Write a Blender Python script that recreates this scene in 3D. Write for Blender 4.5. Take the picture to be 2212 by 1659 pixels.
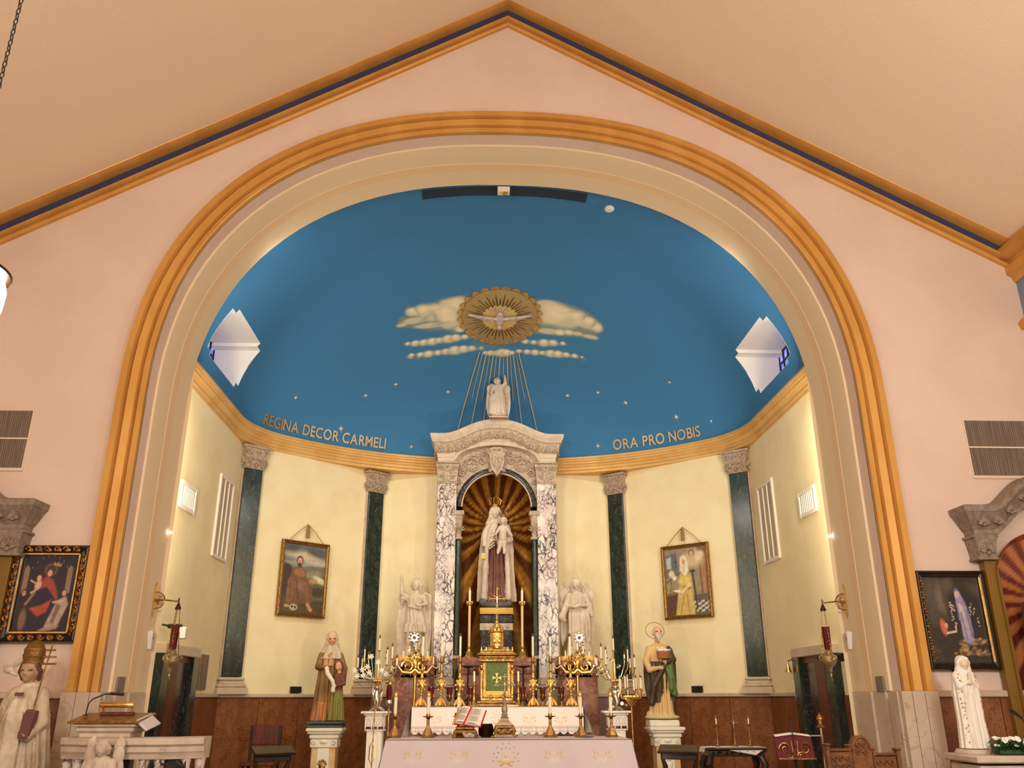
import bpy, bmesh, math, random
import numpy as np
from mathutils import Vector, Matrix
random.seed(7); RNG = np.random.RandomState(5)
PI = math.pi
sc = bpy.context.scene
for o in list(bpy.data.objects): bpy.data.objects.remove(o)
COL = sc.collection

# ------------------------------------------------------------------ camera
FPX, TH, PS, RO = 1823.18, math.radians(20.425), math.radians(2.218), math.radians(.1026)
cam = bpy.data.objects.new('camera', bpy.data.cameras.new('camera')); COL.objects.link(cam)
cam.data.sensor_width = 36; cam.data.lens = FPX/2212*36; cam.data.clip_end = 200
r0 = Vector((math.cos(PS), -math.sin(PS), 0))
u0 = Vector((-math.sin(TH)*math.sin(PS), -math.sin(TH)*math.cos(PS), math.cos(TH)))
rr = r0*math.cos(RO)-u0*math.sin(RO); uu = r0*math.sin(RO)+u0*math.cos(RO); bb = rr.cross(uu)
cam.matrix_world = Matrix(((rr.x, uu.x, bb.x, -.2996), (rr.y, uu.y, bb.y, 0), (rr.z, uu.z, bb.z, 1.6), (0, 0, 0, 1)))
sc.camera = cam
# ------------------------------------------------------------------ world, exposure, lights
w = bpy.data.worlds.new('world'); sc.world = w; w.use_nodes = True
w.node_tree.nodes['Background'].inputs[0].default_value = (.55, .65, 1, 1)
w.node_tree.nodes['Background'].inputs[1].default_value = .05
sc.view_settings.view_transform = 'Standard'; sc.view_settings.look = 'None'
sc.view_settings.gamma = 1; sc.view_settings.use_curve_mapping = False
sc.view_settings.exposure = 0.0

def light(name, kind, loc, power, color, size=.3, target=None, spot=None, sizey=None, blend=.6):
    d = bpy.data.lights.new(name, kind); d.energy = power; d.color = color
    if kind == 'AREA':
        d.size = size
        if sizey: d.shape = 'RECTANGLE'; d.size_y = sizey
    else: d.shadow_soft_size = size
    if kind == 'SPOT': d.spot_size = math.radians(spot or 80); d.spot_blend = blend
    o = bpy.data.objects.new(name, d); COL.objects.link(o); o.location = loc
    if target is not None:
        o.rotation_euler = (Vector(target)-Vector(loc)).to_track_quat('-Z', 'Y').to_euler()
    return o
WARM = (1, .98, .90); WARM2 = (1, .80, .52); COOL = (1, .93, .80)
# nave pendants (the nave's row of hanging lamps; the first pair is built below)
for x, y, z, p in ((3.5, 4.0, 3.52, 235), (-3.3, 0.0, 4.2, 450), (3.5, 0.0, 4.2, 400), (-3.3, -4.0, 4.2, 450), (3.5, -4.0, 4.2, 400)):
    light('pendant_light', 'POINT', (x, y, z), p, WARM, .26)
# floods behind the arch, washing the apse walls
for s in (-1, 1):
    light('arch_flood', 'AREA', (s*3.98, 10.32, 4.2), 46, (1,.86,.60), .12, (s*2.6, 15.5, 3.6), sizey=2.6)
    light('arch_wash', 'POINT', (s*4.0, 10.3, 3.45), 2.2, COOL, .03)
    light('crown_spot', 'SPOT', (s*1.4, 10.2, 8.0), 310, (1,.90,.70), .12, (s*.9, 15.4, 2.4), 78, blend=.9)
    light('dome_wash', 'POINT', (s*3.0, 10.25, 7.15), 3.5, (1,.95,.85), .05)
    light('dome_flood', 'AREA', (s*3.6, 10.35, 6.1), 26, (1,.93,.80), .3, (-s*.5, 14.5, 7.2), sizey=.3)
light('crown_spot', 'SPOT', (-.02, 10.15, 8.1), 150, (1,.90,.70), .1, (0, 15.2, 4.0), 60, blend=.9)
# low spots standing on the sanctuary floor behind the front altar
light('floor_spot', 'SPOT', (-.5, 9.6, .65), 125, WARM2, .05, (-1.0, 15.2, 4.0), 95)
light('floor_spot', 'SPOT', (.5, 9.6, .65), 125, WARM2, .05, (1.0, 15.2, 4.0), 95)

# ------------------------------------------------------------------ materials
def srgb(c):
    return tuple((v/255/12.92 if v/255 <= .04045 else ((v/255+.055)/1.055)**2.4) for v in c)
MATS = {}
def mat(name, col, rough=.6, metal=0, noise=None, col2=None, bump=0, bscale=30, emit=0, spec=.5, coat=0, trans=0, detail=6, stretch=(1,1,1), dist=0, ramp=(.4,.6), sub=0):
    if name in MATS: return MATS[name]
    m = bpy.data.materials.new(name); m.use_nodes = True; nt = m.node_tree; N = nt.nodes; L = nt.links
    b = N['Principled BSDF']; c = srgb(col)+(1,)
    b.inputs['Base Color'].default_value = c; b.inputs['Roughness'].default_value = rough
    b.inputs['Metallic'].default_value = metal; b.inputs['Specular IOR Level'].default_value = spec
    b.inputs['Coat Weight'].default_value = coat; b.inputs['Transmission Weight'].default_value = trans
    if emit: b.inputs['Emission Color'].default_value = c; b.inputs['Emission Strength'].default_value = emit
    tc = N.new('ShaderNodeTexCoord'); mp = N.new('ShaderNodeMapping'); mp.inputs['Scale'].default_value = stretch
    L.new(tc.outputs['Object'], mp.inputs[0])
    if noise:
        n = N.new('ShaderNodeTexNoise'); n.inputs['Scale'].default_value = noise; n.inputs['Detail'].default_value = detail
        n.inputs['Distortion'].default_value = dist
        L.new(mp.outputs[0], n.inputs['Vector']); r = N.new('ShaderNodeValToRGB')
        r.color_ramp.elements[0].position = ramp[0]; r.color_ramp.elements[1].position = ramp[1]
        r.color_ramp.elements[0].color = c; r.color_ramp.elements[1].color = srgb(col2)+(1,)
        L.new(n.outputs['Fac'], r.inputs[0]); L.new(r.outputs[0], b.inputs['Base Color'])
    if bump:
        n2 = N.new('ShaderNodeTexNoise'); n2.inputs['Scale'].default_value = bscale; n2.inputs['Detail'].default_value = 5
        L.new(tc.outputs['Object'], n2.inputs['Vector']); bp = N.new('ShaderNodeBump')
        bp.inputs['Strength'].default_value = bump; bp.inputs['Distance'].default_value = .02
        L.new(n2.outputs['Fac'], bp.inputs['Height']); L.new(bp.outputs[0], b.inputs['Normal'])
    MATS[name] = m; return m
def veinmat(name, base, veins, scale, rough=.25, thr=.03, blotch=None, bscale=3, dist=1.2, stretch=(1,1,1)):
    m = mat(name, base, rough, noise=bscale, col2=blotch or base, stretch=stretch); nt = m.node_tree; N = nt.nodes; L = nt.links
    b = N['Principled BSDF']; src = b.inputs['Base Color'].links[0].from_socket
    tc = N.new('ShaderNodeTexCoord'); mp = N.new('ShaderNodeMapping'); mp.inputs['Scale'].default_value = stretch
    L.new(tc.outputs['Object'], mp.inputs[0])
    n = N.new('ShaderNodeTexNoise'); n.inputs['Scale'].default_value = scale; n.inputs['Detail'].default_value = 8; n.inputs['Distortion'].default_value = dist
    L.new(mp.outputs[0], n.inputs['Vector'])
    a = N.new('ShaderNodeMath'); a.operation = 'SUBTRACT'; a.inputs[1].default_value = .5; L.new(n.outputs['Fac'], a.inputs[0])
    ab = N.new('ShaderNodeMath'); ab.operation = 'ABSOLUTE'; L.new(a.outputs[0], ab.inputs[0])
    mr = N.new('ShaderNodeMapRange'); mr.inputs['From Max'].default_value = thr; mr.inputs['To Min'].default_value = 1; mr.inputs['To Max'].default_value = 0
    L.new(ab.outputs[0], mr.inputs['Value'])
    mx = N.new('ShaderNodeMix'); mx.data_type = 'RGBA'; L.new(mr.outputs[0], mx.inputs['Factor'])
    L.new(src, mx.inputs['A']); mx.inputs['B'].default_value = srgb(veins)+(1,)
    L.new(mx.outputs['Result'], b.inputs['Base Color']); return m
def attrmat(name, rough=.5, base=None, coat=0, attr='paint', spec=.5):
    m = bpy.data.materials.new(name); m.use_nodes = True; N = m.node_tree.nodes; L = m.node_tree.links
    b = N['Principled BSDF']; b.inputs['Roughness'].default_value = rough; b.inputs['Coat Weight'].default_value = coat
    b.inputs['Specular IOR Level'].default_value = spec
    a = N.new('ShaderNodeAttribute'); a.attribute_name = attr; L.new(a.outputs['Color'], b.inputs['Base Color'])
    MATS[name] = m; return m

PEACH = mat('peach_plaster', (224,200,184), .85, noise=1.2, col2=(220,194,176), bump=.12, bscale=90, spec=.2)
CEIL = mat('ceiling_plaster', (238,212,182), .9, bump=.2, bscale=60, spec=.2)
GOLD = mat('gold_paint', (214,160,84), .4, metal=.3, noise=3, col2=(204,148,72), stretch=(1,1,.4), spec=.4)
GOLDW = mat('warm_gold_paint', (226,182,116), .45, metal=.25, noise=3, col2=(216,168,100), spec=.4)
NAVY = mat('navy_paint', (52,58,92), .7)
BEIGE = mat('beige_plaster', (230,208,172), .8, spec=.2)
BEIGE_SHADE = mat('shaded_beige_plaster', (230,200,158), .8, spec=.2)  # beige plaster with the cove's soft orange shading put into the colour
CREAM = mat('cream_plaster', (240,226,186), .75, noise=2, col2=(236,218,176), bump=.08, bscale=60, spec=.25)
WHITEP = mat('white_plaster', (240,236,228), .8, spec=.2)
RUST = veinmat('rust_marble', (122,72,40), (88,46,24), 7, .32, .022, blotch=(140,86,50), bscale=5, dist=1.2)
GREYM = veinmat('grey_marble', (204,184,162), (172,150,130), 2.2, .35, .012, blotch=(192,170,148), bscale=1.6)
GREENM = veinmat('green_marble', (26,38,35), (104,122,112), 3.0, .2, .008, blotch=(44,58,52), bscale=5, dist=2.2, stretch=(1.6,1.6,.8))
BLACKM = veinmat('black_marble', (24,24,26), (130,122,120), 4.5, .2, .014, blotch=(44,42,44), bscale=6, dist=2.5)
ROSEM = veinmat('rose_marble', (128,78,66), (196,160,146), 4, .22, .012, blotch=(168,118,104), bscale=5, dist=2)
def breccia():
    m=mat('breccia_marble',(236,226,216),.25,noise=3,col2=(214,196,192)); nt=m.node_tree;N=nt.nodes;L=nt.links;b=N['Principled BSDF']; src=b.inputs['Base Color'].links[0].from_socket
    tc=N.new('ShaderNodeTexCoord'); nz=N.new('ShaderNodeTexNoise'); nz.inputs['Scale'].default_value=5; nz.inputs['Detail'].default_value=5; L.new(tc.outputs['Object'],nz.inputs['Vector'])
    mx=N.new('ShaderNodeMix'); mx.data_type='RGBA'; mx.blend_type='LINEAR_LIGHT'; mx.inputs['Factor'].default_value=.11; L.new(tc.outputs['Object'],mx.inputs['A']); L.new(nz.outputs['Color'],mx.inputs['B'])
    mp=N.new('ShaderNodeMapping'); mp.inputs['Scale'].default_value=(1.5,1.0,.55); mp.inputs['Rotation'].default_value=(0,.25,0); L.new(mx.outputs['Result'],mp.inputs[0])
    for sc_,lo,hi_,col in ((9,.03,.10,(52,40,46)),(22,.02,.09,(70,56,60))):
        v=N.new('ShaderNodeTexVoronoi'); v.feature='DISTANCE_TO_EDGE'; v.inputs['Scale'].default_value=sc_; L.new(mp.outputs[0],v.inputs['Vector'])
        r=N.new('ShaderNodeMapRange'); r.inputs['From Min'].default_value=lo; r.inputs['From Max'].default_value=hi_; r.inputs['To Min'].default_value=1; r.inputs['To Max'].default_value=0; L.new(v.outputs['Distance'],r.inputs['Value'])
        n3=N.new('ShaderNodeTexNoise'); n3.inputs['Scale'].default_value=4 if sc_>10 else 2.5; L.new(tc.outputs['Object'],n3.inputs['Vector'])
        r3=N.new('ShaderNodeMapRange'); r3.inputs['From Min'].default_value=.42; r3.inputs['From Max'].default_value=.56; L.new(n3.outputs['Fac'],r3.inputs['Value'])
        mu=N.new('ShaderNodeMath'); mu.operation='MULTIPLY'; L.new(r.outputs[0],mu.inputs[0]); L.new(r3.outputs[0],mu.inputs[1])
        m2=N.new('ShaderNodeMix'); m2.data_type='RGBA'; L.new(mu.outputs[0],m2.inputs['Factor']); L.new(src,m2.inputs['A']); m2.inputs['B'].default_value=srgb(col)+(1,); src=m2.outputs['Result']
    L.new(src,b.inputs['Base Color']); return m
BRECCIA = breccia()
CARVED = mat('carved_stone', (190,170,150), .7, noise=25, col2=(162,142,124), bump=.35, bscale=45)
STONE = mat('pale_stone', (204,186,166), .6, noise=8, col2=(190,170,150))
STATUE = mat('statue_marble', (216,200,182), .5, noise=6, col2=(202,184,166), spec=.35)
STATUE2 = mat('statue_white', (232,224,210), .45, spec=.4)
BRASS = mat('brass', (236,198,120), .24, metal=.9, noise=12, col2=(214,170,92))
BRASSD = mat('antique_brass', (186,148,90), .32, metal=.9, noise=20, col2=(146,108,60), bump=.2, bscale=80)
BRONZE = mat('dark_bronze', (74,52,36), .35, metal=.9)
SILVER = mat('silver', (205,196,180), .22, metal=1)
IRON = mat('black_iron', (30,26,24), .45, metal=.6)
WAX = mat('candle_wax', (240,230,206), .5, spec=.4)
WICK = mat('candle_follower', (92,72,58), .4, metal=.6)
CLOTH = mat('white_linen', (214,203,202), .85, bump=.06, bscale=40, spec=.15)
GREENC = mat('green_silk', (88,108,40), .6, noise=20, col2=(78,96,34))
REDG = mat('red_glass', (120,8,16), .12, trans=.55, coat=.5)
AMBERG = mat('amber_glass', (88,34,20), .12, trans=.3, coat=.5)
WHITEPT = mat('white_paint', (232,224,216), .45)
BLACKP = mat('black_plastic', (22,20,20), .5)
DARKW = mat('dark_wood', (58,32,20), .35, noise=5, col2=(40,22,14), stretch=(1,1,6))
OAK = mat('carved_oak', (128,80,42), .5, noise=9, col2=(104,62,32), bump=.4, bscale=50)
MAHOG = mat('red_wood', (104,46,26), .4, noise=6, col2=(80,34,20), stretch=(5,5,.6))
SKIN = mat('painted_flesh', (222,170,134), .5)
HAIR = mat('painted_hair', (96,62,40), .6)
GREYHAIR = mat('painted_grey_hair', (196,188,178), .6)
GILT = mat('gilt_frame', (184,128,54), .33, metal=.8, noise=40, col2=(128,80,32), bump=.5, bscale=60)
PAGE = mat('paper', (236,228,214), .8)
REDR = mat('red_leather', (176,26,26), .5)
LEAF = mat('leaf_green', (40,74,36), .5)
FLOWER = mat('white_petals', (244,240,230), .6)
CLOTHG = mat('grille_cloth', (150,132,116), .9, noise=60, col2=(112,94,80), stretch=(3,3,.03), ramp=(.42,.58))
OLIVE = mat('olive_gold', (128,96,32), .45, metal=.2)
BLUEGREY = mat('blue_grey_paint', (120,134,156), .8)
FLOORM = mat('floor_marble', (150,130,112), .3, noise=2, col2=(128,108,92))

# ------------------------------------------------------------------ mesh helpers
def eul(rx=0, ry=0, rz=0): return Matrix.Rotation(rz,4,'Z')@Matrix.Rotation(ry,4,'Y')@Matrix.Rotation(rx,4,'X')
class MB:
    def __init__(s): s.v=[]; s.f=[]; s.m=[]; s.mi=0
    def add(s, vs, fs, M=None):
        b=len(s.v)
        if M is not None: vs=[M@Vector(p) for p in vs]
        s.v.extend([tuple(p) for p in vs]); s.f.extend([tuple(i+b for i in f) for f in fs]); s.m.extend([s.mi]*len(fs)); return s
    def box(s, c, d, M=None, bev=0):
        x,y,z=d[0]/2,d[1]/2,d[2]/2; T=Matrix.Translation(c)
        if M is not None: T=T@M
        if bev:
            b=bev; vs=[];fs=[]
            for zz,i in ((-z,b),(-z+b,0),(z-b,0),(z,b)):
                X=x-i;Y=y-i; e=b*.7 if i==0 else b*.2
                vs+=[(-X+e,-Y,zz),(X-e,-Y,zz),(X,-Y+e,zz),(X,Y-e,zz),(X-e,Y,zz),(-X+e,Y,zz),(-X,Y-e,zz),(-X,-Y+e,zz)]
            for r in range(3):
                for k in range(8): fs.append((r*8+k,r*8+(k+1)%8,r*8+8+(k+1)%8,r*8+8+k))
            fs.append(tuple(range(7,-1,-1))); fs.append(tuple(range(24,32)))
            return s.add(vs,fs,T)
        vs=[(-x,-y,-z),(x,-y,-z),(x,y,-z),(-x,y,-z),(-x,-y,z),(x,-y,z),(x,y,z),(-x,y,z)]
        return s.add(vs,[(3,2,1,0),(4,5,6,7),(0,1,5,4),(1,2,6,5),(2,3,7,6),(3,0,4,7)],T)
    def lathe(s, prof, seg=16, c=(0,0,0), M=None, sq=False, sx=1, sy=1):
        # prof: (r,z) bottom to top; sq -> square section; caps both ends
        T=Matrix.Translation(c)
        if M is not None: T=T@M
        vs=[];fs=[];n=len(prof)
        if sq: seg=4
        for r,z in prof:
            for k in range(seg):
                a=2*PI*(k+(.5 if sq else 0))/seg; q=r*(math.sqrt(2) if sq else 1)
                vs.append((q*math.cos(a)*sx,q*math.sin(a)*sy,z))
        for i in range(n-1):
            for k in range(seg): fs.append((i*seg+k,i*seg+(k+1)%seg,(i+1)*seg+(k+1)%seg,(i+1)*seg+k))
        fs.append(tuple(range(seg-1,-1,-1))); fs.append(tuple((n-1)*seg+k for k in range(seg)))
        return s.add(vs,fs,T)
    def ball(s, c, r, seg=12, rings=8, M=None):
        if not hasattr(r,'__len__'): r=(r,r,r)
        T=Matrix.Translation(c)
        if M is not None: T=T@M
        vs=[(0,0,-r[2])];fs=[]
        for i in range(1,rings):
            p=PI*i/rings-PI/2
            for k in range(seg): a=2*PI*k/seg; vs.append((r[0]*math.cos(p)*math.cos(a),r[1]*math.cos(p)*math.sin(a),r[2]*math.sin(p)))
        vs.append((0,0,r[2]));t=len(vs)-1
        for k in range(seg):
            fs.append((0,1+(k+1)%seg,1+k)); fs.append((t,t-seg+k,t-seg+(k+1)%seg))
            for i in range(rings-2): fs.append((1+i*seg+k,1+i*seg+(k+1)%seg,1+(i+1)*seg+(k+1)%seg,1+(i+1)*seg+k))
        return s.add(vs,fs,T)
    def tube(s, pts, r, seg=8, closed=False, M=None):
        P=[Vector(p) for p in pts]; n=len(P); rs=r if hasattr(r,'__len__') else [r]*n
        vs=[];fs=[];up=None
        for i,p in enumerate(P):
            t=(P[(i+1)%n]-P[i-1]) if closed else (P[min(i+1,n-1)]-P[max(i-1,0)])
            t=t.normalized() if t.length>1e-9 else Vector((0,0,1))
            if up is None: up=Vector((0,0,1)) if abs(t.z)<.9 else Vector((1,0,0))
            a=(up-t*up.dot(t)); a=a.normalized() if a.length>1e-6 else t.orthogonal().normalized()
            b=t.cross(a); up=a
            for k in range(seg): an=2*PI*k/seg; vs.append(p+a*(rs[i]*math.cos(an))+b*(rs[i]*math.sin(an)))
        for i in range(n if closed else n-1):
            j=(i+1)%n
            for k in range(seg): fs.append((i*seg+k,i*seg+(k+1)%seg,j*seg+(k+1)%seg,j*seg+k))
        if not closed: fs.append(tuple(range(seg-1,-1,-1))); fs.append(tuple((n-1)*seg+k for k in range(seg)))
        return s.add(vs,fs,M)
    def prism(s, poly, y0, y1, M=None):
        # polygon in XZ extruded along Y (CCW seen from -Y)
        n=len(poly); vs=[(p[0],y0,p[1]) for p in poly]+[(p[0],y1,p[1]) for p in poly]
        fs=[tuple(range(n)),tuple(range(2*n-1,n-1,-1))]+[(i,i+n,(i+1)%n+n,(i+1)%n) for i in range(n)]
        return s.add(vs,fs,M)
    def slab(s, poly, z0, z1, M=None):
        n=len(poly); vs=[(p[0],p[1],z0) for p in poly]+[(p[0],p[1],z1) for p in poly]
        return s.add(vs,[tuple(range(n-1,-1,-1)),tuple(range(n,2*n))]+[(i,(i+1)%n,(i+1)%n+n,i+n) for i in range(n)],M)
    def strip(s, rings, closed=False, loop=False):
        # rings: list of equal-length point lists -> quads
        n=len(rings[0]);m=len(rings);vs=[p for r in rings for p in r];fs=[]
        for i in range(m if loop else m-1):
            j=(i+1)%m
            for k in range(n if closed else n-1): fs.append((i*n+k,i*n+(k+1)%n,j*n+(k+1)%n,j*n+k))
        return s.add(vs,fs)
    def build(s, name, mats, parent=None, smooth=35, flip=False):
        me=bpy.data.meshes.new(name); me.from_pydata(s.v,[],s.f)
        if not isinstance(mats,(list,tuple)): mats=[mats]
        for m in mats: me.materials.append(m)
        if len(mats)>1: me.polygons.foreach_set('material_index',s.m)
        if flip: me.flip_normals()
        if smooth:
            me.polygons.foreach_set('use_smooth',[True]*len(s.f)); me.set_sharp_from_angle(angle=math.radians(smooth))
        me.update(); o=bpy.data.objects.new(name,me); COL.objects.link(o)
        if parent is not None: o.parent=parent
        return o
def tag(o,label=None,cat=None,group=None,kind=None):
    if label: o['label']=label
    if cat: o['category']=cat
    if group: o['group']=group
    if kind: o['kind']=kind
    return o
def thing(name,label,cat,loc=(0,0,0),rz=0,group=None):
    o=bpy.data.objects.new(name,None); COL.objects.link(o); o.location=loc; o.rotation_euler=(0,0,rz); o.empty_display_size=.1
    return tag(o,label,cat,group)
def struct(o,label=None): return tag(o,label,kind='structure')
def copy_tree(o,loc=None,rz=None,label=None,parent=None,group=None):
    c=o.copy(); COL.objects.link(c); c.parent=parent
    if loc is not None: c.location=loc
    if rz is not None: c.rotation_euler=(0,0,rz)
    if label: c['label']=label
    if group: c['group']=group
    for ch in list(o.children): copy_tree(ch,parent=c)
    return c
# ------------------------------------------------------------------ structure
YF=9.0; XA=4.32; ZA=8.65; ZS=4.75
def arch_pts(d, n=48, z0=1.665, legs=6):
    """points of the chancel arch outline offset inward by d, from left foot over the crown to right foot (x,z)"""
    a=XA-d; b=ZA-ZS-d; P=[]
    for i in range(legs): P.append((-a, z0+(ZS-z0)*i/legs))
    for i in range(n+1):
        t=PI-PI*i/n; c_,s_=math.cos(t),math.sin(t); e=2/2.35
        P.append((a*math.copysign(abs(c_)**e,c_), ZS+b*abs(s_)**e))
    for i in range(legs-1,-1,-1): P.append((a, z0+(ZS-z0)*i/legs))
    return P
def gable(x): return 10.09-.577*abs(x)     # underside of the raking moulding
# front wall with arch opening
def z_top(x): return 10.62-.577*abs(x) if abs(x)<6.4 else 6.95
m=MB(); A=[p for p in arch_pts(.05,z0=0)]
core=A[6:-6]
m.strip([[(x,YF,z) for x,z in core],[(x,YF,gable(x)+.46) for x,z in core]])
for s_ in (-1,1):
    e=abs(core[0][0]); g0=gable(e)+.46
    m.add([(s_*e,YF,0),(s_*e,YF,ZS),(s_*e,YF,g0),(s_*6.3,YF,gable(6.3)+.46),(s_*8.6,YF,5.9),(s_*8.6,YF,0)],[(0,1,2,3,4,5)])
o=m.build('wall_front',PEACH,smooth=0); struct(o)
# arch mouldings: section (offset d, y)
def sweep_arch(sec, name, mt, z0=1.665, parent=None):
    m=MB(); m.strip([[ (x,y,z) for x,z in arch_pts(d,z0=z0)] for d,y in sec]); return m.build(name,mt,parent,smooth=30)
tr=sweep_arch([(0,9.0),(0,8.93),(.008,8.90),(.078,8.90),(.084,8.912),(.10,8.955),(.108,8.96),(.116,8.93),(.122,8.915),(.20,8.925),(.208,8.94),(.222,8.972),(.230,8.972),(.240,8.935),(.246,8.925),(.29,8.925),(.30,8.935),(.30,9.0)],'trim_1',GOLD); struct(tr)
sweep_arch([(.30,8.99),(.30,9.2)],'reveal',PEACH,parent=tr)
sweep_arch([(.30,9.2),(.325,9.205),(.335,9.3),(.342,9.42),(.346,9.55)],'cove',BEIGE,parent=tr)
sweep_arch([(.346,9.55),(.352,9.556),(.358,9.70)],'fillet',BEIGE_SHADE,parent=tr)
sweep_arch([(.358,9.70),(.37,10.0),(.37,10.02),(.1,10.03),(-.3,10.03)],'inner_reveal',BEIGE,parent=tr)
# marble piers under the arch, slab by slab
pier=MB(); pier.box((0,0,0),(.01,.01,.01))
for s in (-1,1):
    root=MB().box((s*4.13,9.02,.83),(.36,.1,1.655)).build('trim_%d'%(2 if s<0 else 3),GREYM); struct(root,'pale marble pier under the arch')
    for (x0,x1,y0,y1) in ((3.96,4.345,8.90,9.0),):
        for k,(a,b) in enumerate(((3.965,4.07),(4.075,4.20),(4.205,4.345))):
            MB().box((s*(a+b)/2,8.95,.83),(b-a,.12,1.665),bev=.004).build('slab',GREYM,root)
    for k,(y0,y1,x) in enumerate(((9.005,9.27,4.0),(9.275,9.55,3.97),(9.555,10.02,3.94))):
        MB().box((s*(x+.05),(y0+y1)/2,.83),(.1,y1-y0,1.665),bev=.004).build('slab',GREYM,root)
# nave ceiling, upper side walls
m=MB()
for s in (-1,1):
    n0=8; pts0=[(s*6.45*k/n0, 10.42-.577*6.45*k/n0) for k in range(n0+1)]
    m.strip([[(x,9.0,z) for x,z in pts0],[(x,-12,z) for x,z in pts0]])
o=m.build('ceiling',CEIL,smooth=0); struct(o)
# raking cornice: section in (depth from wall, height above gable line)
def rake(sec,name,mt,parent=None,x1=6.2):
    m=MB()
    for s in (-1,1): m.strip([[(s*x,YF-d,gable(x)+h) for x in (0,x1*.5,x1)] for d,h in sec])
    return m.build(name,mt,parent,smooth=30)
tr=rake([(0,0),(.045,.002),(.062,.02),(.062,.035),(.045,.052),(.02,.056),(.02,.085),(.06,.09),(.085,.108),(.085,.128),(.06,.15),(.01,.165)],'trim_4',GOLD); struct(tr)
rake([(.0,.175),(.012,.18),(.014,.29)],'blue_band',NAVY,tr)
rake([(.014,.29),(.035,.29),(.13,.30),(.17,.32),(.19,.36),(.19,.44)],'gold_soffit',GOLD,tr)
for s in (-1,1):
    m=MB(); m.strip([[(s*x,y,z) for y in (9.0,0,-12)] for x,z in ((6.6,6.35),(6.2,6.35),(6.17,6.42),(6.12,6.45),(6.12,6.55),(6.16,6.56),(6.16,6.62),(6.05,6.66),(6.05,6.78),(6.3,6.95))])
    b=m.build('trim_%d'%(5 if s<0 else 6),GOLD,smooth=30,flip=s>0); struct(b)
    m=MB(); m.strip([[(s*x,y,z) for y in (9.0,0,-12)] for x,z in ((6.22,6.4),(6.22,5.75),(6.6,5.75))]); m.build('frieze',BLUEGREY,b,smooth=0)
    m=MB(); m.strip([[(s*x,y,z) for y in (9.0,0,-12)] for x,z in ((6.6,5.72),(6.15,5.72),(6.12,5.8),(6.17,5.86),(6.22,5.87))]); m.build('lower_moulding',GOLD,b,smooth=30)
    m=MB(); m.strip([[(s*x,y,z) for y in (9.0,-12)] for x,z in ((6.5,5.8),(8.6,5.8),(8.6,0))]); o=m.build('wall_%s'%('left' if s<0 else 'right'),PEACH,smooth=0); struct(o)
m=MB(); m.add([(-8.6,-12,0),(8.6,-12,0),(8.6,-12,6),(6.45,-12,6.8),(0,-12,10.5),(-6.45,-12,6.8),(-8.6,-12,6)],[tuple(range(7))]); struct(m.build('wall_back',PEACH,smooth=0))
m=MB(); m.box((0,-1.7,-.05),(17.2,21.6,.1)); fl=m.build('floor',FLOORM,smooth=0); struct(fl)
m=MB(); m.box((0,11.9,.15),(9.6,9.4,.3)); m.box((0,7.0,.15),(8.6,.8,.3)); m.box((0,6.9,.075),(9.0,1.4,.15)); m.build('sanctuary_floor',FLOORM,fl,smooth=0)
# nave dado
for s in (-1,1):
    o=MB().box((s*6.47,9.0,.80),(4.25,.03,1.6)).build('baseboard_%s'%('left' if s<0 else 'right'),RUST); struct(o,'rust marble dado of the nave wall')
    x=4.36
    while x<8.5:
        MB().box((s*(x+.32),8.965,.8),(.632,.04,1.6),bev=.004).build('panel',RUST,o); x+=.64
    MB().box((s*6.47,8.955,1.635),(4.25,.09,.065),bev=.01).build('cap',GREYM,o)

# apse walls (polygonal) and dome
WP=[(4.27,10.03),(4.27,13.80),(2.16,15.70),(-2.16,15.70),(-4.27,13.80),(-4.27,10.03)]
m=MB()
for i in range(5):
    a,b=WP[i],WP[i+1]; m.add([(a[0],a[1],1.2),(b[0],b[1],1.2),(b[0],b[1],5.7),(a[0],a[1],5.7)],[(0,1,2,3)])
wa=m.build('wall_apse',CREAM,smooth=0); struct(wa)
m=MB()
for s in (-1,1): m.add([(s*4.27,10.03,0),(s*3.9,10.03,0),(s*3.9,10.03,5.9),(s*4.27,10.03,5.9)],[(0,1,2,3)])
m.build('arch_back',BEIGE,wa,smooth=0)
def wall_frame(i):
    a=Vector(WP[i]+(0,)); b=Vector(WP[i+1]+(0,)); t=(b-a).normalized(); nrm=Vector((t.y,-t.x,0)); 
    if nrm.dot(Vector((0,12,0))-a)<0: nrm=-nrm
    return a,b,t,nrm
def on_wall(i,s,off,z=0):
    """matrix with X along wall, -Y out of wall toward the room"""
    a,b,t,n=wall_frame(i); p=a+t*s+n*off
    x=n.cross(Vector((0,0,1)))
    x=-x; y=-n
    x=y.cross(Vector((0,0,1)))
    return Matrix(((x.x,y.x,0,p.x),(x.y,y.y,0,p.y),(0,0,1,z),(0,0,0,1)))
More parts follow.
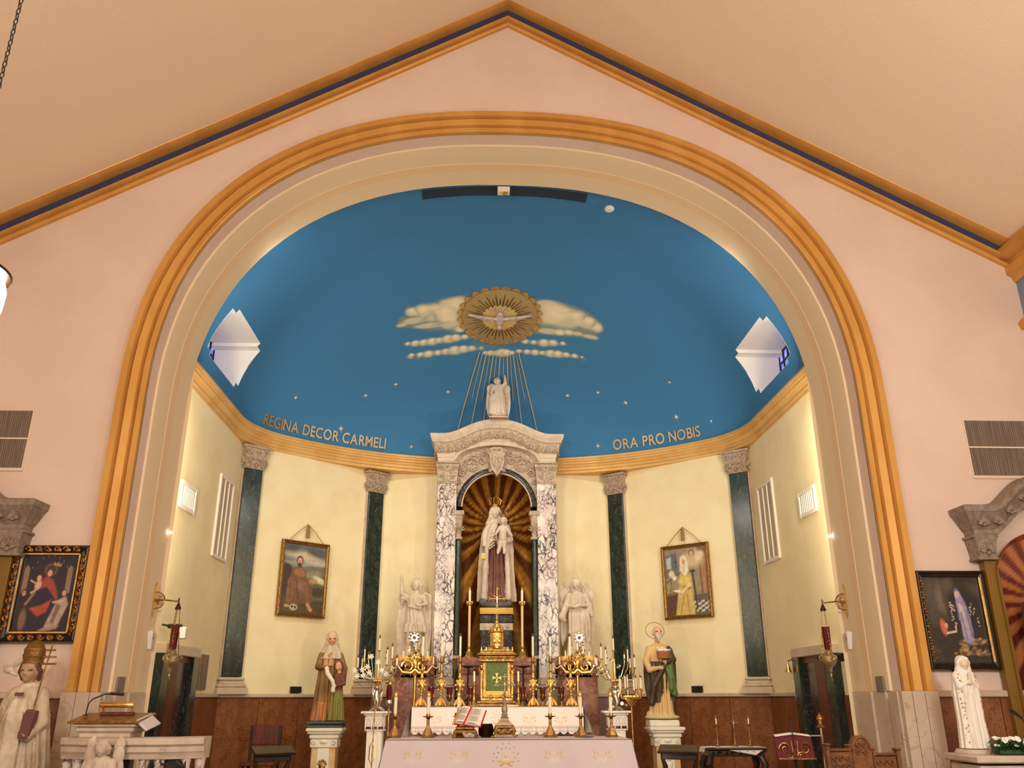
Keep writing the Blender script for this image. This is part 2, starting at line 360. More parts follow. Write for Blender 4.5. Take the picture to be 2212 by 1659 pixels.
# dado panels round the apse
dd=MB()
for i in range(5):
    a,b,t,n=wall_frame(i)
    dd.add([tuple(a+n*.01)[:2]+(.3,),tuple(b+n*.01)[:2]+(.3,),tuple(b+n*.01)[:2]+(1.63,),tuple(a+n*.01)[:2]+(1.63,)],[(0,1,2,3)])
dado=dd.build('baseboard_apse',RUST,smooth=0); struct(dado,'polished rust marble dado round the apse')
for i in range(5):
    a,b,t,n=wall_frame(i); Ln=(b-a).length; k=max(1,round(Ln/.72)); s0=0
    if i in (0,4): spans=[(0,.30),(2.55,Ln)] if i==0 else [(0,Ln-2.55),(Ln-.30,Ln)]
    else: spans=[(0,Ln)]
    for sa,sb in spans:
        kk=max(1,round((sb-sa)/.72)); wv=(sb-sa)/kk
        for j in range(kk):
            M=on_wall(i,sa+wv*(j+.5),.025); MB().box((0,0,.95),(wv-.008,.03,1.32),M=None,bev=.004).build('panel',RUST,dado,).matrix_local=M
        M=on_wall(i,(sa+sb)/2,.03); MB().box((0,-.01,1.645),(sb-sa,.08,.055),bev=.008).build('cap',GREYM,dado).matrix_local=M
# cornice following the rounded plan
ZD=5.88; HD=2.5
def plan(off, t=.75, N=14):
    pts=[(4.27-off,10.02),(4.27-off,13.80-off*.45),(2.16-off*.45,15.70-off),(-2.16+off*.45,15.70-off),(-4.27+off,13.80-off*.45),(-4.27+off,10.02)]
    out=[pts[0]]
    t0=t
    for i in range(1,5):
        t=t0 if i in (1,4) else t0*2.5
        p=np.array(pts[i]);a=np.array(pts[i-1]);b=np.array(pts[i+1]); u=(a-p)/np.linalg.norm(a-p); v=(b-p)/np.linalg.norm(b-p)
        A_=p+u*t;B_=p+v*t
        for k in range(N+1): q=k/N; out.append(tuple((1-q)**2*A_+2*q*(1-q)*p+q*q*B_))
    out.append(pts[-1]); return out
sec=[(-.04,5.598),(.02,5.60),(.025,5.64),(.045,5.655),(.045,5.70),(.06,5.71),(.075,5.745),(.095,5.76),(.095,5.79),(.115,5.80),(.125,5.83),(.14,5.84),(.14,5.875),(.12,5.885),(.0,5.885)]
m=MB(); m.strip([[ (x,y,z) for x,y in plan(d,.75 if z>5.599 else .08)] for d,z in sec]); struct(m.build('trim_7',GOLDW,smooth=30),'gold cornice round the foot of the dome')
PLAN=np.array(plan(.05))
def Rfun():
    aa=np.linspace(-PI/2,PI/2,1441); out=[]
    for a in aa:
        dx,dy=math.sin(a),math.cos(a); best=0
        P=PLAN-np.array([0,10.02]); p=P[:-1]; e=P[1:]-p; den=dx*e[:,1]-dy*e[:,0]; den=np.where(abs(den)<1e-12,1e-12,den)
        t=(p[:,0]*e[:,1]-p[:,1]*e[:,0])/den; s=(p[:,0]*dy-p[:,1]*dx)/den*1.0
        s=(p[:,0]*dy-p[:,1]*dx)/(-(dx*e[:,1]-dy*e[:,0])+1e-12)*-1
        ok=(t>0)&(s>=-1e-6)&(s<=1+1e-6); best=t[ok].max() if ok.any() else 4.22
        out.append(best)
    return aa,np.array(out)
_AA,_RR=Rfun()
def Rf(a): return np.interp(a,_AA,_RR)
def dome_pt(a,ph,off=0.0):
    r=Rf(a)*np.cos(ph)-off*np.cos(ph); z=ZD+(HD-off)*np.sin(ph)
    return r*np.sin(a), 10+r*np.cos(a), z
def dome_inv(x,y,z):
    """(a,phi) of the dome point nearest in direction to (x,y,z)"""
    a=math.atan2(x,y-10); r=math.hypot(x,y-10)/Rf(a); s=(z-ZD)/HD; return a, math.atan2(s,r)
def dome_frame(x,y,z,off=.01):
    a,ph=dome_inv(x,y,z); e=1e-3
    p=Vector(dome_pt(a,ph,off)); ta=(Vector(dome_pt(a+e,ph,off))-p).normalized(); tp=(Vector(dome_pt(a,ph+e,off))-p).normalized()
    nn=ta.cross(tp).normalized()
    if nn.dot(Vector((0,10,6))-p)<0: nn=-nn
    up=tp; xx=up.cross(nn).normalized()     # right-handed: x right, z normal -> build columns (x, up, n)
    return Matrix(((xx.x,up.x,nn.x,p.x),(xx.y,up.y,nn.y,p.y),(xx.z,up.z,nn.z,p.z),(0,0,0,1)))
# --- painter
class Paint:
    def __init__(s,X,Y,base): s.X=X; s.Y=Y; s.C=np.empty(X.shape+(3,)); s.C[:]=srgb(base); s.A=np.zeros(X.shape)
    def _mix(s,w,col):
        c=np.array(srgb(col)) if not isinstance(col,np.ndarray) else col
        s.C+= (c-s.C)*w[...,None]; s.A=np.maximum(s.A,w)
    def ell(s,cx,cy,rx,ry,col,rot=0,soft=.15,al=1):
        c_,s_=math.cos(math.radians(rot)),math.sin(math.radians(rot)); dx=s.X-cx;dy=s.Y-cy
        d=np.sqrt(((dx*c_+dy*s_)/rx)**2+((-dx*s_+dy*c_)/ry)**2); w=np.clip((1+soft-d)/(2*soft),0,1); s._mix(w*w*(3-2*w)*al,col); return s
    def poly(s,pts,col,soft=1.0,al=1):
        P=np.array(pts,float); n=len(P); ins=np.zeros(s.X.shape,bool); dm=np.full(s.X.shape,1e9)
        for i in range(n):
            a=P[i];b=P[(i+1)%n]; e=b-a
            cond=((a[1]>s.Y)!=(b[1]>s.Y)); 
            with np.errstate(divide='ignore',invalid='ignore'): xi=a[0]+(s.Y-a[1])*e[0]/(e[1] if e[1]!=0 else 1e-9)
            ins^=cond&(s.X<xi)
            t=np.clip(((s.X-a[0])*e[0]+(s.Y-a[1])*e[1])/(e@e+1e-12),0,1)
            dm=np.minimum(dm,np.hypot(s.X-a[0]-t*e[0],s.Y-a[1]-t*e[1]))
        sd=np.where(ins,dm,-dm); w=np.clip(sd/(soft*.6)*.5+.5,0,1); s._mix(w*al,col); return s
    def line(s,a,b,wd,col,al=1):
        a=np.array(a,float);b=np.array(b,float);e=b-a; t=np.clip(((s.X-a[0])*e[0]+(s.Y-a[1])*e[1])/(e@e+1e-12),0,1)
        d=np.hypot(s.X-a[0]-t*e[0],s.Y-a[1]-t*e[1]); s._mix(np.clip((wd-d)/(wd*.5),0,1)*al,col); return s
    def noise(s,amp,sc_,seed=0):
        r=np.random.RandomState(seed); f=np.zeros(s.X.shape)
        for k in range(14):
            kx,ky=r.normal(0,sc_,2); f+=np.sin(s.X*kx+s.Y*ky+r.rand()*6.28)
        s.C*=(1+amp*f/3.7)[...,None]; s.C=np.clip(s.C,0,1); return s
def set_attr(me,C,name='paint'):
    at=me.color_attributes.new(name,'FLOAT_COLOR','POINT'); c=np.ones((len(me.vertices),4),np.float32); c[:,:3]=C.reshape(-1,3); at.data.foreach_set('color',c.ravel())
# --- dome mesh with painted clouds and side openings
def dense(lo,hi,step,dl,dh,ds): 
    a=list(np.arange(lo,dl,step)); b=list(np.arange(dl,dh,ds)); c=list(np.arange(dh,hi,step)); return a+b+c+[hi]
ca=dense(-PI/2,PI/2,.02,-.5,.5,.0036); cp=dense(0,PI/2-.0005,.022,.66,1.08,.0042)
aa,pp=np.meshgrid(np.array(ca),np.array(cp)); DX,DY,DZ=dome_pt(aa,pp)
mx=DX/.00803+1078; ypx=np.interp(DY,[11.5,12.642,13.391,13.43,14.137,14.287,15.6],[520,614,681,682,750,765,930])
# mural is painted in the plane of the photograph-free mural grid: u 0..2212/4.608 units of 1.74 mm
U=(mx-840)*4.608; V=(ypx-580)*4.608
P=Paint(U,V,(62,124,174)); P.A[:]=0
cl=(206,200,176); sh=(130,142,136); hi=(240,226,196)
P.poly([(165,390),(180,345),(260,350),(340,320),(430,335),(510,300),(620,285),(720,270),(900,300),(900,640),(740,600),(650,640),(560,600),(380,590),(200,535),(110,520),(75,500),(90,470),(120,430),(190,440)],sh,26)
P.poly([(1440,300),(1560,300),(1760,320),(1930,360),(2040,410),(2130,470),(2150,520),(2080,560),(2110,590),(2100,625),(1900,620),(1700,640),(1450,630),(1350,500)],sh,26)
for e in [(230,395,60,40),(330,400,75,62),(430,420,110,80),(560,450,95,85),(640,400,110,100),(600,540,90,50),(690,560,80,45),(250,480,110,25),(400,540,150,25),(120,500,50,18),(1600,420,170,110),(1750,460,160,95),(1870,430,90,60),(1980,470,90,55),(2090,500,50,40),(1600,600,100,28),(1720,600,55,30),(1810,590,55,26),(1900,590,50,20),(2030,600,80,18),(560,350,60,40),(700,330,80,50),(1560,340,100,40)]:
    P.ell(e[0],e[1],e[2],e[3],cl,soft=.3,al=.9)
for e in [(335,385,40,28),(560,430,60,50),(680,350,70,40),(590,490,60,30),(230,385,30,18),(700,610,40,18),(1680,410,110,60),(1860,420,50,30),(1990,450,45,25),(1720,600,35,18),(1810,588,30,14),(450,370,60,22),(2090,490,25,20)]:
    P.ell(e[0],e[1],e[2],e[3],hi,soft=.6,al=.85)
for e in [(455,455,60,14,70),(285,410,50,10,60),(520,530,90,12,-12),(330,480,80,12,-25),(1935,440,60,13,-60),(2045,480,45,10,-60),(1640,540,130,14,3),(1800,395,90,10,-14),(640,575,60,10,-20),(400,350,70,9,10)]:
    P.ell(e[0],e[1],e[2],e[3],(150,156,142),rot=e[4],soft=.9,al=.6)
for e in [(470,410,50,26,40),(380,375,45,24,10),(620,330,70,30,0),(620,460,55,45,0),(1600,380,70,40,0),(1760,410,60,34,-20),(1900,470,40,30,-30),(250,410,34,20,10),(1600,475,80,36,0),(2060,505,34,16,-30)]:
    P.ell(e[0],e[1],e[2],e[3],(228,214,180),rot=e[4],soft=.9,al=.7)
def strand(x0,x1,y,n,amp,seed,ww=24):
    r=random.Random(seed); P.poly([(x0,y-4),((x0+x1)/2,y-16),(x1,y-4),(x1,y+4),((x0+x1)/2,y+24),(x0,y+6)],sh,14)
    for k in range(n):
        t=(k+.5)/n; tap=math.sin(PI*min(1,max(.12,t)))**.5; rr=ww*(.75+.55*r.random())*tap; x=x0+(x1-x0)*t+r.uniform(-6,6)
        P.ell(x,y+rr*.25+amp*math.sin(t*5),rr*1.9,rr*.8,(150,152,132),soft=.5,al=.8); P.ell(x,y+amp*math.sin(t*5),rr*1.5,rr*.9,cl,soft=.4); P.ell(x,y-rr*.25+amp*math.sin(t*5),rr*.8,rr*.5,hi,soft=.6,al=.9)
strand(120,870,690,9,14,1,34); strand(1320,1810,715,5,8,2,30); strand(150,960,805,9,14,3,34); strand(940,1270,838,6,4,4,34); strand(1270,2020,815,9,6,5,28)
P.ell(980,760,140,60,(110,140,150),soft=.7,al=.4)
OUT=[(11.30,6.92),(12.55,6.92),(12.55,6.865),(12.73,6.865),(12.75,6.265),(12.6,6.265),(12.6,6.19),(11.30,6.19),(11.30,6.26),(11.14,6.26),(11.14,6.86),(11.30,6.86)]
def in_poly(y,z,P_):
    c=False
    for i in range(len(P_)):
        a=P_[i];b=P_[i-1]
        if (a[1]>z)!=(b[1]>z) and y<(b[0]-a[0])*(z-a[1])/(b[1]-a[1])+a[0]: c=not c
    return c
nx=len(ca);ny=len(cp); idx=np.arange(nx*ny).reshape(ny,nx)
cy=(DY[:-1,:-1]+DY[1:,1:])/2; cz=(DZ[:-1,:-1]+DZ[1:,1:])/2; cx=(DX[:-1,:-1]+DX[1:,1:])/2
keep=~((abs(cx)>2.5)&(cy>11.02)&(cy<12.9)&(cz>6.08)&(cz<7.03))
q=np.stack([idx[:-1,:-1],idx[:-1,1:],idx[1:,1:],idx[1:,:-1]],-1)[keep]
dm=MB(); dm.v=[tuple(p) for p in np.stack([DX,DY,DZ],-1).reshape(-1,3)]; dm.f=[tuple(int(k) for k in f) for f in q]; dm.m=[0]*len(dm.f)
DOME=attrmat('dome_paint',.7,spec=.25); dome=dm.build('dome',DOME,smooth=60); set_attr(dome.data,P.C); struct(dome,'deep blue half dome with painted clouds')
# patches round the side openings (dome surface parametrised by y,z) and the white splayed shafts
def dome_x(y,z):
    s=(z-ZD)/HD; k=math.sqrt(max(1e-6,1-s*s)); lo,hi_=0.5,4.3
    for _ in range(40):
        mdd=(lo+hi_)/2; a=math.atan2(mdd,y-10)
        if math.hypot(mdd,y-10)>float(Rf(a))*k: hi_=mdd
        else: lo=mdd
    return lo
ys=sorted(set([round(v,4) for v in np.linspace(10.9,13.05,44)]+[11.14,11.30,12.55,12.6,12.73,12.75])); zs=sorted(set([round(v,4) for v in np.linspace(6.0,7.12,28)]+[6.19,6.26,6.265,6.86,6.865,6.92]))
for s in (-1,1):
    m=MB(); vs=[];fs=[];gi={}
    for i,y in enumerate(ys):
        for j,z in enumerate(zs): gi[i,j]=len(vs); vs.append((s*(dome_x(y,z)-.0),y,z))
    for i in range(len(ys)-1):
        for j in range(len(zs)-1):
            if not in_poly((ys[i]+ys[i+1])/2,(zs[j]+zs[j+1])/2,OUT): fs.append((gi[i,j],gi[i+1,j],gi[i+1,j+1],gi[i,j+1]))
    m.add(vs,fs); o=m.build('dome_side',mat('dome_blue',(62,124,174),.7,spec=.25),dome,smooth=60)
    m=MB(); ring=[]
    for i in range(len(OUT)):
        a=OUT[i];b=OUT[(i+1)%len(OUT)]
        for k in range(8): t=k/8; ring.append((a[0]+(b[0]-a[0])*t,a[1]+(b[1]-a[1])*t))
    m.strip([[(s*(dome_x(y,z)-.004),y,z) for y,z in ring],[(s*4.62,y,z) for y,z in ring]],closed=True)
    win=m.build('window_%d'%(1 if s<0 else 2),WHITEP,smooth=25); struct(win,'white shaft with a stained glass window in the dome')
    GL=mat('stained_glass',(70,90,200),.3,emit=1.1,noise=9,col2=(215,225,255),ramp=(.45,.52))
    MB().box((s*4.63,11.95,6.55),(.02,1.66,.8)).build('glass',GL,win)
    fm=MB()
    for yy in np.linspace(11.14,12.74,9): fm.box((s*4.612,yy,6.55),(.03,.03,.76))
    for zz in np.linspace(6.2,6.91,5): fm.box((s*4.612,11.95,zz),(.03,1.6,.025))
    fm.build('lead_bars',BLACKP,win)
# ------------------------------------------------------------------ sculpting: smooth-union distance field -> surface nets
class Sculpt:
    def __init__(s,lo,hi,res):
        s.lo=np.array(lo,float); s.h=res; n=np.ceil((np.array(hi)-s.lo)/res).astype(int)+1; s.n=n
        s.F=np.full(n,.2,np.float32); s.I=np.zeros(n,np.int8)
    def _box(s,lo,hi,pad):
        a=np.clip(((np.array(lo)-pad-s.lo)/s.h).astype(int),0,s.n-1); b=np.clip(((np.array(hi)+pad-s.lo)/s.h).astype(int)+2,1,s.n)
        ax=[s.lo[i]+s.h*np.arange(a[i],b[i]) for i in range(3)]
        X=ax[0][:,None,None];Y=ax[1][None,:,None];Z=ax[2][None,None,:]
        return (slice(a[0],b[0]),slice(a[1],b[1]),slice(a[2],b[2])),X,Y,Z
    def _put(s,sl,d,k,mat):
        F=s.F[sl]; I=s.I[sl]; d=d.astype(np.float32)
        I[...]=np.where(d<F,mat,I)
        if k>0:
            h=np.clip(.5+.5*(F-d)/k,0,1); s.F[sl]=F*(1-h)+d*h-k*h*(1-h)
        else: s.F[sl]=np.minimum(F,d)
        return s
    def cap(s,a,b,ra,rb,k=.01,mat=0):
        a=np.array(a,float);b=np.array(b,float);R=max(ra,rb); sl,X,Y,Z=s._box(np.minimum(a,b)-R,np.maximum(a,b)+R,.04)
        e=b-a; t=np.clip(((X-a[0])*e[0]+(Y-a[1])*e[1]+(Z-a[2])*e[2])/(e@e+1e-12),0,1)
        d=np.sqrt((X-a[0]-t*e[0])**2+(Y-a[1]-t*e[1])**2+(Z-a[2]-t*e[2])**2)-(ra+(rb-ra)*t); return s._put(sl,d,k,mat)
    def chain(s,pts,rs,k=.01,mat=0):
        for i in range(len(pts)-1): s.cap(pts[i],pts[i+1],rs[i],rs[i+1],k,mat)
        return s
    def ell(s,c,r,k=.01,mat=0,rx=0,ry=0,rz=0,cut=False,fold=None):
        M=np.array(eul(rx,ry,rz).to_3x3()).T; R=max(r); sl,X,Y,Z=s._box(np.array(c)-R,np.array(c)+R,.04)
        x=X-c[0];y=Y-c[1];z=Z-c[2]; q=[M[i,0]*x+M[i,1]*y+M[i,2]*z for i in range(3)]
        k0=np.sqrt((q[0]/r[0])**2+(q[1]/r[1])**2+(q[2]/r[2])**2)+1e-6; k1=np.sqrt((q[0]/r[0]**2)**2+(q[1]/r[1]**2)**2+(q[2]/r[2]**2)**2)+1e-6
        d=k0*(k0-1)/k1
        if fold: d=d+fold[0]*np.sin(q[fold[2]]*fold[1])
        if cut:
            F=s.F[sl]; d=-d; h=np.clip(.5-.5*(F-d)/max(k,1e-4),0,1); s.F[sl]=F*(1-h)+d*h+k*h*(1-h); return s
        return s._put(sl,d,k,mat)
    def loft(s,secs,amp=.06,nf=9,k=.012,mat=0,ph=0,tw=0,amp2=0,nf2=4,front=None,sharp=1.0):
        """secs: (z,cx,cy,rx,ry[,amp scale]) bottom to top. folds run down the cloth"""
        S=np.array([list(q)+[1]*(6-len(q)) for q in secs],float); lo=(min(S[:,1]-S[:,3]),min(S[:,2]-S[:,4]),S[0,0]); hi=(max(S[:,1]+S[:,3]),max(S[:,2]+S[:,4]),S[-1,0])
        sl,X,Y,Z=s._box(np.array(lo)*1.0-.02,np.array(hi)+.02,.03); z=Z[0,0]; g=[np.interp(z,S[:,0],S[:,i])[None,None,:] for i in range(1,6)]
        dx=X-g[0];dy=Y-g[1]; th=np.arctan2(dy/g[3],dx/g[2]); rr=np.sqrt((dx/g[2])**2+(dy/g[3])**2)
        f=np.sin(nf*th+ph+tw*Z+1.3*np.sin(2*th+1)); f=np.sign(f)*abs(f)**.7+.35*np.sin(2.3*nf*th+ph*3-tw*Z+2*np.sin(3*th)); f2=np.sin(nf2*th+ph*2+tw*Z*.5)
        R=1+g[4]*(amp*1.25*f+amp2*1.3*f2); d=(rr-R)*np.minimum(g[2],g[3])*.9
        d=np.maximum(d,np.maximum(S[0,0]-Z,Z-S[-1,0])); return s._put(sl,d,k,mat)
    def box(s,c,r,k=.006,mat=0,rx=0,ry=0,rz=0,rd=.004):
        M=np.array(eul(rx,ry,rz).to_3x3()).T; R=float(np.linalg.norm(r)); sl,X,Y,Z=s._box(np.array(c)-R,np.array(c)+R,.03)
        x=X-c[0];y=Y-c[1];z=Z-c[2]; q=[abs(M[i,0]*x+M[i,1]*y+M[i,2]*z)-r[i]+rd for i in range(3)]
        d=np.sqrt(sum(np.maximum(v,0)**2 for v in q))+np.minimum(np.maximum(np.maximum(q[0],q[1]),q[2]),0)-rd; return s._put(sl,d,k,mat)
    def mesh(s,name,mats,parent=None,scale=1.0,M=None):
        F=s.F.copy(); F[0]=F[-1]=.2; F[:,0]=F[:,-1]=.2; F[:,:,0]=F[:,:,-1]=.2; n=F.shape; neg=F<0
        cn=tuple(k-1 for k in n); cnt=np.zeros(cn,np.float32); acc=np.zeros(cn+(3,),np.float32)
        off=[(i,j,k) for i in (0,1) for j in (0,1) for k in (0,1)]
        def sub(A,o): return A[o[0]:n[0]-1+o[0],o[1]:n[1]-1+o[1],o[2]:n[2]-1+o[2]]
        for a in off:
            for ax in range(3):
                if a[ax]: continue
                b=list(a); b[ax]=1; fa,fb=sub(F,a),sub(F,b); cr=(fa<0)!=(fb<0)
                if not cr.any(): continue
                w=np.nonzero(cr); t=fa[w]/(fa[w]-fb[w]); p=np.zeros((len(t),3),np.float32); p[:]=a; p[:,ax]+=t; acc[w]+=p; cnt[w]+=1
        act=np.nonzero(cnt>0); ids=np.full(cn,-1,np.int64); ids[act]=np.arange(len(act[0]))
        V=np.stack(act,-1)+acc[act]/cnt[act][:,None]; V=V*s.h+s.lo; mid=s.I[act]; faces=[]
        for ax in range(3):
            o1=[0,0,0];o1[ax]=1; A=F[tuple(slice(0,n[i]-o1[i]) for i in range(3))]<0; B=F[tuple(slice(o1[i],n[i]) for i in range(3))]<0
            w=np.stack(np.nonzero(A!=B),-1); sg=A[tuple(w.T)]; u,v=(ax+1)%3,(ax+2)%3; eu=np.zeros(3,int);eu[u]=1;ev=np.zeros(3,int);ev[v]=1
            ok=(w[:,u]>0)&(w[:,v]>0)&(w[:,u]<cn[u])&(w[:,v]<cn[v]); w=w[ok];sg=sg[ok]
            q=np.stack([ids[tuple((w-eu-ev).T)],ids[tuple((w-ev).T)],ids[tuple(w.T)],ids[tuple((w-eu).T)]],-1)
            q[~sg]=q[~sg][:,::-1]; faces.append(q)
        Q=np.concatenate(faces); Q=Q[(Q>=0).all(1)]
        me=bpy.data.meshes.new(name); me.vertices.add(len(V)); me.vertices.foreach_set('co',(V*scale).astype(np.float32).ravel())
        me.loops.add(len(Q)*4); me.loops.foreach_set('vertex_index',Q.astype(np.int32).ravel()); me.polygons.add(len(Q)); me.polygons.foreach_set('loop_start',np.arange(0,len(Q)*4,4,dtype=np.int32))
        if not isinstance(mats,(list,tuple)): mats=[mats]
        for m_ in mats: me.materials.append(m_)
        if len(mats)>1: me.polygons.foreach_set('material_index',np.clip(mid[Q[:,0]],0,len(mats)-1).astype(np.int32))
        me.polygons.foreach_set('use_smooth',np.ones(len(Q),bool)); me.update(calc_edges=True); me.validate()
        if M is not None: me.transform(M)
        o=bpy.data.objects.new(name,me); COL.objects.link(o)
        if parent is not None: o.parent=parent
        return o

def head(S,c,r=.1,skin=0,hair=None,tilt=0,turn=0,beard=None,veil=None,bald=False,eyes=None):
    """r = half height of the head; faces -Y"""
    c=np.array(c,float); T=np.array(eul(tilt,0,turn).to_3x3())
    def p(x,y,z): return c+T@np.array([x,y,z])*r
    S.ell(c,(.74*r,.86*r,r),.01,skin,tilt,0,turn)
    S.ell(p(0,-.25,-.45),(.52*r,.55*r,.5*r),.02,skin)
    if hair is not None and not bald:
        S.ell(p(0,.16,.16),(.86*r,.88*r,.96*r),.006,hair)
        for s_ in (-1,1): S.chain([p(s_*.6,-.25,.5),p(s_*.84,.05,-.1),p(s_*.72,.3,-.8)],[.26*r,.3*r,.24*r],.012,hair)
        S.ell(p(0,-1.0,-.1),(.52*r,.42*r,.85*r),.01,skin,cut=True)
        S.ell(p(0,-.5,-.15),(.56*r,.34*r,.78*r),.012,skin)
    if bald:
        for s_ in (-1,1): S.chain([p(s_*.74,.1,.3),p(s_*.74,.2,-.4)],[.2*r,.22*r],.01,hair)
    for s_ in (-1,1):
        S.ell(p(s_*.3,-.96,.02),(.2*r,.16*r,.13*r),.02,skin,cut=True)
        S.ell(p(s_*.3,-.76,.01),(.12*r,.1*r,.07*r),.004,eyes if eyes is not None else skin)
        S.chain([p(s_*.12,-.88,.16),p(s_*.46,-.74,.18)],[.05*r,.05*r],.02,skin)
        S.ell(p(s_*.26,-.72,-.28),(.2*r,.14*r,.2*r),.03,skin)
    S.chain([p(0,-.86,.12),p(0,-1.04,-.24)],[.06*r,.115*r],.012,skin)
    S.chain([p(-.16,-.8,-.47),p(.16,-.8,-.47)],[.05*r,.05*r],.01,skin)
    S.chain([p(-.12,-.78,-.56),p(.12,-.78,-.56)],[.05*r,.05*r],.01,skin)
    S.ell(p(0,-.66,-.8),(.2*r,.18*r,.17*r),.02,skin)
    if beard is not None:
        S.chain([p(-.45,-.5,-.5),p(-.2,-.78,-.85),p(0,-.82,-1.5)],[.2*r,.26*r,.14*r],.02,beard)
        S.chain([p(.45,-.5,-.5),p(.2,-.78,-.85),p(.05,-.8,-1.7)],[.2*r,.26*r,.1*r],.02,beard)
        S.chain([p(-.3,-.86,-.48),p(0,-.96,-.38),p(.3,-.86,-.48)],[.07*r,.08*r,.07*r],.012,beard)
    if veil is not None:
        S.ell(p(0,.2,.2),(.98*r,.98*r,1.04*r),.006,veil)
        for s_ in (-1,1): S.chain([p(s_*.55,-.5,.72),p(s_*.88,-.25,0),p(s_*.9,-.15,-.9),p(s_*1.3,.1,-1.9)],[.2*r,.22*r,.26*r,.34*r],.02,veil)
        S.ell(p(0,.35,-1.0),(1.05*r,.7*r,1.1*r),.03,veil)
    S.cap(p(0,.0,-.7),p(0,.12,-1.5),.44*r,.5*r,.015,skin)
def hand(S,c,d,r=.03,mat=0,side=1,k=.004,curl=.3):
    """open hand at wrist c reaching in direction d"""
    c=np.array(c,float); d=np.array(d,float); d/=np.linalg.norm(d); u=np.cross(d,[0,1,0]); u=u/(np.linalg.norm(u)+1e-9); nn=np.cross(u,d)
    S.ell(tuple(c+d*r*1.1),(r*.95,r*.75,r*1.1),.012,mat)
    for i,f in enumerate((-.66,-.22,.22,.66)):
        b=c+d*r*1.7+u*r*f; L=(1.5,1.8,1.7,1.3)[i]*r; m=b+d*L*.6; e=m+d*L*.45*(1-curl)+nn*L*curl*.5
        S.chain([b,m,e],[r*.27,r*.23,r*.18],k,mat)
    b=c+d*r*.6+u*r*side*.8; S.chain([b,b+d*r*.7+u*r*side*.55,b+d*r*1.3+u*r*side*.6],[r*.3,r*.26,r*.2],k,mat)
def wing_mesh(L=.9,wd=.26,side=1,lift=0.0,mt=None,parent=None,M=None,name='wing'):
    """feathered wing hanging behind the shoulder: rows of overlapping feathers"""
    m=MB(); 
    def feather(x,z,l,w,a,y):
        T=Matrix.Translation((x,y,z))@Matrix.Rotation(a,4,'Y')
        m.ball((0,0,-l/2),(w,.012*L/.9+.004,l/2),8,6,T)
    n=9
    for i in range(n):
        t=i/(n-1); feather(side*(.04+wd*(1-t)*.95)*1.0,-.10*L-.06*L*t,L*(.86-.40*t)*1.0,.042,side*(.02+.05*t),.055)
    for i in range(7):
        t=i/6; feather(side*(.05+wd*(1-t)*.85),-.03*L,L*(.50-.14*t),.04,side*.05,.035)
    for i in range(6):
        t=i/5; feather(side*(.05+wd*(1-t)*.85),.10*L-.03*L*abs(t-.4),L*(.30-.04*t),.05,side*.06,.012)
    m.tube([(side*.0,0,-.14*L),(side*.05,-.0,.02*L),(side*(.06+wd*.45),.01,.10*L),(side*(.03+wd),.02,.03*L),(side*(.05+wd),.04,-.2*L)],[.025,.034,.036,.03,.018],8)
    o=m.build(name,mt,parent,smooth=50)
    if M is not None: o.data.transform(M)
    return o
def H_(v,s): return v
# ------------------------------------------------------------------ statues (unit: metres, base at z=0, facing -Y)
RES=.0095
def std_angel(S,pose):
    # gown
    S.loft([(0.02,0,.0,.17,.13),(.1,0,0,.165,.12),(.4,0,0,.15,.11),(.62,0,0,.145,.105,.8),(.76,0,.0,.12,.09,.5),(.92,0,0,.15,.1,.4),(1.02,0,.01,.135,.085,.3),(1.06,0,.01,.07,.06,.1)],.12,11,.01,0,.7,3,.05,3)
# 1. angel at the left of the altar, arm raised
def angel_left():
    root=thing('angel_statue','pale marble angel left of the niche raising one arm high','statue',(-1.40,14.95,2.245))
    S=Sculpt((-.42,-.3,0),(.42,.3,1.5),RES); 
    S.loft([(.52,.02,0,.135,.11),(.62,.02,0,.13,.1),(.74,0,0,.115,.085),(.84,0,0,.11,.08,.4),(.98,0,0,.15,.095,.3),(1.05,0,.01,.08,.06,.1)],.10,12,.01,0,.5,2,.06,4)
    S.loft([(.40,.02,0,.16,.13),(.55,.02,0,.14,.11)],.2,12,.02,0,.5)
    S.chain([(-.06,-.02,.45),(-.07,-.06,.25),(-.09,-.02,.05)],[.06,.05,.032],.02); S.chain([(.08,0,.45),(.09,.0,.22),(.08,.02,.05)],[.065,.05,.03],.02)
    for x in (-.09,.08): S.chain([(x,.02,.035),(x-.01,-.09,.03)],[.03,.024],.01)
    S.loft([(.02,.0,.13,.22,.05),(.5,.03,.12,.2,.05),(.95,0,.08,.14,.04)],.35,9,.02,0,.2,2)      # mantle behind
    S.cap((-.08,-.09,.83),(.1,-.09,.80),.03,.03,.01)
    head(S,(.02,-.02,1.20),.095,0,0,turn=-.15)
    S.chain([(-.14,0,1.0),(-.225,-.03,1.05),(-.235,-.04,1.30)],[.046,.036,.021],.012); hand(S,(-.235,-.04,1.30),(-.12,0,1),.024)
    S.chain([(-.13,0,.98),(-.2,.0,.97),(-.225,.02,.88)],[.045,.045,.02],.02)
    S.chain([(.14,0,1.0),(.2,-.02,.88),(.1,-.12,.84)],[.046,.036,.022],.012); hand(S,(.1,-.12,.84),(-1,-.2,.3),.024)
    S.ell((0,0,.015),(.25,.18,.035),.02)
    S.mesh('figure',STATUE,root)
    for s in (-1,1): wing_mesh(.92,.17,s,mt=STATUE,parent=root,M=Matrix.Translation((s*.05,.11,.98))@eul(0,0,-s*.25))
    return root
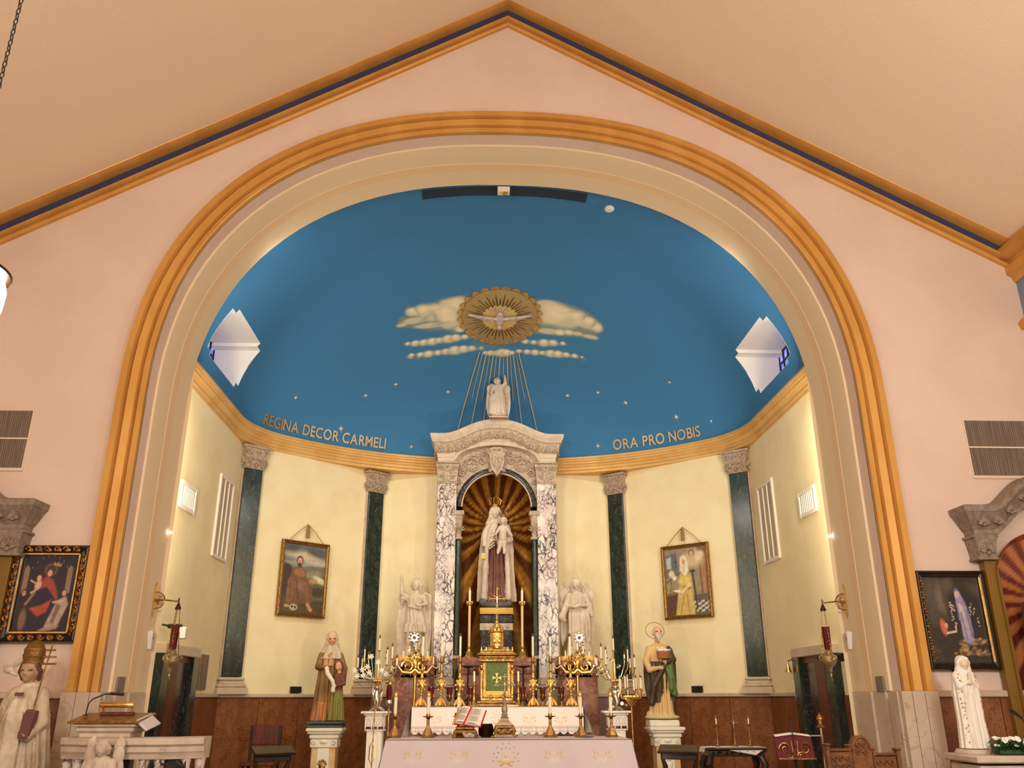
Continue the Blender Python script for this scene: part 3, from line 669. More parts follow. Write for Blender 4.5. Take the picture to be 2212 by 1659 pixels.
def angel_right():
    root=thing('angel_statue','pale marble angel right of the niche folding its arms','statue',(1.40,14.95,2.245))
    S=Sculpt((-.42,-.3,0),(.42,.3,1.42),RES)
    S.loft([(.02,0,0,.19,.14),(.2,0,0,.17,.12),(.5,.0,0,.15,.11),(.68,0,0,.15,.105,.7),(.82,0,0,.135,.09,.5),(1.0,0,0,.155,.1,.3),(1.08,0,.01,.08,.06,.1)],.11,12,.01,0,.9,2.5,.06,3)
    S.loft([(.25,.14,.03,.06,.1),(.5,.15,.03,.07,.1),(.8,.13,.0,.07,.09)],.18,7,.02,0,.2,4)
    head(S,(-.01,-.03,1.225),.095,0,0,tilt=.18)
    S.chain([(-.14,0,1.02),(-.2,-.04,.86),(-.06,-.15,.82)],[.05,.042,.024],.012); hand(S,(-.06,-.15,.82),(1,-.05,.2),.024)
    S.chain([(.14,0,1.02),(.21,-.04,.86),(.05,-.15,.84)],[.05,.042,.024],.012); hand(S,(.05,-.15,.85),(-1,-.1,.15),.024)
    S.chain([(-.2,-.04,.84),(-.27,-.04,.66),(-.23,-.05,.6)],[.05,.06,.03],.03)
    S.chain([(.2,-.05,.84),(.24,-.03,.7)],[.05,.04],.03)
    S.ell((0,0,.015),(.25,.18,.035),.02)
    S.mesh('figure',STATUE,root)
    for s in (-1,1): wing_mesh(.98,.15,s,mt=STATUE,parent=root,M=Matrix.Translation((s*.07,.11,1.12))@eul(0,0,-s*.2))
    return root
angel_left(); angel_right()
def angel_top():
    root=thing('angel_statue','small pale angel with raised arm on top of the shrine pediment','statue',(.02,14.70,6.385))
    MB().box((0,0,.02),(.36,.22,.04),bev=.006).build('plinth',ROSEM,root)
    S=Sculpt((-.24,-.2,.03),(.26,.2,.95),.0075)
    S.loft([(.08,0,0,.12,.09),(.3,0,0,.1,.08),(.45,0,0,.095,.07),(.55,0,0,.08,.06,.5),(.64,0,0,.1,.065,.3),(.69,0,0,.05,.04,.1)],.11,9,.008,0,.9,5,.07,3)
    head(S,(-.02,-.01,.755),.06,0,0,turn=.3,tilt=-.1)
    S.chain([(.09,0,.66),(.125,-.02,.7),(.12,-.03,.82)],[.035,.032,.02],.012); hand(S,(.12,-.03,.82),(-.15,0,1),.016)
    S.chain([(-.09,0,.65),(-.13,-.02,.52),(-.1,-.06,.4)],[.035,.03,.02],.012); S.chain([(-.13,-.02,.42),(-.13,-.05,.12)],[.04,.05],.03)
    S.ell((0,0,.07),(.13,.11,.04),.02); S.mesh('figure',STATUE,root)
    for s in (-1,1): wing_mesh(.56,.11,s,mt=STATUE,parent=root,M=Matrix.Translation((s*.03,.07,.63))@eul(0,0,-s*.3))
angel_top()
# Madonna in the niche
def crown(parent,c,r,h,mt=BRASS,n=7,name='crown'):
    m=MB(); m.lathe([(r*.92,0),(r,.0),(r*1.02,h*.28),(r*.94,h*.3),(r*.92,.01)],18,c)
    for k in range(n):
        a=2*PI*k/n; p=Vector((math.cos(a)*r,math.sin(a)*r,h*.28)); q=Vector((math.cos(a)*r*1.35,math.sin(a)*r*1.35,h*.75)); e=Vector((math.cos(a)*r*.95,math.sin(a)*r*.95,h))
        m.tube([p+Vector(c),q+Vector(c),e+Vector(c)],[r*.16,r*.2,r*.08],6); m.ball(tuple(e+Vector(c)),r*.17,6,5)
    return m.build(name,mt,parent)
root=thing('madonna_statue','tall marble mother and child with red-brown robe inside the arched niche','statue',(.01,15.42,3.075))
S=Sculpt((-.42,-.32,0),(.42,.3,1.95),.0105)
S.loft([(0.0,0,0,.22,.16),(.15,0,0,.2,.15),(.6,.0,0,.17,.13),(1.0,0,0,.16,.12),(1.25,0,0,.16,.12,.4),(1.42,0,0,.14,.1,.2)],.10,13,.01,1,.3,.6)
S.loft([(.05,0,.08,.31,.12),(.5,0,.07,.29,.12),(.95,0,.05,.27,.13),(1.2,0,.03,.26,.14,.6),(1.42,0,.02,.2,.12,.3),(1.52,0,.03,.08,.08,.1)],.10,11,.01,0,1.2,1.5,.05,5)
S.ell((0,-.26,.50),(.165,.16,.66),.01,cut=True); S.loft([(0.0,0,-.03,.165,.12),(.5,0,-.03,.145,.11),(1.08,0,-.03,.13,.1)],.08,13,.004,1,.3,.6)
for s,z0 in ((-1,.1),(1,.1)):
    S.chain([(s*.17,-.13,1.05),(s*.2,-.13,.6),(s*.22,-.12,z0)],[.035,.05,.05],.02,0)
S.loft([(1.00,-.17,-.09,.09,.08),(1.15,-.15,-.09,.12,.095),(1.3,-.11,-.05,.13,.10),(1.42,-.06,-.01,.11,.09)],.12,9,.02,0,.5,3)
S.chain([(-.18,-.02,1.3),(-.22,-.06,1.16),(-.1,-.18,1.18)],[.06,.055,.03],.02,0); hand(S,(-.08,-.18,1.18),(.6,-.1,.5),.026,0)
S.chain([(.18,0,1.36),(.24,-.06,1.14),(.13,-.17,1.08)],[.07,.06,.04],.03,0); hand(S,(.17,-.27,1.04),(-1,-.1,.05),.022,0,curl=.3)
for q in range(3): S.chain([(-.25+.03*q,-.12,1.2-.06*q),(-.13,-.19,1.05-.05*q),(-.04,-.18,1.12-.05*q)],[.011]*3,.012,0)
head(S,(-.03,-.03,1.64),.105,0,None,tilt=.12,turn=.15,veil=0)
# child
S.chain([(.11,-.17,1.32),(.11,-.16,1.12)],[.065,.075],.015,0); S.ell((.1,-.22,1.05),(.1,.09,.07),.02,0)
S.chain([(.07,-.26,1.05),(.03,-.27,.9),(.02,-.29,.86)],[.045,.032,.024],.012,0); S.chain([(.13,-.26,1.05),(.14,-.27,.9),(.13,-.29,.86)],[.045,.032,.024],.012,0)
S.chain([(.06,-.2,1.34),(.0,-.23,1.24),(-.02,-.23,1.2)],[.032,.026,.02],.01,0); S.chain([(.17,-.2,1.34),(.24,-.2,1.22),(.27,-.2,1.19)],[.032,.028,.022],.01,0)
head(S,(.115,-.2,1.465),.07,0,0,turn=-.1)
S.mesh('figure',[STATUE,mat('red_brown_marble',(112,58,44),.22,noise=6,col2=(88,42,34),coat=.3)],root)
crown(root,(-.03,-.0,1.74),.085,.17,BRASSD); crown(root,(.115,-.2,1.53),.055,.08,BRASSD)
m=MB(); m.box((-.24,-.2,.82),(.085,.02,.1),M=eul(0,.1,0),bev=.004)
for k in range(3): m.ball((-.26+.02*k,-.215,.82),.012,6,5)
m.build('scapular',mat('gold_thread',(236,196,90),.3,metal=.6),root)
m=MB(); 
for k in range(34): m.ball((-.2+.012*math.sin(k*.2),-.2,.95-.028*k),.009,6,4)
m.build('rosary',WAX,root)
S=Sculpt((-.34,-.3,-.14),(.34,.3,.1),.012); S.ell((0,0,-.02),(.26,.2,.09),.01); S.ell((-.24,-.12,.03),(.07,.06,.08),.02); S.ell((.22,-.12,.0),(.07,.06,.06),.02)
S.mesh('base',mat('grey_stone',(92,88,90),.4),root)
for o_ in root.children: o_.data.transform(Matrix.Translation((0,0,.09)))

# mother teaching a girl, painted
root=thing('saint_statue','painted statue of veiled woman teaching a girl, on the left pedestal','statue',(-2.60,14.0,1.235))
S=Sculpt((-.36,-.3,0),(.36,.28,1.42),.0088)
mats_=[SKIN,mat('paint_tan_robe',(150,108,58),.55,noise=4,col2=(120,88,50)),mat('paint_cream_veil',(206,186,164),.55),mat('paint_orange',(190,116,66),.55),mat('paint_olive',(128,124,52),.55),mat('paint_maroon',(112,56,48),.55),HAIR,mat('paint_parchment',(228,220,204),.6),mat('eye_paint',(50,36,30),.4),mat('paint_base',(66,74,66),.6),mat('paint_light_tan',(196,152,100),.55)]
S.loft([(.05,-.04,0,.21,.15),(.3,-.04,0,.18,.13),(.6,-.04,0,.155,.12),(.8,-.03,0,.15,.11,.6),(1.0,-.02,0,.15,.1,.3),(1.1,-.01,.01,.07,.06,.1)],.10,12,.01,1,.4,1.2,.05,3)
S.loft([(.04,-.08,-.06,.14,.1),(.3,-.06,-.05,.1,.09)],.14,9,.01,3,1.1)
S.loft([(.84,-.02,-.03,.10,.09),(1.0,-.02,-.02,.10,.09)],.06,8,.01,10)
S.loft([(.95,-.01,0,.18,.115),(1.05,0,.01,.15,.1),(1.14,0,.01,.09,.08)],.08,9,.02,2,.6)
head(S,(.0,-.04,1.26),.088,0,None,tilt=.25,turn=.2,veil=2,eyes=8)
S.chain([(-.15,0,1.0),(-.185,-.06,.83),(-.08,-.16,.82)],[.055,.046,.028],.02,1); hand(S,(-.06,-.16,.82),(.8,-.2,-.3),.024,0)
S.chain([(.13,.02,.98),(.2,0,.8),(.2,.0,.62)],[.06,.06,.05],.02,1)
S.loft([(.05,.14,-.1,.115,.1),(.3,.14,-.1,.095,.085),(.48,.14,-.1,.08,.07,.6)],.13,10,.01,4,.2,2)
S.loft([(.46,.14,-.1,.08,.07),(.6,.14,-.1,.075,.065,.5),(.70,.14,-.1,.08,.06,.3),(.74,.14,-.09,.04,.04)],.06,8,.01,5,.2)
head(S,(.15,-.12,.84),.066,0,6,turn=-.35,tilt=.05,eyes=8)
S.chain([(.21,-.1,.68),(.24,-.14,.58),(.14,-.2,.55)],[.035,.03,.02],.012,5); hand(S,(.14,-.2,.55),(-1,-.1,0),.017,0)
S.chain([(-.03,-.2,.8),(.0,-.22,.72),(.08,-.23,.62),(.1,-.22,.55),(.09,-.21,.48)],[.03,.035,.03,.03,.035],.005,7)
S.box((0,-.02,.02),(.28,.2,.022),.01,9); S.mesh('figure',mats_,root)
# bearded man with doves, painted
root=thing('saint_statue','painted statue of haloed bearded man holding a basket of doves','statue',(2.57,14.0,1.29))
S=Sculpt((-.38,-.32,0),(.36,.28,1.5),.0088)
m2=[SKIN,mat('paint_beige_tunic',(214,176,120),.5),mat('paint_brown_mantle',(74,58,38),.5,noise=5,col2=(60,46,30)),mat('paint_green_lining',(84,110,52),.5),GREYHAIR,MATS['eye_paint'],mat('paint_rock',(206,186,146),.6)]
S.loft([(.04,0,0,.17,.13),(.35,0,0,.15,.12),(.7,0,0,.145,.11),(.95,0,0,.155,.1,.5),(1.07,0,0,.15,.09,.3),(1.13,0,.01,.07,.06,.1)],.11,13,.01,1,.4,.3)
S.loft([(.25,-.06,.0,.14,.12),(.45,-.05,.0,.17,.13),(.7,-.04,.0,.18,.13),(.84,-.05,.0,.17,.12)],.09,10,.01,2,.4,-4,.05,3)
S.loft([(.12,.06,.06,.14,.11),(.4,.1,.05,.15,.12),(.8,.12,.03,.13,.12),(1.05,.11,.02,.1,.09)],.12,9,.01,2,1.4,2)
S.chain([(-.17,-.1,.24),(-.12,-.13,.5),(.1,-.14,.86)],[.05,.045,.04],.02,2)
S.chain([(.13,-.1,.98),(.16,-.13,.6),(.2,-.1,.38)],[.045,.045,.05],.02,3); S.chain([(.05,-.13,.88),(.14,-.15,.6),(.14,-.14,.45)],[.03,.035,.04],.015,3)
head(S,(-.01,-.04,1.30),.09,0,4,beard=4,bald=True,eyes=5,turn=.1)
S.chain([(-.14,0,1.04),(-.21,-.03,.86),(-.18,-.1,.72)],[.06,.052,.04],.02,1); S.chain([(-.18,-.1,.72),(-.06,-.17,.75)],[.04,.03],.01,1); hand(S,(-.05,-.17,.75),(1,-.1,.1),.025,0,curl=.6)
S.chain([(.15,0,1.03),(.21,-.05,.88),(.1,-.17,.84)],[.065,.055,.036],.02,2); hand(S,(.1,-.17,.84),(-.9,-.3,.1),.025,0)
S.ell((-.06,-.1,.04),(.04,.06,.03),.01,0); S.ell((0,0,.03),(.27,.2,.05),.02,6); S.ell((-.16,.02,.08),(.08,.08,.05),.02,6); S.mesh('figure',m2,root)
m=MB(); m.tube([(math.cos(a)*.15-.03,.03+.05*math.sin(a),1.33+.13*math.sin(a)) for a in np.linspace(0,2*PI,40)[:-1]],.0055,6,closed=True); m.build('halo',BRASSD,root)
b=thing('basket','woven basket with two white doves held by the bearded statue','basket',(2.60,13.80,2.18))
m=MB(); m.lathe([(.075,0),(.085,.01),(.1,.10),(.104,.11),(.095,.11),(.08,.02)],14,(0,0,0),sy=.8)
for zz in (.02,.045,.07,.095):
    m.tube([(math.cos(a)*(.084+.2*zz),math.sin(a)*(.084+.2*zz)*.8,zz) for a in np.linspace(0,2*PI,25)[:-1]],.007,5,closed=True)
m.build('wicker',mat('wicker',(176,116,76),.7),b)
for x in (-.035,.04):
    q=MB(); q.ball((x,0,.125),(.05,.03,.03),10,7); q.ball((x-.045,-.0,.155),.02,8,6); q.ball((x-.062,0,.155),(.012,.005,.005),6,4); q.ball((x+.06,0,.13),(.035,.02,.012),8,5); q.build('dove',STATUE2,b)

# pope statue at the far left
root=thing('saint_statue','weathered stone pope statue with gold tiara and triple cross, far left','statue',(-4.39,8.35,.262))
MB().box((0,0,.14),(.55,.42,.28),bev=.02).build('plinth',STONE,root)
S=Sculpt((-.4,-.3,.27),(.4,.28,1.85),.0095)
m3=[mat('aged_paint_robe',(196,176,148),.6,noise=7,col2=(168,148,120)),mat('aged_flesh',(176,142,112),.55),mat('aged_white',(216,200,176),.6,noise=9,col2=(190,172,148)),GILT,HAIR,mat('book_cover',(104,62,58),.5)]
S.loft([(.28,0,0,.20,.15),(.6,0,0,.18,.14),(1.0,0,0,.17,.13),(1.3,0,0,.17,.12,.6),(1.42,0,.01,.15,.1,.3),(1.48,0,.01,.07,.06,.1)],.08,12,.01,2,.4,.5)
for s in (-1,1): S.loft([(.33,s*.17,.02,.09,.12),(.8,s*.18,.0,.09,.14),(1.2,s*.12,.0,.085,.12),(1.43,s*.05,.01,.08,.085)],.10,8,.03,0,.8*s,2)
S.box((0,-.15,.95),(.07,.02,.28),.01,2); S.box((0,-.165,.69),(.078,.02,.02),.004,3)
S.chain([(-.13,0,1.38),(-.19,-.06,1.2),(-.17,-.14,1.26)],[.055,.05,.03],.02,0); hand(S,(-.19,-.15,1.25),(0,-.15,1),.028,1)
S.chain([(.13,0,1.38),(.195,-.06,1.14),(.14,-.17,1.02)],[.055,.05,.032],.02,0); hand(S,(.15,-.18,1.03),(-.6,-.1,.2),.028,1)
S.box((.13,-.17,1.13),(.045,.035,.12),.003,5,0,.15,0)
head(S,(0,-.04,1.585),.095,1,4,tilt=.1,eyes=4)
S.mesh('figure',m3,root)
m=MB(); m.lathe([(.078,1.63),(.088,1.645),(.088,1.66),(.084,1.665),(.092,1.70),(.096,1.71),(.096,1.722),(.09,1.727),(.09,1.76),(.092,1.765),(.09,1.775),(.083,1.78),(.07,1.81),(.04,1.842),(.0,1.855)],24,(0,-.02,0)); m.build('tiara',mat('tiara_gilt',(150,112,58),.4,metal=.6,noise=14,col2=(124,92,48),bump=.25,bscale=70),root)
m=MB(); m.tube([(.13,-.14,1.2),(.15,-.1,1.55),(.17,-.06,1.82)],.008,6)
for z,wd_ in ((1.76,.045),(1.70,.06),(1.64,.07)): m.tube([(.165-wd_,-.07,z),(.165+wd_,-.07,z)],.008,6)
m.build('triple_cross_staff',BRASSD,root)
m=MB(); m.ball((-.2,-.02,1.59),(.055,.03,.035),10,7); m.ball((-.24,-.02,1.62),.018,8,6); m.ball((-.14,-.0,1.66),(.06,.01,.03),8,6,eul(0,-.8,0)); m.ball((-.15,-.03,1.56),(.05,.02,.02),8,6,eul(0,.4,0)); m.build('dove',m3[2],root)
m=MB(); m.box((0,-.16,1.38),(.075,.01,.03)); m.build('morse_clasp',m3[5],root)
# white lady at the far right with gold embroidered mantle
root=thing('madonna_statue','white veiled praying lady statue with gold embroidery, far right','statue',(4.30,8.3,1.155))
S=Sculpt((-.2,-.18,0),(.2,.18,.86),.006)
S.loft([(.0,0,0,.13,.105),(.25,0,0,.115,.095),(.5,0,0,.115,.09),(.62,0,0,.105,.08,.6),(.7,0,0,.055,.05,.3)],.06,12,.008,0,.3,.4)
S.ell((0,-.12,.25),(.07,.06,.34),.01,cut=True); S.loft([(0,0,-.02,.08,.075),(.5,0,-.02,.075,.06)],.1,11,.004,0)
head(S,(0,-.02,.755),.058,1,None,tilt=.1,veil=0)
for s in (-1,1): S.chain([(s*.075,0,.64),(s*.082,-.05,.54),(s*.012,-.095,.585)],[.034,.026,.013],.012,0)
S.chain([(0,-.095,.57),(0,-.1,.66)],[.018,.01],.006,1)
S.mesh('figure',[STATUE2,mat('pale_flesh',(222,196,170),.5)],root)
m=MB()
rr_=random.Random(3)
for k in range(90):
    z=.04+.62*rr_.random(); s=rr_.choice((-1,1)); a=-PI/2+s*(.62+.5*rr_.random()); wx=np.interp(z,[0,.25,.5,.62],[.132,.118,.118,.107]); wy=wx*.8
    m.ball((wx*math.cos(a),wy*math.sin(a),z),(.007,.004,.009),5,4,eul(0,rr_.random()*3,0))
g=m.build('gold_embroidery',mat('embroidery_gold',(206,178,120),.35,metal=.7),root); g['kind']='stuff'
crown(root,(0,-.01,.815),.03,.035,BRASSD)
# ------------------------------------------------------------------ marble shrine behind the altar
def acanthus(m,c,w,h,M=None,y=0.0,d=.03):
    """a relief leaf spray: curled lobes round a stem, facing -Y, centred at c"""
    T=Matrix.Translation(c)@(M or Matrix())
    for i in range(-3,4):
        an=i*.38; l=h*(.46-.035*abs(i)); 
        m.ball((0,0,0),(w*.105,d*(1.0-.12*abs(i)),l*.56),7,5,T@Matrix.Translation((0,-d*.1,-h*.42))@Matrix.Rotation(an,4,'Y')@Matrix.Translation((0,0,l*.98)))
    m.ball((0,0,0),(w*.14,d*1.1,h*.14),7,5,T@Matrix.Translation((0,-d*.2,-h*.38)))
def scroll(m,c,r,s=1,th=.014,turns=1.4,M=None):
    T=Matrix.Translation(c)@(M or Matrix()); P=[]
    for k in range(22):
        t=k/21; a=t*turns*2*PI; q=r*(1-.78*t); P.append(T@Vector((s*q*math.cos(a),-th,q*math.sin(a))))
    m.tube(P,[th*(1-.4*k/21) for k in range(22)],5)
def cross_relief(m,c,w,h,th=.012,y=-.01):
    m.box((c[0],c[1]+y,c[2]),(th*1.6,th,h)); m.box((c[0],c[1]+y,c[2]+h*.18),(w,th,th*1.6))
sh=thing('altar_shrine','tall stone shrine with arched niche, breccia columns and curved pediment','shrine',(.01,15.0,1.48))
def L(m,name,mt,par=sh,**k): o=m.build(name,mt,par,**k); return o
# local coords: world minus (.01,15.0,1.48)
def W(x,y,z): return (x-.01,y-15.0,z-1.48)
NR=.62; NZ=4.82
# niche shell
cols=57; rows=90; V=[];Cc=[]
BR=np.array(srgb((96,50,22))); GD=np.array(srgb((172,120,48))); GD2=np.array(srgb((206,158,70))); RDB=np.array(srgb((120,60,26)))
zs_=list(np.linspace(2.23,NZ,70))
rings=[]
for z in zs_: rings.append([W(NR*math.cos(PI-PI*k/(cols-1)),15.02+NR*math.sin(PI*k/(cols-1)),z) for k in range(cols)])
for j in range(1,26):
    e=PI/2*j/25*.995; rings.append([W(NR*math.cos(e)*math.cos(PI-PI*k/(cols-1)),15.02+NR*math.cos(e)*math.sin(PI*k/(cols-1)),NZ+NR*math.sin(e)) for k in range(cols)])
m=MB(); m.strip(rings); nm=attrmat('niche_mosaic',.22,spec=.5); nm.node_tree.nodes['Principled BSDF'].inputs['Metallic'].default_value=.55
o=L(m,'niche',nm,smooth=60)
P_=np.array(m.v); px_=P_[:,0]+.0; pz_=P_[:,2]+1.48-4.62; an=np.arctan2(pz_,px_); wv=np.sin(an*21+.6*np.sin(an*5))+.35*np.sin(an*63)
hs=np.sin(P_[:,0]*310+P_[:,2]*170)*np.sin(P_[:,2]*290+P_[:,1]*200)
tt=np.clip(wv*2.2+.5,0,1)[:,None]; C_=BR*(1-tt)+GD*tt; t2=np.clip((wv-.75)*4,0,1)[:,None]; C_=C_*(1-t2)+GD2*t2; C_=C_*(1+.22*hs[:,None]); set_attr(o.data,np.clip(C_,0,1))
m=MB(); m.box(W(0,15.3,2.20),(1.3,.72,.06)); L(m,'niche_floor',GREYM)
# archivolt and front slab around the niche
def arcp(r,n=36,a0=0,a1=PI,cz=NZ): return [(r*math.cos(PI-(a0+(a1-a0)*k/n)),cz+r*math.sin(a0+(a1-a0)*k/n)) for k in range(n+1)]
m=MB(); m.strip([[W(x,y,z) for x,z in arcp(r)] for r,y in ((.615,15.02),(.615,14.955),(.632,14.95),(.635,14.96))]); L(m,'niche_trim',STONE,smooth=30)
m=MB(); m.strip([[W(x,y,z) for x,z in arcp(r)] for r,y in ((.635,14.99),(.635,14.955),(.66,14.945),(.70,14.945),(.725,14.96),(.725,15.02))]); L(m,'archivolt',BLACKM,smooth=30)
m=MB(); pr=[(-.74,2.2)]+[(-.74,NZ-.01)]+arcp(.72)+[(.74,NZ-.01),(.74,2.2)]
out=[(-1.06,2.2),(-1.06,NZ)]+[(max(-1.06,min(1.06,x*1.5)),6.0) for x,z in arcp(.72)]+[(1.06,NZ),(1.06,2.2)]
m.strip([[W(x,14.985,z) for x,z in pr],[W(x,14.985,z) for x,z in out]]); L(m,'front_slab',CARVED,smooth=0)
# mass behind (sides and top)
m=MB()
for s in (-1,1): m.box(W(s*1.045,15.33,3.75),(.05,.72,4.6)); 
m.box(W(0,15.33,6.05),(2.1,.72,.06)); L(m,'side_slab',GREYM)
# small columns
for s in (-1,1):
    m=MB(); m.lathe([(.052,0),(.055,.02),(.046,.04),(.045,1.9),(.05,1.93)],14,W(s*.672,14.93,2.28)); L(m,'colonnette',GREENM)
    m=MB(); m.box(W(s*.672,14.935,4.25),(.13,.11,.05),bev=.01); m.lathe([(.048,0),(.052,.1),(.07,.3),(.082,.38)],8,W(s*.672,14.935,4.27)); m.box(W(s*.672,14.93,4.69),(.19,.16,.09),bev=.015)
    acanthus(m,W(s*.672,14.87,4.45),.11,.24,d=.02); L(m,'small_capital',CARVED); m=MB(); m.box(W(s*.672,14.95,2.25),(.13,.12,.06),bev=.01); L(m,'small_base',CARVED)
    # big pilasters
    m=MB(); m.box(W(s*.89,14.93,3.57),(.335,.12,3.30),bev=.006); L(m,'pilaster_shaft',BRECCIA)
    m=MB(); m.box(W(s*1.075,14.99,3.57),(.03,.07,3.3),bev=.004); L(m,'edge_strip',STONE)
    m=MB(); m.box(W(s*.89,14.93,1.53),(.46,.26,.10),bev=.01); m.box(W(s*.89,14.93,1.66),(.42,.22,.18),bev=.01); m.box(W(s*.89,14.93,1.78),(.43,.23,.04),bev=.012); m.box(W(s*.89,14.93,1.85),(.39,.18,.1),bev=.014); m.box(W(s*.89,14.93,1.91),(.36,.15,.03),bev=.01); L(m,'pilaster_base',GREYM)
    m=MB(); m.box(W(s*.89,14.93,5.235),(.37,.14,.035),bev=.01); m.lathe([(.172,0),(.18,.12),(.195,.26),(.215,.33)],4,W(s*.89,14.95,5.25),sq=True,sy=.55); m.box(W(s*.89,14.92,5.60),(.42,.22,.03),bev=.008)
    for q in (-1,1):
        scroll(m,W(s*.89+q*.12,14.83,5.50),.05,q,.012); scroll(m,W(s*.89+q*.09,14.85,5.34),.045,q,.011); m.tube([W(s*.89+q*.02,14.85,5.27),W(s*.89+q*.10,14.84,5.36),W(s*.89+q*.04,14.835,5.46),W(s*.89+q*.15,14.82,5.55)],.012,5)
    cross_relief(m,W(s*.89,14.845,5.50),.10,.13); L(m,'capital',CARVED)
# entablature with curved pediment: section swept along x with rise f(x)
def fr(x,k=.27,w_=.86):
    x=abs(x)
    if x>w_: return 0
    t=x/w_; return k*(.5+.5*math.cos(PI*t**1.25))
def under(x):
    x=abs(x); return 0 if x>.76 else .33*math.sqrt(max(0,1-(x/.76)**2))**.9
xs=np.linspace(-1,1,61)
def ent(sec,name,mt):
    m=MB(); R=[]
    for d,z,kk,rr in sec:   # d: projection, z height at the ends, kk: share of rise, rr: which curve
        R.append([W(x*(1.07+d),14.86-d,z+(fr(x*1.07)*kk if rr==0 else under(x*1.07)*kk)) for x in xs])
    m.strip(R)
    for sgn,i in ((-1,0),(1,-1)):
        m.strip([[r[i] for r in R],[(r[i][0],15.65-15.0,r[i][2]) for r in R]])
    return L(m,name,mt,smooth=32)
ent([(-.12,5.61,1,1),(0,5.61,1,1),(0,5.70,.95,1),(.012,5.705,.95,1),(.015,5.775,1.0,0),(.03,5.785,1.0,0)],'architrave',STONE)
ent([(.03,5.785,1,0),(.035,5.79,1,0),(.05,5.80,1,0),(.075,5.955,1,0),(.085,5.965,1,0)],'carved_frieze',CARVED)
ent([(.085,5.965,1,0),(.10,5.97,1,0),(.105,5.995,1,0),(.125,6.02,1,0),(.14,6.07,1,0),(.145,6.12,1,0),(.13,6.125,1,0),(-.3,6.13,1,0)],'pediment_cornice',STONE)
m=MB()
for k in range(15):
    x=-1.04+2.08*k/14; c_=W(x,14.80,5.87+fr(x)); M_=eul(0,0,0)
    sl=-(fr(x+.01)-fr(x-.01))/.02; acanthus(m,c_,.15,.17,M=Matrix.Rotation(math.atan(sl)*1.0,4,'Y'),d=.022)
for s in (-1,1):
    for y in (15.0,15.2,15.4): acanthus(m,W(s*1.13,y,5.87),.15,.17,M=Matrix.Rotation(s*PI/2,4,'Z'),d=.022)
L(m,'acanthus_relief',CARVED)['kind']='stuff'
# tympanum relief
m=MB()
for s in (-1,1):
    m.tube([W(s*.46+.12*math.cos(a),14.965,5.60+.12*math.sin(a)) for a in np.linspace(0,2*PI,25)[:-1]],.014,5,closed=True)
    m.tube([W(s*.46+.085*math.cos(a),14.97,5.60+.085*math.sin(a)) for a in np.linspace(0,2*PI,21)[:-1]],.008,5,closed=True)
    cross_relief(m,W(s*.46,14.975,5.585),.15,.17); scroll(m,W(s*.27,14.97,5.66),.075,s,.015); scroll(m,W(s*.63,14.97,5.43),.07,-s,.015); scroll(m,W(s*.68,14.97,5.28),.05,s,.012)
    scroll(m,W(s*.24,14.97,5.80),.05,-s,.012); m.tube([W(s*.15,14.97,5.62),W(s*.3,14.96,5.76),W(s*.45,14.96,5.77),W(s*.62,14.965,5.66),W(s*.68,14.97,5.5)],.014,5)
    for q in ((.2,5.7),(.33,5.78),(.58,5.52),(.64,5.6),(.70,5.12)): acanthus(m,W(s*q[0],14.975,q[1]),.10,.11,M=Matrix.Rotation(-s*.8,4,'Y'),d=.015)
L(m,'scroll_relief',CARVED)['kind']='stuff'
m=MB(); m.prism([W(x,0,z)[::2] for x,z in ((-.13,5.88),(-.16,5.80),(-.13,5.72),(-.13,5.6),(-.09,5.48),(-.05,5.44),(0,5.36),(.05,5.44),(.09,5.48),(.13,5.6),(.13,5.72),(.16,5.80),(.13,5.88),(.06,5.91),(-.06,5.91))],-.14,-.02)
m.prism([W(x,0,z)[::2] for x,z in ((-.09,5.76),(-.08,5.6),(0,5.47),(.08,5.6),(.09,5.76),(0,5.79))],-.17,-.14); m.box(W(0,14.84,5.86),(.14,.03,.035),bev=.01)
for s in (-1,1): m.tube([W(s*.0,14.825,5.51),W(s*.05,14.82,5.62),W(s*-.04,14.82,5.72)],.01,5); scroll(m,W(s*.15,14.86,5.83),.035,s,.014); scroll(m,W(s*.12,14.87,5.46),.035,-s,.012)
L(m,'heraldic_shield',CARVED)
# madonna pedestal
pd=thing('statue_pedestal','dark veined marble pedestal with gold fringe under the niche madonna','pedestal',(.01,15.40,2.235))
m=MB(); m.box((0,0,.24),(.56,.4,.48),bev=.01); L(m,'shaft',BLACKM,pd); m=MB(); m.box((0,-.002,.53),(.575,.42,.12),bev=.006)
for k in range(5): m.ball((-.2+.1*k,-.212,.53),(.035,.012,.035),8,6)
L(m,'marble_band',GREYM,pd); m=MB(); m.box((0,0,.66),(.60,.45,.15),bev=.02); L(m,'cornice',BLACKM,pd)
m=MB(); m.box((0,0,.80),(.58,.44,.10),bev=.004)
for k in range(30): m.box((-.28+.0193*k,-.222,.772),(.013,.006,.06))
L(m,'gold_fringe',mat('gold_fringe',(214,172,84),.5,metal=.3),pd)
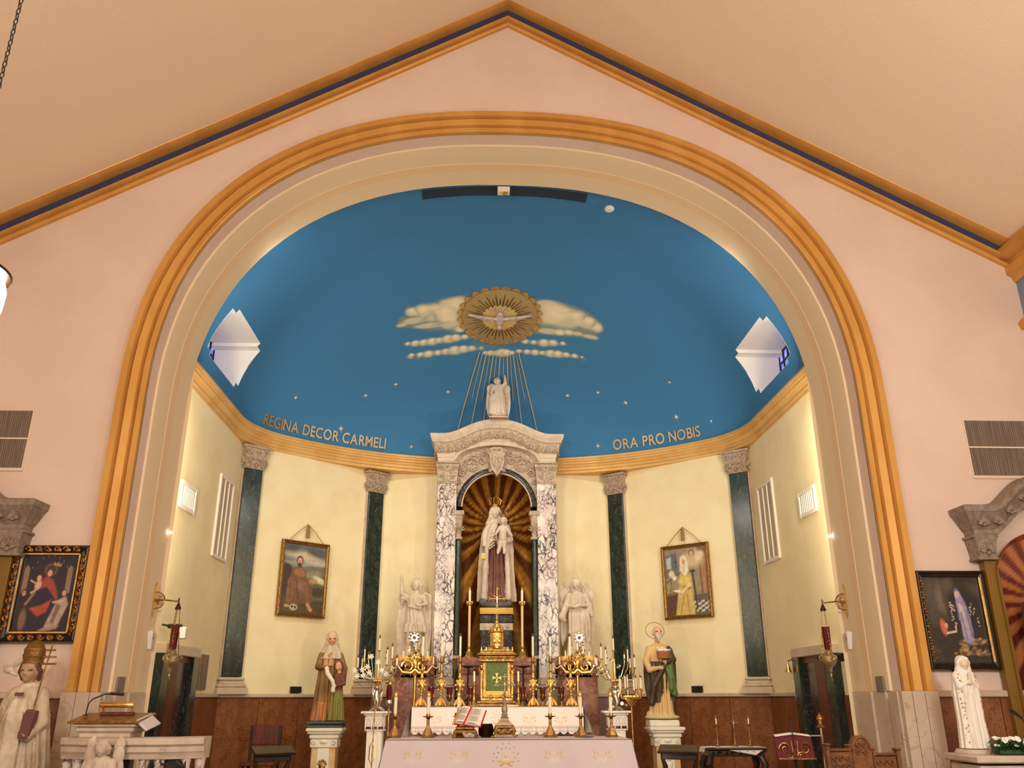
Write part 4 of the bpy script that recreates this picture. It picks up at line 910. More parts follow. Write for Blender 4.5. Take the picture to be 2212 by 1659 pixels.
# side blocks (rose marble) and gradine
for s,nm_ in ((-1,'left'),(1,'right')):
    b=thing('marble_block','rose marble block with gilt top under the %s angel'%nm_,'pedestal',(s*1.33,14.85,.3))
    def rnd(hx,hy,r,n=6):
        P=[]
        for cx_,cy_,a0 in ((-hx+r,-hy+r,PI),(hx-r,-hy+r,1.5*PI),(hx,hy,0),(-hx,hy,PI/2)):
            rr_=r if cy_<hy else 0
            for k in range(n+1 if rr_ else 1): a=a0+PI/2*k/n; P.append((cx_+rr_*math.cos(a),cy_+rr_*math.sin(a)))
        return P
    m=MB(); m.slab(rnd(.32,.5,.12),0,1.62); L(m,'body',ROSEM,b); m=MB(); m.slab(rnd(.335,.515,.13),1.62,1.80); L(m,'carved_band',ROSEM,b)
    for k in range(6): acanthus(m,(-.25+.1*k,-.51,1.71),.1,.15,d=.02)
    m.build('leaf_relief',ROSEM,b)
    m=MB(); m.slab(rnd(.36,.54,.14),1.80,1.86); m.slab(rnd(.35,.53,.14),1.86,1.872); L(m,'top_slab',ROSEM,b); m=MB(); m.slab(rnd(.345,.525,.13),1.872,1.94); L(m,'gilt_top',mat('gilt_cap',(206,158,74),.35,metal=.6),b)
g=thing('gradine','rose marble altar shelf behind the tabernacle','altar',(0,14.45,1.12))
m=MB(); m.box((0,0,.42),(1.20,.56,.84),bev=.008); L(m,'body',ROSEM,g); m=MB(); m.box((0,-.01,.9),(1.22,.58,.12),bev=.01); m.box((0,-.02,1.02),(1.26,.62,.14),bev=.02); L(m,'cornice',ROSEM,g)
m=MB()
for k in range(11): acanthus(m,(-.56+.112*k,-.305,.9),.1,.11,d=.02)
L(m,'leaf_relief',ROSEM,g)
for s in (-1,1):
    m=MB(); m.box((s*.46,-.285,.44),(.22,.02,.6),bev=.006); L(m,'panel',ROSEM,g)
# flanking stone plinth walls behind rear altar
b=thing('predella','grey stone plinth carrying the shrine behind the rear altar','plinth',(0,15.2,.3))
m=MB(); m.box((0,.02,.59),(1.96,.9,1.18),bev=.01); L(m,'body',GREYM,b)

# ------------------------------------------------------------------ pilasters on the apse wall
def pilaster(i,s,label):
    M=on_wall(i,s,.0); root=thing('pilaster',label,'column',M.to_translation()+Vector((0,0,1.66)),M.to_euler().z,'green marble pilasters of the apse')
    m=MB(); m.box((0,-.05,1.90),(.325,.10,3.28),bev=.006); m.build('shaft',GREENM,root)
    for q in (-1,1): m=MB(); m.box((q*.172,-.03,1.90),(.016,.07,3.28)); m.build('edge_strip',STONE,root)
    m=MB(); m.box((0,-.08,.05),(.50,.20,.10),bev=.008); m.box((0,-.075,.125),(.46,.18,.05),bev=.018); m.box((0,-.065,.17),(.40,.15,.05),bev=.01); m.box((0,-.06,.225),(.42,.15,.05),bev=.018); m.build('base',GREYM,root)
    m=MB(); m.box((0,-.06,3.545),(.37,.14,.03),bev=.01); m.lathe([(.165,0),(.17,.1),(.19,.24),(.225,.31)],4,(0,-.05,3.56),sq=True,sy=.5); m.box((0,-.07,3.90),(.50,.22,.05),bev=.014)
    for q in (-1,1): scroll(m,(q*.16,-.17,3.80),.05,q,.014); acanthus(m,(q*.11,-.14,3.67),.13,.2,d=.03); acanthus(m,(q*.20,-.06,3.68),.10,.2,M=Matrix.Rotation(q*PI/2,4,'Z'),d=.03)
    acanthus(m,(0,-.15,3.66),.14,.2,d=.03); cross_relief(m,(0,-.19,3.80),.08,.1); m.build('capital',CARVED,root)
    return root
pilaster(1,.17,'green marble pilaster at the right end of the apse, by the right door')
pilaster(1,2.66,'green marble pilaster just right of the right-hand angel')
pilaster(3,.17,'green marble pilaster just left of the left-hand angel')
pilaster(3,2.66,'green marble pilaster at the left end of the apse, by the left door')

# ------------------------------------------------------------------ medallion, rays, stars, lettering on the dome
MF=dome_frame(.008,13.42,7.87,.03)
md=thing('sunburst_medallion','round gilt sunburst medallion on the blue dome','medallion'); md.matrix_world=MF
DG=mat('dull_gold',(176,152,104),.6,metal=.25,noise=30,col2=(160,134,88)); DG2=mat('light_gold',(214,186,120),.55,metal=.2); DGB=mat('ray_gold',(96,68,30),.5,metal=.4)
m=MB(); m.lathe([(.66,-.02),(.665,.0),(.655,.025),(.64,.03),(.0,.03)],48); L(m,'disc',DG,md)
m=MB(); m.lathe([(.31,.028),(.29,.036),(0,.038)],32,sx=1.05); L(m,'inner_disc',DG2,md)
for k in range(24):
    a=2*PI*k/24+.13; m=MB(); T=Matrix.Rotation(a,4,'Z')
    for q in range(-3,4): m.tube([T@Vector((.655,q*.018,-.01)),T@Vector((.70,q*.024,.012)),T@Vector((.752-.0065*q*q,q*.023,.004))],[.015,.017,.010],5)
    L(m,'petal',mat('petal_gold',(176,136,74),.5,metal=.3),md)
for k in range(44):
    a=2*PI*k/44; r0_,r1_=(.30,.57) if k%2==0 else (.34,.48); m=MB(); T=Matrix.Rotation(a,4,'Z'); m.box((0,0,0),(.001,.001,.001)) if False else None
    m.tube([T@Vector((r0_,0,.04)),T@Vector((r1_,0,.036))],[.010,.005],4); L(m,'ray_bar',DGB,md)
dv=thing('dove','pale sculpted dove with spread wings on the medallion','sculpture'); dv.matrix_world=MF@Matrix.Translation((0,0,.05))
DVM=mat('dove_paint',(206,190,190),.5,noise=12,col2=(178,158,160))
m=MB(); m.ball((0,.02,.03),(.075,.17,.05),14,10); m.ball((0,-.16,.045),(.042,.05,.04),10,8); m.tube([(0,-.2,.045),(0,-.235,.04)],[.012,.003],6); L(m,'body',DVM,dv)
for s in (-1,1):
    m=MB()
    for k in range(9):
        t=k/8; bx,by=s*(.06+.36*t),.03+.06*t; a=math.atan2(.08+.10*t, s*(.12+.16*t)) ; ln=.20
        m.ball((bx+s*.05,by+(-.035+.04*t),.03),(.105,.017,.01),8,5,Matrix.Rotation(math.atan2(-.09+.12*t,s*.2),4,'Z'))
    m.tube([(s*.04,.03,.03),(s*.2,.06,.045),(s*.36,.09,.04),(s*.54,.13,.02)],[.03,.03,.022,.008],7); L(m,'wing',DVM,dv)
m=MB()
for k in range(7): a=PI/2+(k-3)*.2; m.ball((.24*math.cos(a)*1,.02+.24*math.sin(a),.03),(.065,.014,.008),8,5,Matrix.Rotation(a,4,'Z'))
L(m,'tail',DVM,dv)
RAYM=mat('ray_paint',(206,190,160),.5,metal=.2)
top=[(-.347,14.292,7.502),(-.27,14.29,7.50),(-.205,14.32,7.485),(-.13,14.33,7.48),(-.065,14.335,7.475),(-.01,14.34,7.47)]
rays=[((-.34,14.24,7.52),(-.745,15.50,6.40)),((-.22,14.29,7.50),(-.50,15.52,6.42)),((-.09,14.33,7.49),(-.27,15.55,6.44)),((.04,14.33,7.49),(-.01,15.4,6.75)),((.17,14.33,7.49),(.24,15.55,6.44)),((.28,14.31,7.495),(.50,15.52,6.42)),((.38,14.26,7.51),(.785,15.50,6.40))]
thin=[((-.285,14.24,7.52),(-.475,15.13,6.95)),((-.155,14.31,7.495),(-.28,15.15,6.93)),((-.03,14.33,7.49),(-.08,15.0,7.08)),((.105,14.33,7.49),(.11,14.98,7.10)),((.225,14.33,7.49),(.31,15.17,6.92)),((.335,14.29,7.50),(.53,15.15,6.93))]
lr=thing('light_rays','fan of straight gilt rays falling from the painted cloud','sculpture',(0,0,0))
for grp,r_ in ((rays,.012),(thin,.007)):
    for a,b in grp:
        P=[]
        for k in range(13):
            t=k/12; q=[a[i]+(b[i]-a[i])*t for i in range(3)]; aa_,ph_=dome_inv(*q); P.append(dome_pt(aa_,ph_,.02))
        m=MB(); m.tube(P,r_,5); L(m,'ray',RAYM,lr)
STARM=mat('star_gilt',(244,236,214),.4,metal=.2,emit=0)
stars=[(-1.935,14.811,7.069,.05),(-.934,15.02,7.019,.05),(-2.473,14.771,6.829,.05),(-3.556,14.085,6.546,.045),(-2.89,14.892,6.219,.07),(-1.662,15.606,6.065,.05),(1.358,15.063,6.978,.055),(1.939,14.916,6.988,.05),(2.446,14.861,6.772,.06),(3.088,14.097,6.92,.04),(3.259,14.47,6.388,.065),(3.779,14.085,6.189,.04),(1.997,15.526,6.086,.06)]
s0=None; si=0
SL=['highest one left of the rays','nearest left of the rays','second highest left of the rays','farthest left, above the word REGINA','above the word CARMELI','low between CARMELI and the shrine','nearest right of the rays','highest of the pair right of the rays','above the word ORA','high on the right, faint','above the word NOBIS','farthest right by the cornice','low between the shrine and ORA']
for x,y,z,r_ in stars:
    if s0 is None:
        m=MB()
        for k in range(4):
            a=PI/4*k+.2; l=1 if k%2==0 else .7; T=Matrix.Rotation(a,4,'Z'); m.tube([T@Vector((-l,0,0)),T@Vector((0,0,.08)),T@Vector((l,0,0))],[.02,.13,.02],4)
        s0=m.build('dome_star',STARM); tag(s0,'small pale gilt star fixed on the blue dome','star','gilt stars on the dome'); st=s0
    else: st=s0.copy(); COL.objects.link(st)
    st['label']='small pale gilt dome star, '+SL[si]; si+=1
    st.matrix_world=dome_frame(x,y,z,.012)@Matrix.Scale(r_,4)
# lettering that follows the dome foot
def letters(txt,P0,P1,h,label,xs_):
    root=thing('wall_lettering',label,'lettering',(0,0,0)); LM=MATS.get('letter_metal') or mat('letter_metal',(176,160,134),.35,metal=.6)
    cu=bpy.data.curves.new('t','FONT'); adv=[]
    for ch in txt:
        cu.body=ch if ch!=' ' else 'n'; ob=bpy.data.objects.new('t',cu); COL.objects.link(ob); bpy.context.view_layer.update(); adv.append((ob.dimensions.x if ch!=' ' else .20)+.10); bpy.data.objects.remove(ob)
    tot=sum(adv); a0,_=dome_inv(*P0); a1,_=dome_inv(*P1)
    # cumulative arc length along the foot
    N=200; A_=np.linspace(a0,a1,N); Z0=P0[2]+h*.5; pts=[]
    for a in A_:
        ph=math.asin(min(.99,(Z0-ZD)/HD)); pts.append(dome_pt(a,ph))
    pts=np.array(pts); seg=np.r_[0,np.cumsum(np.linalg.norm(np.diff(pts,axis=0),axis=1))]; Ltot=seg[-1]; acc=0; k_=Ltot/tot
    for ch,ad in zip(txt,adv):
        s_=(acc+ad/2)*k_; acc+=ad
        if ch==' ': continue
        p=[float(np.interp(s_,seg,pts[:,i])) for i in range(3)]
        cu=bpy.data.curves.new('letter','FONT'); cu.body=ch; cu.size=1.0; cu.extrude=.04; cu.offset=.018; cu.align_x='CENTER'; cu.align_y='CENTER'
        ob=bpy.data.objects.new('t',cu); COL.objects.link(ob); bpy.context.view_layer.update(); me=bpy.data.meshes.new_from_object(ob); bpy.data.objects.remove(ob); me.materials.clear(); me.materials.append(LM)
        o=bpy.data.objects.new('letter',me); COL.objects.link(o); o.parent=root; sx=k_*.97; o.matrix_world=dome_frame(*p,.02)@Matrix.Diagonal((sx,h/.70,.3,1))
letters('REGINA DECOR CARMELI',(-4.03,13.82,5.96),(-2.15,15.47,5.96),.19,'metal letters REGINA DECOR CARMELI along the foot of the dome',None)
letters('ORA PRO NOBIS',(2.27,15.42,5.96),(3.64,14.28,5.96),.19,'metal letters ORA PRO NOBIS along the foot of the dome',None)
# dome vent and crown lights
vt=thing('air_vent','long curved dark grille at the crown of the dome','vent',(0,0,0)); m=MB(); R=[]
vb=MB(); av=np.linspace(-1.17,1.17,41)
def on_dome_xy(x,y,off): 
    a=math.atan2(x,y-10); r=math.hypot(x,y-10)/float(Rf(a)); ph=math.acos(min(1,r)); return dome_pt(a,ph,off)
m.strip([[on_dome_xy(x,y,.008) for x in av] for y in (10.16,10.42)]); L(m,'grille_back',mat('vent_dark',(44,62,74),.8),vt,smooth=0)
for k in range(60):
    x=-1.15+2.3*k/59; m=MB(); m.tube([on_dome_xy(x,10.165,.014),on_dome_xy(x,10.415,.014)],.007,4); L(m,'slat',MATS['vent_dark'],vt)
m=MB(); m.tube([on_dome_xy(x,10.16,.012) for x in av],.010,5); m.tube([on_dome_xy(x,10.42,.012) for x in av],.010,5); L(m,'frame',MATS['dome_blue'],vt)
f=thing('ceiling_spotlight','small white box light at the crown of the arch','light',(-.02,10.10,8.22)); m=MB(); m.box((0,0,.02),(.17,.12,.08),bev=.008); L(m,'housing',WHITEPT,f); m=MB(); m.lathe([(.03,0),(.045,-.02),(.04,-.022)],12,(.02,-.02,-.02)); L(m,'lens',BRASS,f)
f=thing('ceiling_spotlight','small round white light at the right of the arch crown','light',(1.46,10.14,7.98)); m=MB(); m.lathe([(.05,0),(.07,.02),(.06,.05),(.03,.06)],14); L(m,'housing',WHITEPT,f)
for s in (-1,1):
    f=thing('wall_spotlight','small bright lamp on the %s arch jamb'%('left' if s<0 else 'right'),'light',(s*3.965,10.06,3.43)); m=MB(); m.box((0,0,0),(.05,.05,.09),bev=.006); L(m,'bracket',WHITEPT,f)
    m=MB(); m.ball((-s*.035,-.01,0),.026,10,8); L(m,'bulb',mat('lamp_glow',(250,248,255),.3,emit=30),f)
# ------------------------------------------------------------------ altars and what stands on them
def paint_grid(nx,ny,fn):
    """fn(Paint) paints in unit coords u 0..nxasp, v 0..1 bottom to top; returns colours row-major from bottom"""
    pass
def motif(P,cx,cy,s,center=False):
    g=(206,176,104); d=(176,150,92); l=(222,206,176)
    if not center:
        for sg in (-1,1):
            for (x,y,a) in ((.34,.30,-60),(.62,.34,-68),(.62,-.05,-50)):
                P.ell(cx+sg*x*s,cy+y*s,.19*s,.055*s,g,rot=a*sg*-1 if sg>0 else a,soft=.3)
            P.line((cx+sg*.62*s,cy-.1*s),(cx+sg*.1*s,cy-.42*s),.022*s,l)
            P.line((cx+sg*.5*s,cy-.3*s),(cx+sg*.05*s,cy-.1*s),.02*s,l)
            P.ell(cx+sg*.2*s,cy-.12*s,.17*s,.1*s,l,soft=.2,al=.6); P.ell(cx+sg*.2*s,cy-.12*s,.12*s,.06*s,(212,200,200),soft=.2)
        P.ell(cx,cy-.30*s,.17*s,.13*s,l,soft=.2,al=.7); P.ell(cx,cy+.2*s,.03*s,.03*s,l); P.ell(cx+.12*s,cy+.3*s,.03*s,.03*s,l); P.ell(cx-.1*s,cy+.35*s,.03*s,.03*s,l)
    else:
        for k in range(15):
            a=math.radians(-10+200*k/14); r0_,r1_=.34,.9 if k%2==0 else .62
            P.line((cx+r0_*s*math.cos(a)*.9,cy-.1*s+r0_*s*math.sin(a)),(cx+r1_*s*math.cos(a)*.9,cy-.1*s+r1_*s*math.sin(a)),.018*s,l if k%2 else (206,196,170))
            P.ell(cx+(r1_+.06)*s*math.cos(a)*.9,cy-.1*s+(r1_+.06)*s*math.sin(a),.06*s,.022*s,(90,66,50),rot=math.degrees(a),soft=.3)
        P.poly([(cx-.2*s,cy-.2*s),(cx,cy+.3*s),(cx+.2*s,cy-.2*s)],l,.03*s); P.ell(cx,cy,.1*s,.1*s,g)
        for sg in (-1,1): P.ell(cx+sg*.3*s,cy-.34*s,.32*s,.07*s,g,rot=sg*12,soft=.3); P.ell(cx+sg*.25*s,cy-.5*s,.2*s,.05*s,d,rot=sg*-20,soft=.3); P.line((cx+sg*.1*s,cy-.3*s),(cx+sg*.3*s,cy-.62*s),.02*s,g)
CLP=attrmat('altar_linen',.85,spec=.15)
def cloth_front(name,x0,x1,ztop,zbot,y,nx,nz,motifs,parent,flare=.0,lace=0,scal=0,base_=(206,192,194)):
    X=np.linspace(x0,x1,nx); T=np.linspace(0,1,nz); XX,TT=np.meshgrid(X,T); cxm=(x0+x1)/2
    ZZ=ztop+(zbot-ztop)*TT
    if scal: ZZ=ZZ-scal*TT**3*abs(np.sin((XX-x0)*PI/.115))
    YY=y-.03*TT-.010*TT*np.sin(XX*9+1)-.006*TT*np.sin(XX*23); XF=XX+(XX-cxm)/(x1-x0)*2*flare*TT
    P=Paint(XX,ZZ,base_)
    for c_,s_,ctr in motifs: motif(P,c_[0],c_[1],s_,ctr)
    if lace:
        w_=np.clip((zbot+lace-ZZ)/.012,0,1); u=np.mod(XX-x0,.0575)/.0575-.5; v=(ZZ-zbot)/lace-.35
        cr=((abs(u)<.10)&(abs(v)<.40))|((abs(v)<.14)&(abs(u)<.36)); hole=(~cr)&(abs(u)<.42)&(abs(v)<.46)
        P._mix((w_*hole*.55),(120,96,84)); ed=(v>.5)&(v<.62); P._mix(w_*ed*.5,(176,156,146)); dots=(np.sin(XX*330)*np.sin(ZZ*330)>.3)&(v>-.3); P._mix(w_*dots*.25,(170,150,140))
    m=MB(); m.strip([[(float(XF[j,i]),float(YY[j,i]),float(ZZ[j,i])) for i in range(nx)] for j in range(nz)])
    o=m.build(name,CLP,parent,smooth=80); set_attr(o.data,P.C); return o
# front altar
al=thing('front_altar','free-standing stone altar mostly hidden under the front white cloth','altar',(-.02,8.34,.3))
m=MB(); m.box((0,0,.90),(2.04,.64,.10),bev=.01); L(m,'mensa',GREYM,al)
m=MB(); m.box((0,.05,.42),(1.5,.45,.85),bev=.01); L(m,'pedestal',GREYM,al)
ct=thing('altar_cloth','white linen cloth with five gold wheat emblems on the front altar','tablecloth',(0,0,0))
cloth_front('front_drop',-1.075,1.075,1.258,1.0,7.985,420,60,[((-.82,1.12),.105,0),((-.43,1.12),.105,0),((-.03,1.125),.125,1),((.38,1.12),.105,0),((.79,1.12),.105,0)],ct,flare=.05,lace=.03)
for p in ct.children: p.data.transform(Matrix.Translation((-.02,0,0)))
m=MB(); m.strip([[(x-.02,y,1.262) for x in np.linspace(-1.075,1.075,30)] for y in (7.985,8.3,8.67)]); L(m,'top',CLOTH,ct)
for s in (-1,1):
    m=MB(); R=[]
    for t in np.linspace(0,1,10): R.append([(-.02+s*(1.075+.05*t+.012*t*math.sin(y*30)),y-.03*t*(1 if y<8.1 else 0),1.262-.26*t) for y in np.linspace(7.985,8.67,16)])
    m.strip(R); L(m,'side_drop',CLOTH,ct,smooth=80)
# rear altar
al=thing('high_altar','rear marble altar table under a lace-edged white cloth','altar',(0,13.85,.3))
m=MB(); m.box((0,-.06,1.125),(2.52,.74,.09),bev=.01); L(m,'mensa',GREYM,al); m=MB(); m.box((0,.02,.55),(2.1,.5,1.06),bev=.01); L(m,'body',ROSEM,al)
m=MB(); 
for x in (-.95,-.35,.35,.95): m.box((x,-.27,.55),(.12,.12,1.06),bev=.01)
L(m,'columns',BLACKM,al)
ct=thing('altar_cloth','white cloth with scalloped lace hem and gold wheat on the rear altar','tablecloth',(0,0,0))
cloth_front('front_drop',-1.27,1.27,1.478,1.14,13.40,520,70,[((-.93,1.29),.125,0),((-.47,1.29),.125,0),((0.02,1.30),.15,1),((.47,1.29),.125,0),((.93,1.29),.125,0)],ct,flare=.0,lace=.085,scal=.035,base_=(228,218,216))
m=MB(); m.strip([[(x,y,1.482) for x in np.linspace(-1.29,1.29,20)] for y in (13.40,13.8,14.1)]); L(m,'top',CLOTH,ct)
for s in (-1,1):
    m=MB(); R=[]
    for t in np.linspace(0,1,12): R.append([(s*(1.27+(.13*t**.8)*(1.0 if y<13.6 else .5)+.015*t*math.sin(y*22)),y-.04*t,1.482-(.40 if s<0 else .36)*t) for y in np.linspace(13.40,14.1,14)])
    m.strip(R); L(m,'side_drop',CLOTH,ct,smooth=80)
# --- candlestick builders
def cs_front(loc,label,cap=True):
    r=thing('candlestick',label,'candlestick',loc,random.uniform(0,.6),'brass candlesticks on the front altar')
    m=MB(); m.lathe([(.062,0),(.064,.012),(.055,.018),(.05,.03),(.026,.075),(.02,.085)],6); L(m,'foot',BRASSD,r,smooth=20)
    m=MB(); m.lathe([(.018,.08),(.014,.10),(.014,.155),(.020,.16),(.013,.168)],8); L(m,'stem',BRASSD,r)
    m=MB(); m.lathe([(.012,.165),(.05,.178),(.052,.183),(.02,.182),(.017,.205),(.015,.205)],18); L(m,'drip_pan',BRASSD,r)
    m=MB(); m.lathe([(.0155,.20),(.0155,.355)],14); L(m,'candle',WAX,r)
    m=MB(); m.lathe([(.019,.35),(.02,.365),(.017,.385),(.009,.395),(.006,.40)],12); L(m,'follower',BRASS,r)
    return r
for x,lb in zip((-1.06,-.755,-.475,.375,.66,.945),('at the left end of the front altar','second from left on the front altar','behind the open book on the front altar','just right of the crucifix on the front altar','second from right on the front altar','at the right end of the front altar')):
    cs_front((x,8.42,1.264),'brass candlestick with thick white candle '+lb)
def cs_tall(loc,label):
    r=thing('altar_candlestick',label,'candlestick',loc,0,'tall brass candlesticks on the rear altar')
    m=MB()
    for k in range(3): a=PI/2+2*PI*k/3; m.tube([(.085*math.cos(a),.085*math.sin(a),.015),(.075*math.cos(a),.075*math.sin(a),.05),(.03*math.cos(a),.03*math.sin(a),.11)],[.018,.02,.014],6); m.ball((.085*math.cos(a),.085*math.sin(a),.015),.02,7,5)
    m.lathe([(.06,.02),(.05,.06),(.028,.12),(.018,.15)],10); L(m,'foot',BRASS,r)
    m=MB(); m.lathe([(.014,.14),(.026,.165),(.014,.19),(.022,.205),(.012,.22)],12); L(m,'knop',BRASS,r)
    m=MB(); m.ball((0,0,.305),(.055,.028,.085),12,10); m.ball((0,-.024,.305),(.03,.014,.045),10,8)
    for k in range(8):
        a=2*PI*k/8; m.ball((.062*math.cos(a),0,.305+.088*math.sin(a)),(.018,.014,.018),6,5)
    L(m,'medallion',BRASS,r)
    m=MB(); m.lathe([(.014,.39),(.03,.41),(.022,.45),(.016,.48),(.026,.50),(.015,.515),(.016,.60),(.028,.615),(.014,.63)],12); L(m,'stem',BRASS,r)
    m=MB(); m.lathe([(.012,.625),(.055,.64),(.057,.646),(.02,.648),(.028,.68),(.03,.70),(.02,.725),(.018,.73)],16); L(m,'drip_pan',BRASSD,r)
    m=MB(); m.lathe([(.0165,.725),(.0165,1.02)],12); L(m,'candle',WAX,r); m=MB(); m.lathe([(.018,1.015),(.018,1.035),(.012,1.055),(.004,1.065)],10); L(m,'follower',WICK,r)
    return r
base=cs_tall((-1.15,13.66,1.486),'tall brass altar candlestick nearest the left angel')
for x,lb in ((-.855,'in front of the left breccia column'),(-.575,'just left of the tabernacle niche, in front of the green colonnette'),(.545,'just right of the tabernacle, in front of the right colonnette'),(.815,'in front of the right breccia column'),(1.12,'nearest the right angel')):
    copy_tree(base,(x,13.66,1.486),0,'tall brass altar candlestick '+lb)
def cs_small(loc,label):
    r=thing('low_candlestick',label,'candlestick',loc,0,'low brass candlesticks beside the tabernacle')
    m=MB(); m.lathe([(.085,0),(.086,.015),(.05,.03),(.03,.05),(.012,.075)],16); L(m,'foot',BRASS,r)
    m=MB(); m.lathe([(.011,.07),(.022,.10),(.011,.13),(.010,.18),(.022,.2),(.011,.22),(.012,.27),(.02,.29)],12); L(m,'stem',BRASS,r)
    m=MB(); m.lathe([(.012,.285),(.038,.297),(.038,.302),(.016,.303),(.014,.36)],14); L(m,'drip_pan',BRASSD,r)
    m=MB(); m.lathe([(.015,.355),(.015,.50)],12); L(m,'candle',WAX,r); return r
cs_small((-.355,13.60,1.486),'low brass candlestick left of the tabernacle'); cs_small((.315,13.60,1.486),'low brass candlestick right of the tabernacle')
def goblet(loc,label,mt,dz=0):
    r=thing('votive_glass',label,'candle holder',loc,0,'red glass votive goblets on the rear altar')
    m=MB(); m.lathe([(.05,0),(.05,.01),(.02,.02),(.012,.04),(.016,.055),(.012,.07)],14); L(m,'foot',BRASSD,r)
    m=MB(); m.lathe([(.012,.065),(.035,.09),(.045,.12),(.042,.18),(.052,.27),(.049,.27),(.038,.18),(.04,.12),(.012,.08)],16); L(m,'glass',mt,r)
    m=MB(); m.lathe([(.05,.252),(.053,.262),(.054,.272),(.049,.272)],16); L(m,'rim',REDG,r)
    for k in range(5): a=2*PI*k/5-PI/2; m=MB(); m.ball((.043*math.cos(a),.043*math.sin(a),.15),(.016,.016,.03),7,5); L(m,'filigree',BRASSD,r)
    return r
for x,y,lb,mt in ((-1.005,13.55,'between the first and second tall candlesticks from the left',REDG),(-.725,13.55,'in front of the left column base',AMBERG),(-.41,13.68,'beside the left low candlestick',AMBERG),(.385,13.68,'beside the right low candlestick',AMBERG),(.68,13.55,'in front of the right column base',AMBERG),(.965,13.55,'rightmost of the goblets on the rear altar',AMBERG)):
    goblet((x,y,1.486),'red glass votive goblet '+lb,mt)
for s,x in ((-1,-.455),(1,.405)):
    r=thing('twisted_stand','black iron twisted pedestal stand %s of the tabernacle'%('left' if s<0 else 'right'),'stand',(x,13.88,1.486))
    m=MB()
    for k in range(3): a=2*PI*k/3+.5; m.tube([(0,0,.10),(.05*math.cos(a),.05*math.sin(a),.08),(.085*math.cos(a),.085*math.sin(a),.012)],[.012,.012,.009],6)
    L(m,'foot',IRON,r)
    m=MB(); m.tube([(0,0,.08),(0,0,.56)],.009,6)
    for k in range(16): m.ball((.005*math.cos(k*1.3),.005*math.sin(k*1.3),.13+.026*k),(.017,.017,.012),7,5)
    L(m,'twisted_stem',IRON,r); m=MB(); m.lathe([(.015,.55),(.095,.575),(.10,.585),(.09,.585),(.01,.575)],20); L(m,'tray',IRON,r)
# small things lying on the rear altar
m=MB(); m.box((0,0,.008),(.17,.05,.016),bev=.003); o=m.build('folded_linen',PAGE); o.location=(.22,13.46,1.486); tag(o,'small folded white linen on the rear altar right of the tabernacle','linen')
# --- tabernacle
tb=thing('tabernacle','gilded temple-shaped tabernacle with green silk veil and crucifix','tabernacle',(-.008,13.92,1.486))
m=MB(); m.box((0,0,.02),(.66,.40,.04),bev=.008); m.box((0,-.01,.06),(.60,.36,.04),bev=.008); m.box((0,-.01,.10),(.5,.32,.05),bev=.01); L(m,'base',BRASSD,tb)
for s in (-1,1):
    m=MB(); m.lathe([(.016,.10),(.02,.12),(.014,.15)],8,(s*.09,-.19,0)); m.ball((s*.09,-.19,.16),.018,8,6); L(m,'finial',BRASS,tb)
m=MB(); m.box((0,.02,.38),(.44,.28,.52),bev=.006); L(m,'body',BRASSD,tb)
m=MB(); R=[]
for t in np.linspace(0,1,6): R.append([(x,-.145-.006*math.sin(x*60)*t-.01*t,.635-.42*t) for x in np.linspace(-.165,.165,40)])
m.strip(R); L(m,'green_veil',GREENC,tb,smooth=80); m=MB(); m.box((0,-.157,.19),(.345,.01,.06),bev=.003)
for k in range(24): m.box((-.165+.0143*k,-.16,.155),(.008,.005,.03))
L(m,'gold_fringe',MATS['gold_fringe'],tb)
m=MB(); cz=.41
for a in range(4):
    T=Matrix.Translation((0,-.162,cz))@Matrix.Rotation(a*PI/2,4,'Y'); m.prism([(-.008,.0),(.008,0),(.012,.045),(.030,.068),(-.030,.068),(-.012,.045)],-.004,.004,T)
L(m,'embroidered_cross',mat('embroidered_gold',(222,206,120),.5,metal=.2),tb)
for s in (-1,1):
    m=MB(); x=s*.235; m.lathe([(.028,.12),(.032,.14),(.022,.16),(.02,.2)],10,(x,-.13,0)); L(m,'pillar_base',BRASS,tb)
    S_=MB(); S_.tube([(x,-.13,.18),(x+s*.004,-.135,.30),(x,-.13,.42),(x,-.13,.52)],[.03,.034,.03,.034],10); S_.ball((x,-.135,.575),(.024,.026,.032),10,8); S_.tube([(x-.03,-.15,.50),(x+.01,-.17,.46),(x+.02,-.15,.53)],[.014,.012,.01],6); S_.ball((x+s*.03,-.10,.50),(.014,.02,.09),8,6); S_.ball((x,-.13,.625),(.03,.03,.02),8,6); L(S_,'angel_pillar',BRASS,tb)
m=MB(); m.box((0,0,.67),(.56,.34,.05),bev=.01); m.box((0,0,.72),(.58,.36,.05),bev=.02)
for k in range(9): scroll(m,(-.24+.06*k,-.185,.69),.024,1 if k%2 else -1,.008)
m.box((0,0,.76),(.62,.38,.035),bev=.012); L(m,'entablature',BRASSD,tb)
m=MB(); m.lathe([(.27,.775),(.26,.79),(.24,.80),(.22,.81),(.21,.83),(.17,.84),(.16,.86)],4,sq=True,sy=.62); L(m,'stepped_roof',BRASSD,tb)
for s in (-1,1):
    for q in range(2): m=MB(); m.lathe([(.012,.80),(.018,.81),(.008,.84),(.004,.87)],8,(s*(.24-.07*q),-.13,0)); L(m,'finial',BRASS,tb)
m=MB(); m.lathe([(.135,.855),(.14,.875),(.115,.885),(.108,.89),(.108,1.08),(.118,1.09),(.125,1.10),(.105,1.11)],24); L(m,'drum',BRASS,tb)
m=MB()
for a,z,r_ in ((0,.96,.05),(-.35,.95,.04),(.35,.95,.04)): m.ball((.108*math.sin(a),-.108*math.cos(a),z),(r_*.5,.02,r_*1.1),8,6); m.ball((.112*math.sin(a),-.112*math.cos(a),z+.065),(.017,.017,.02),8,6)
L(m,'relief_figures',BRASS,tb)
m=MB()
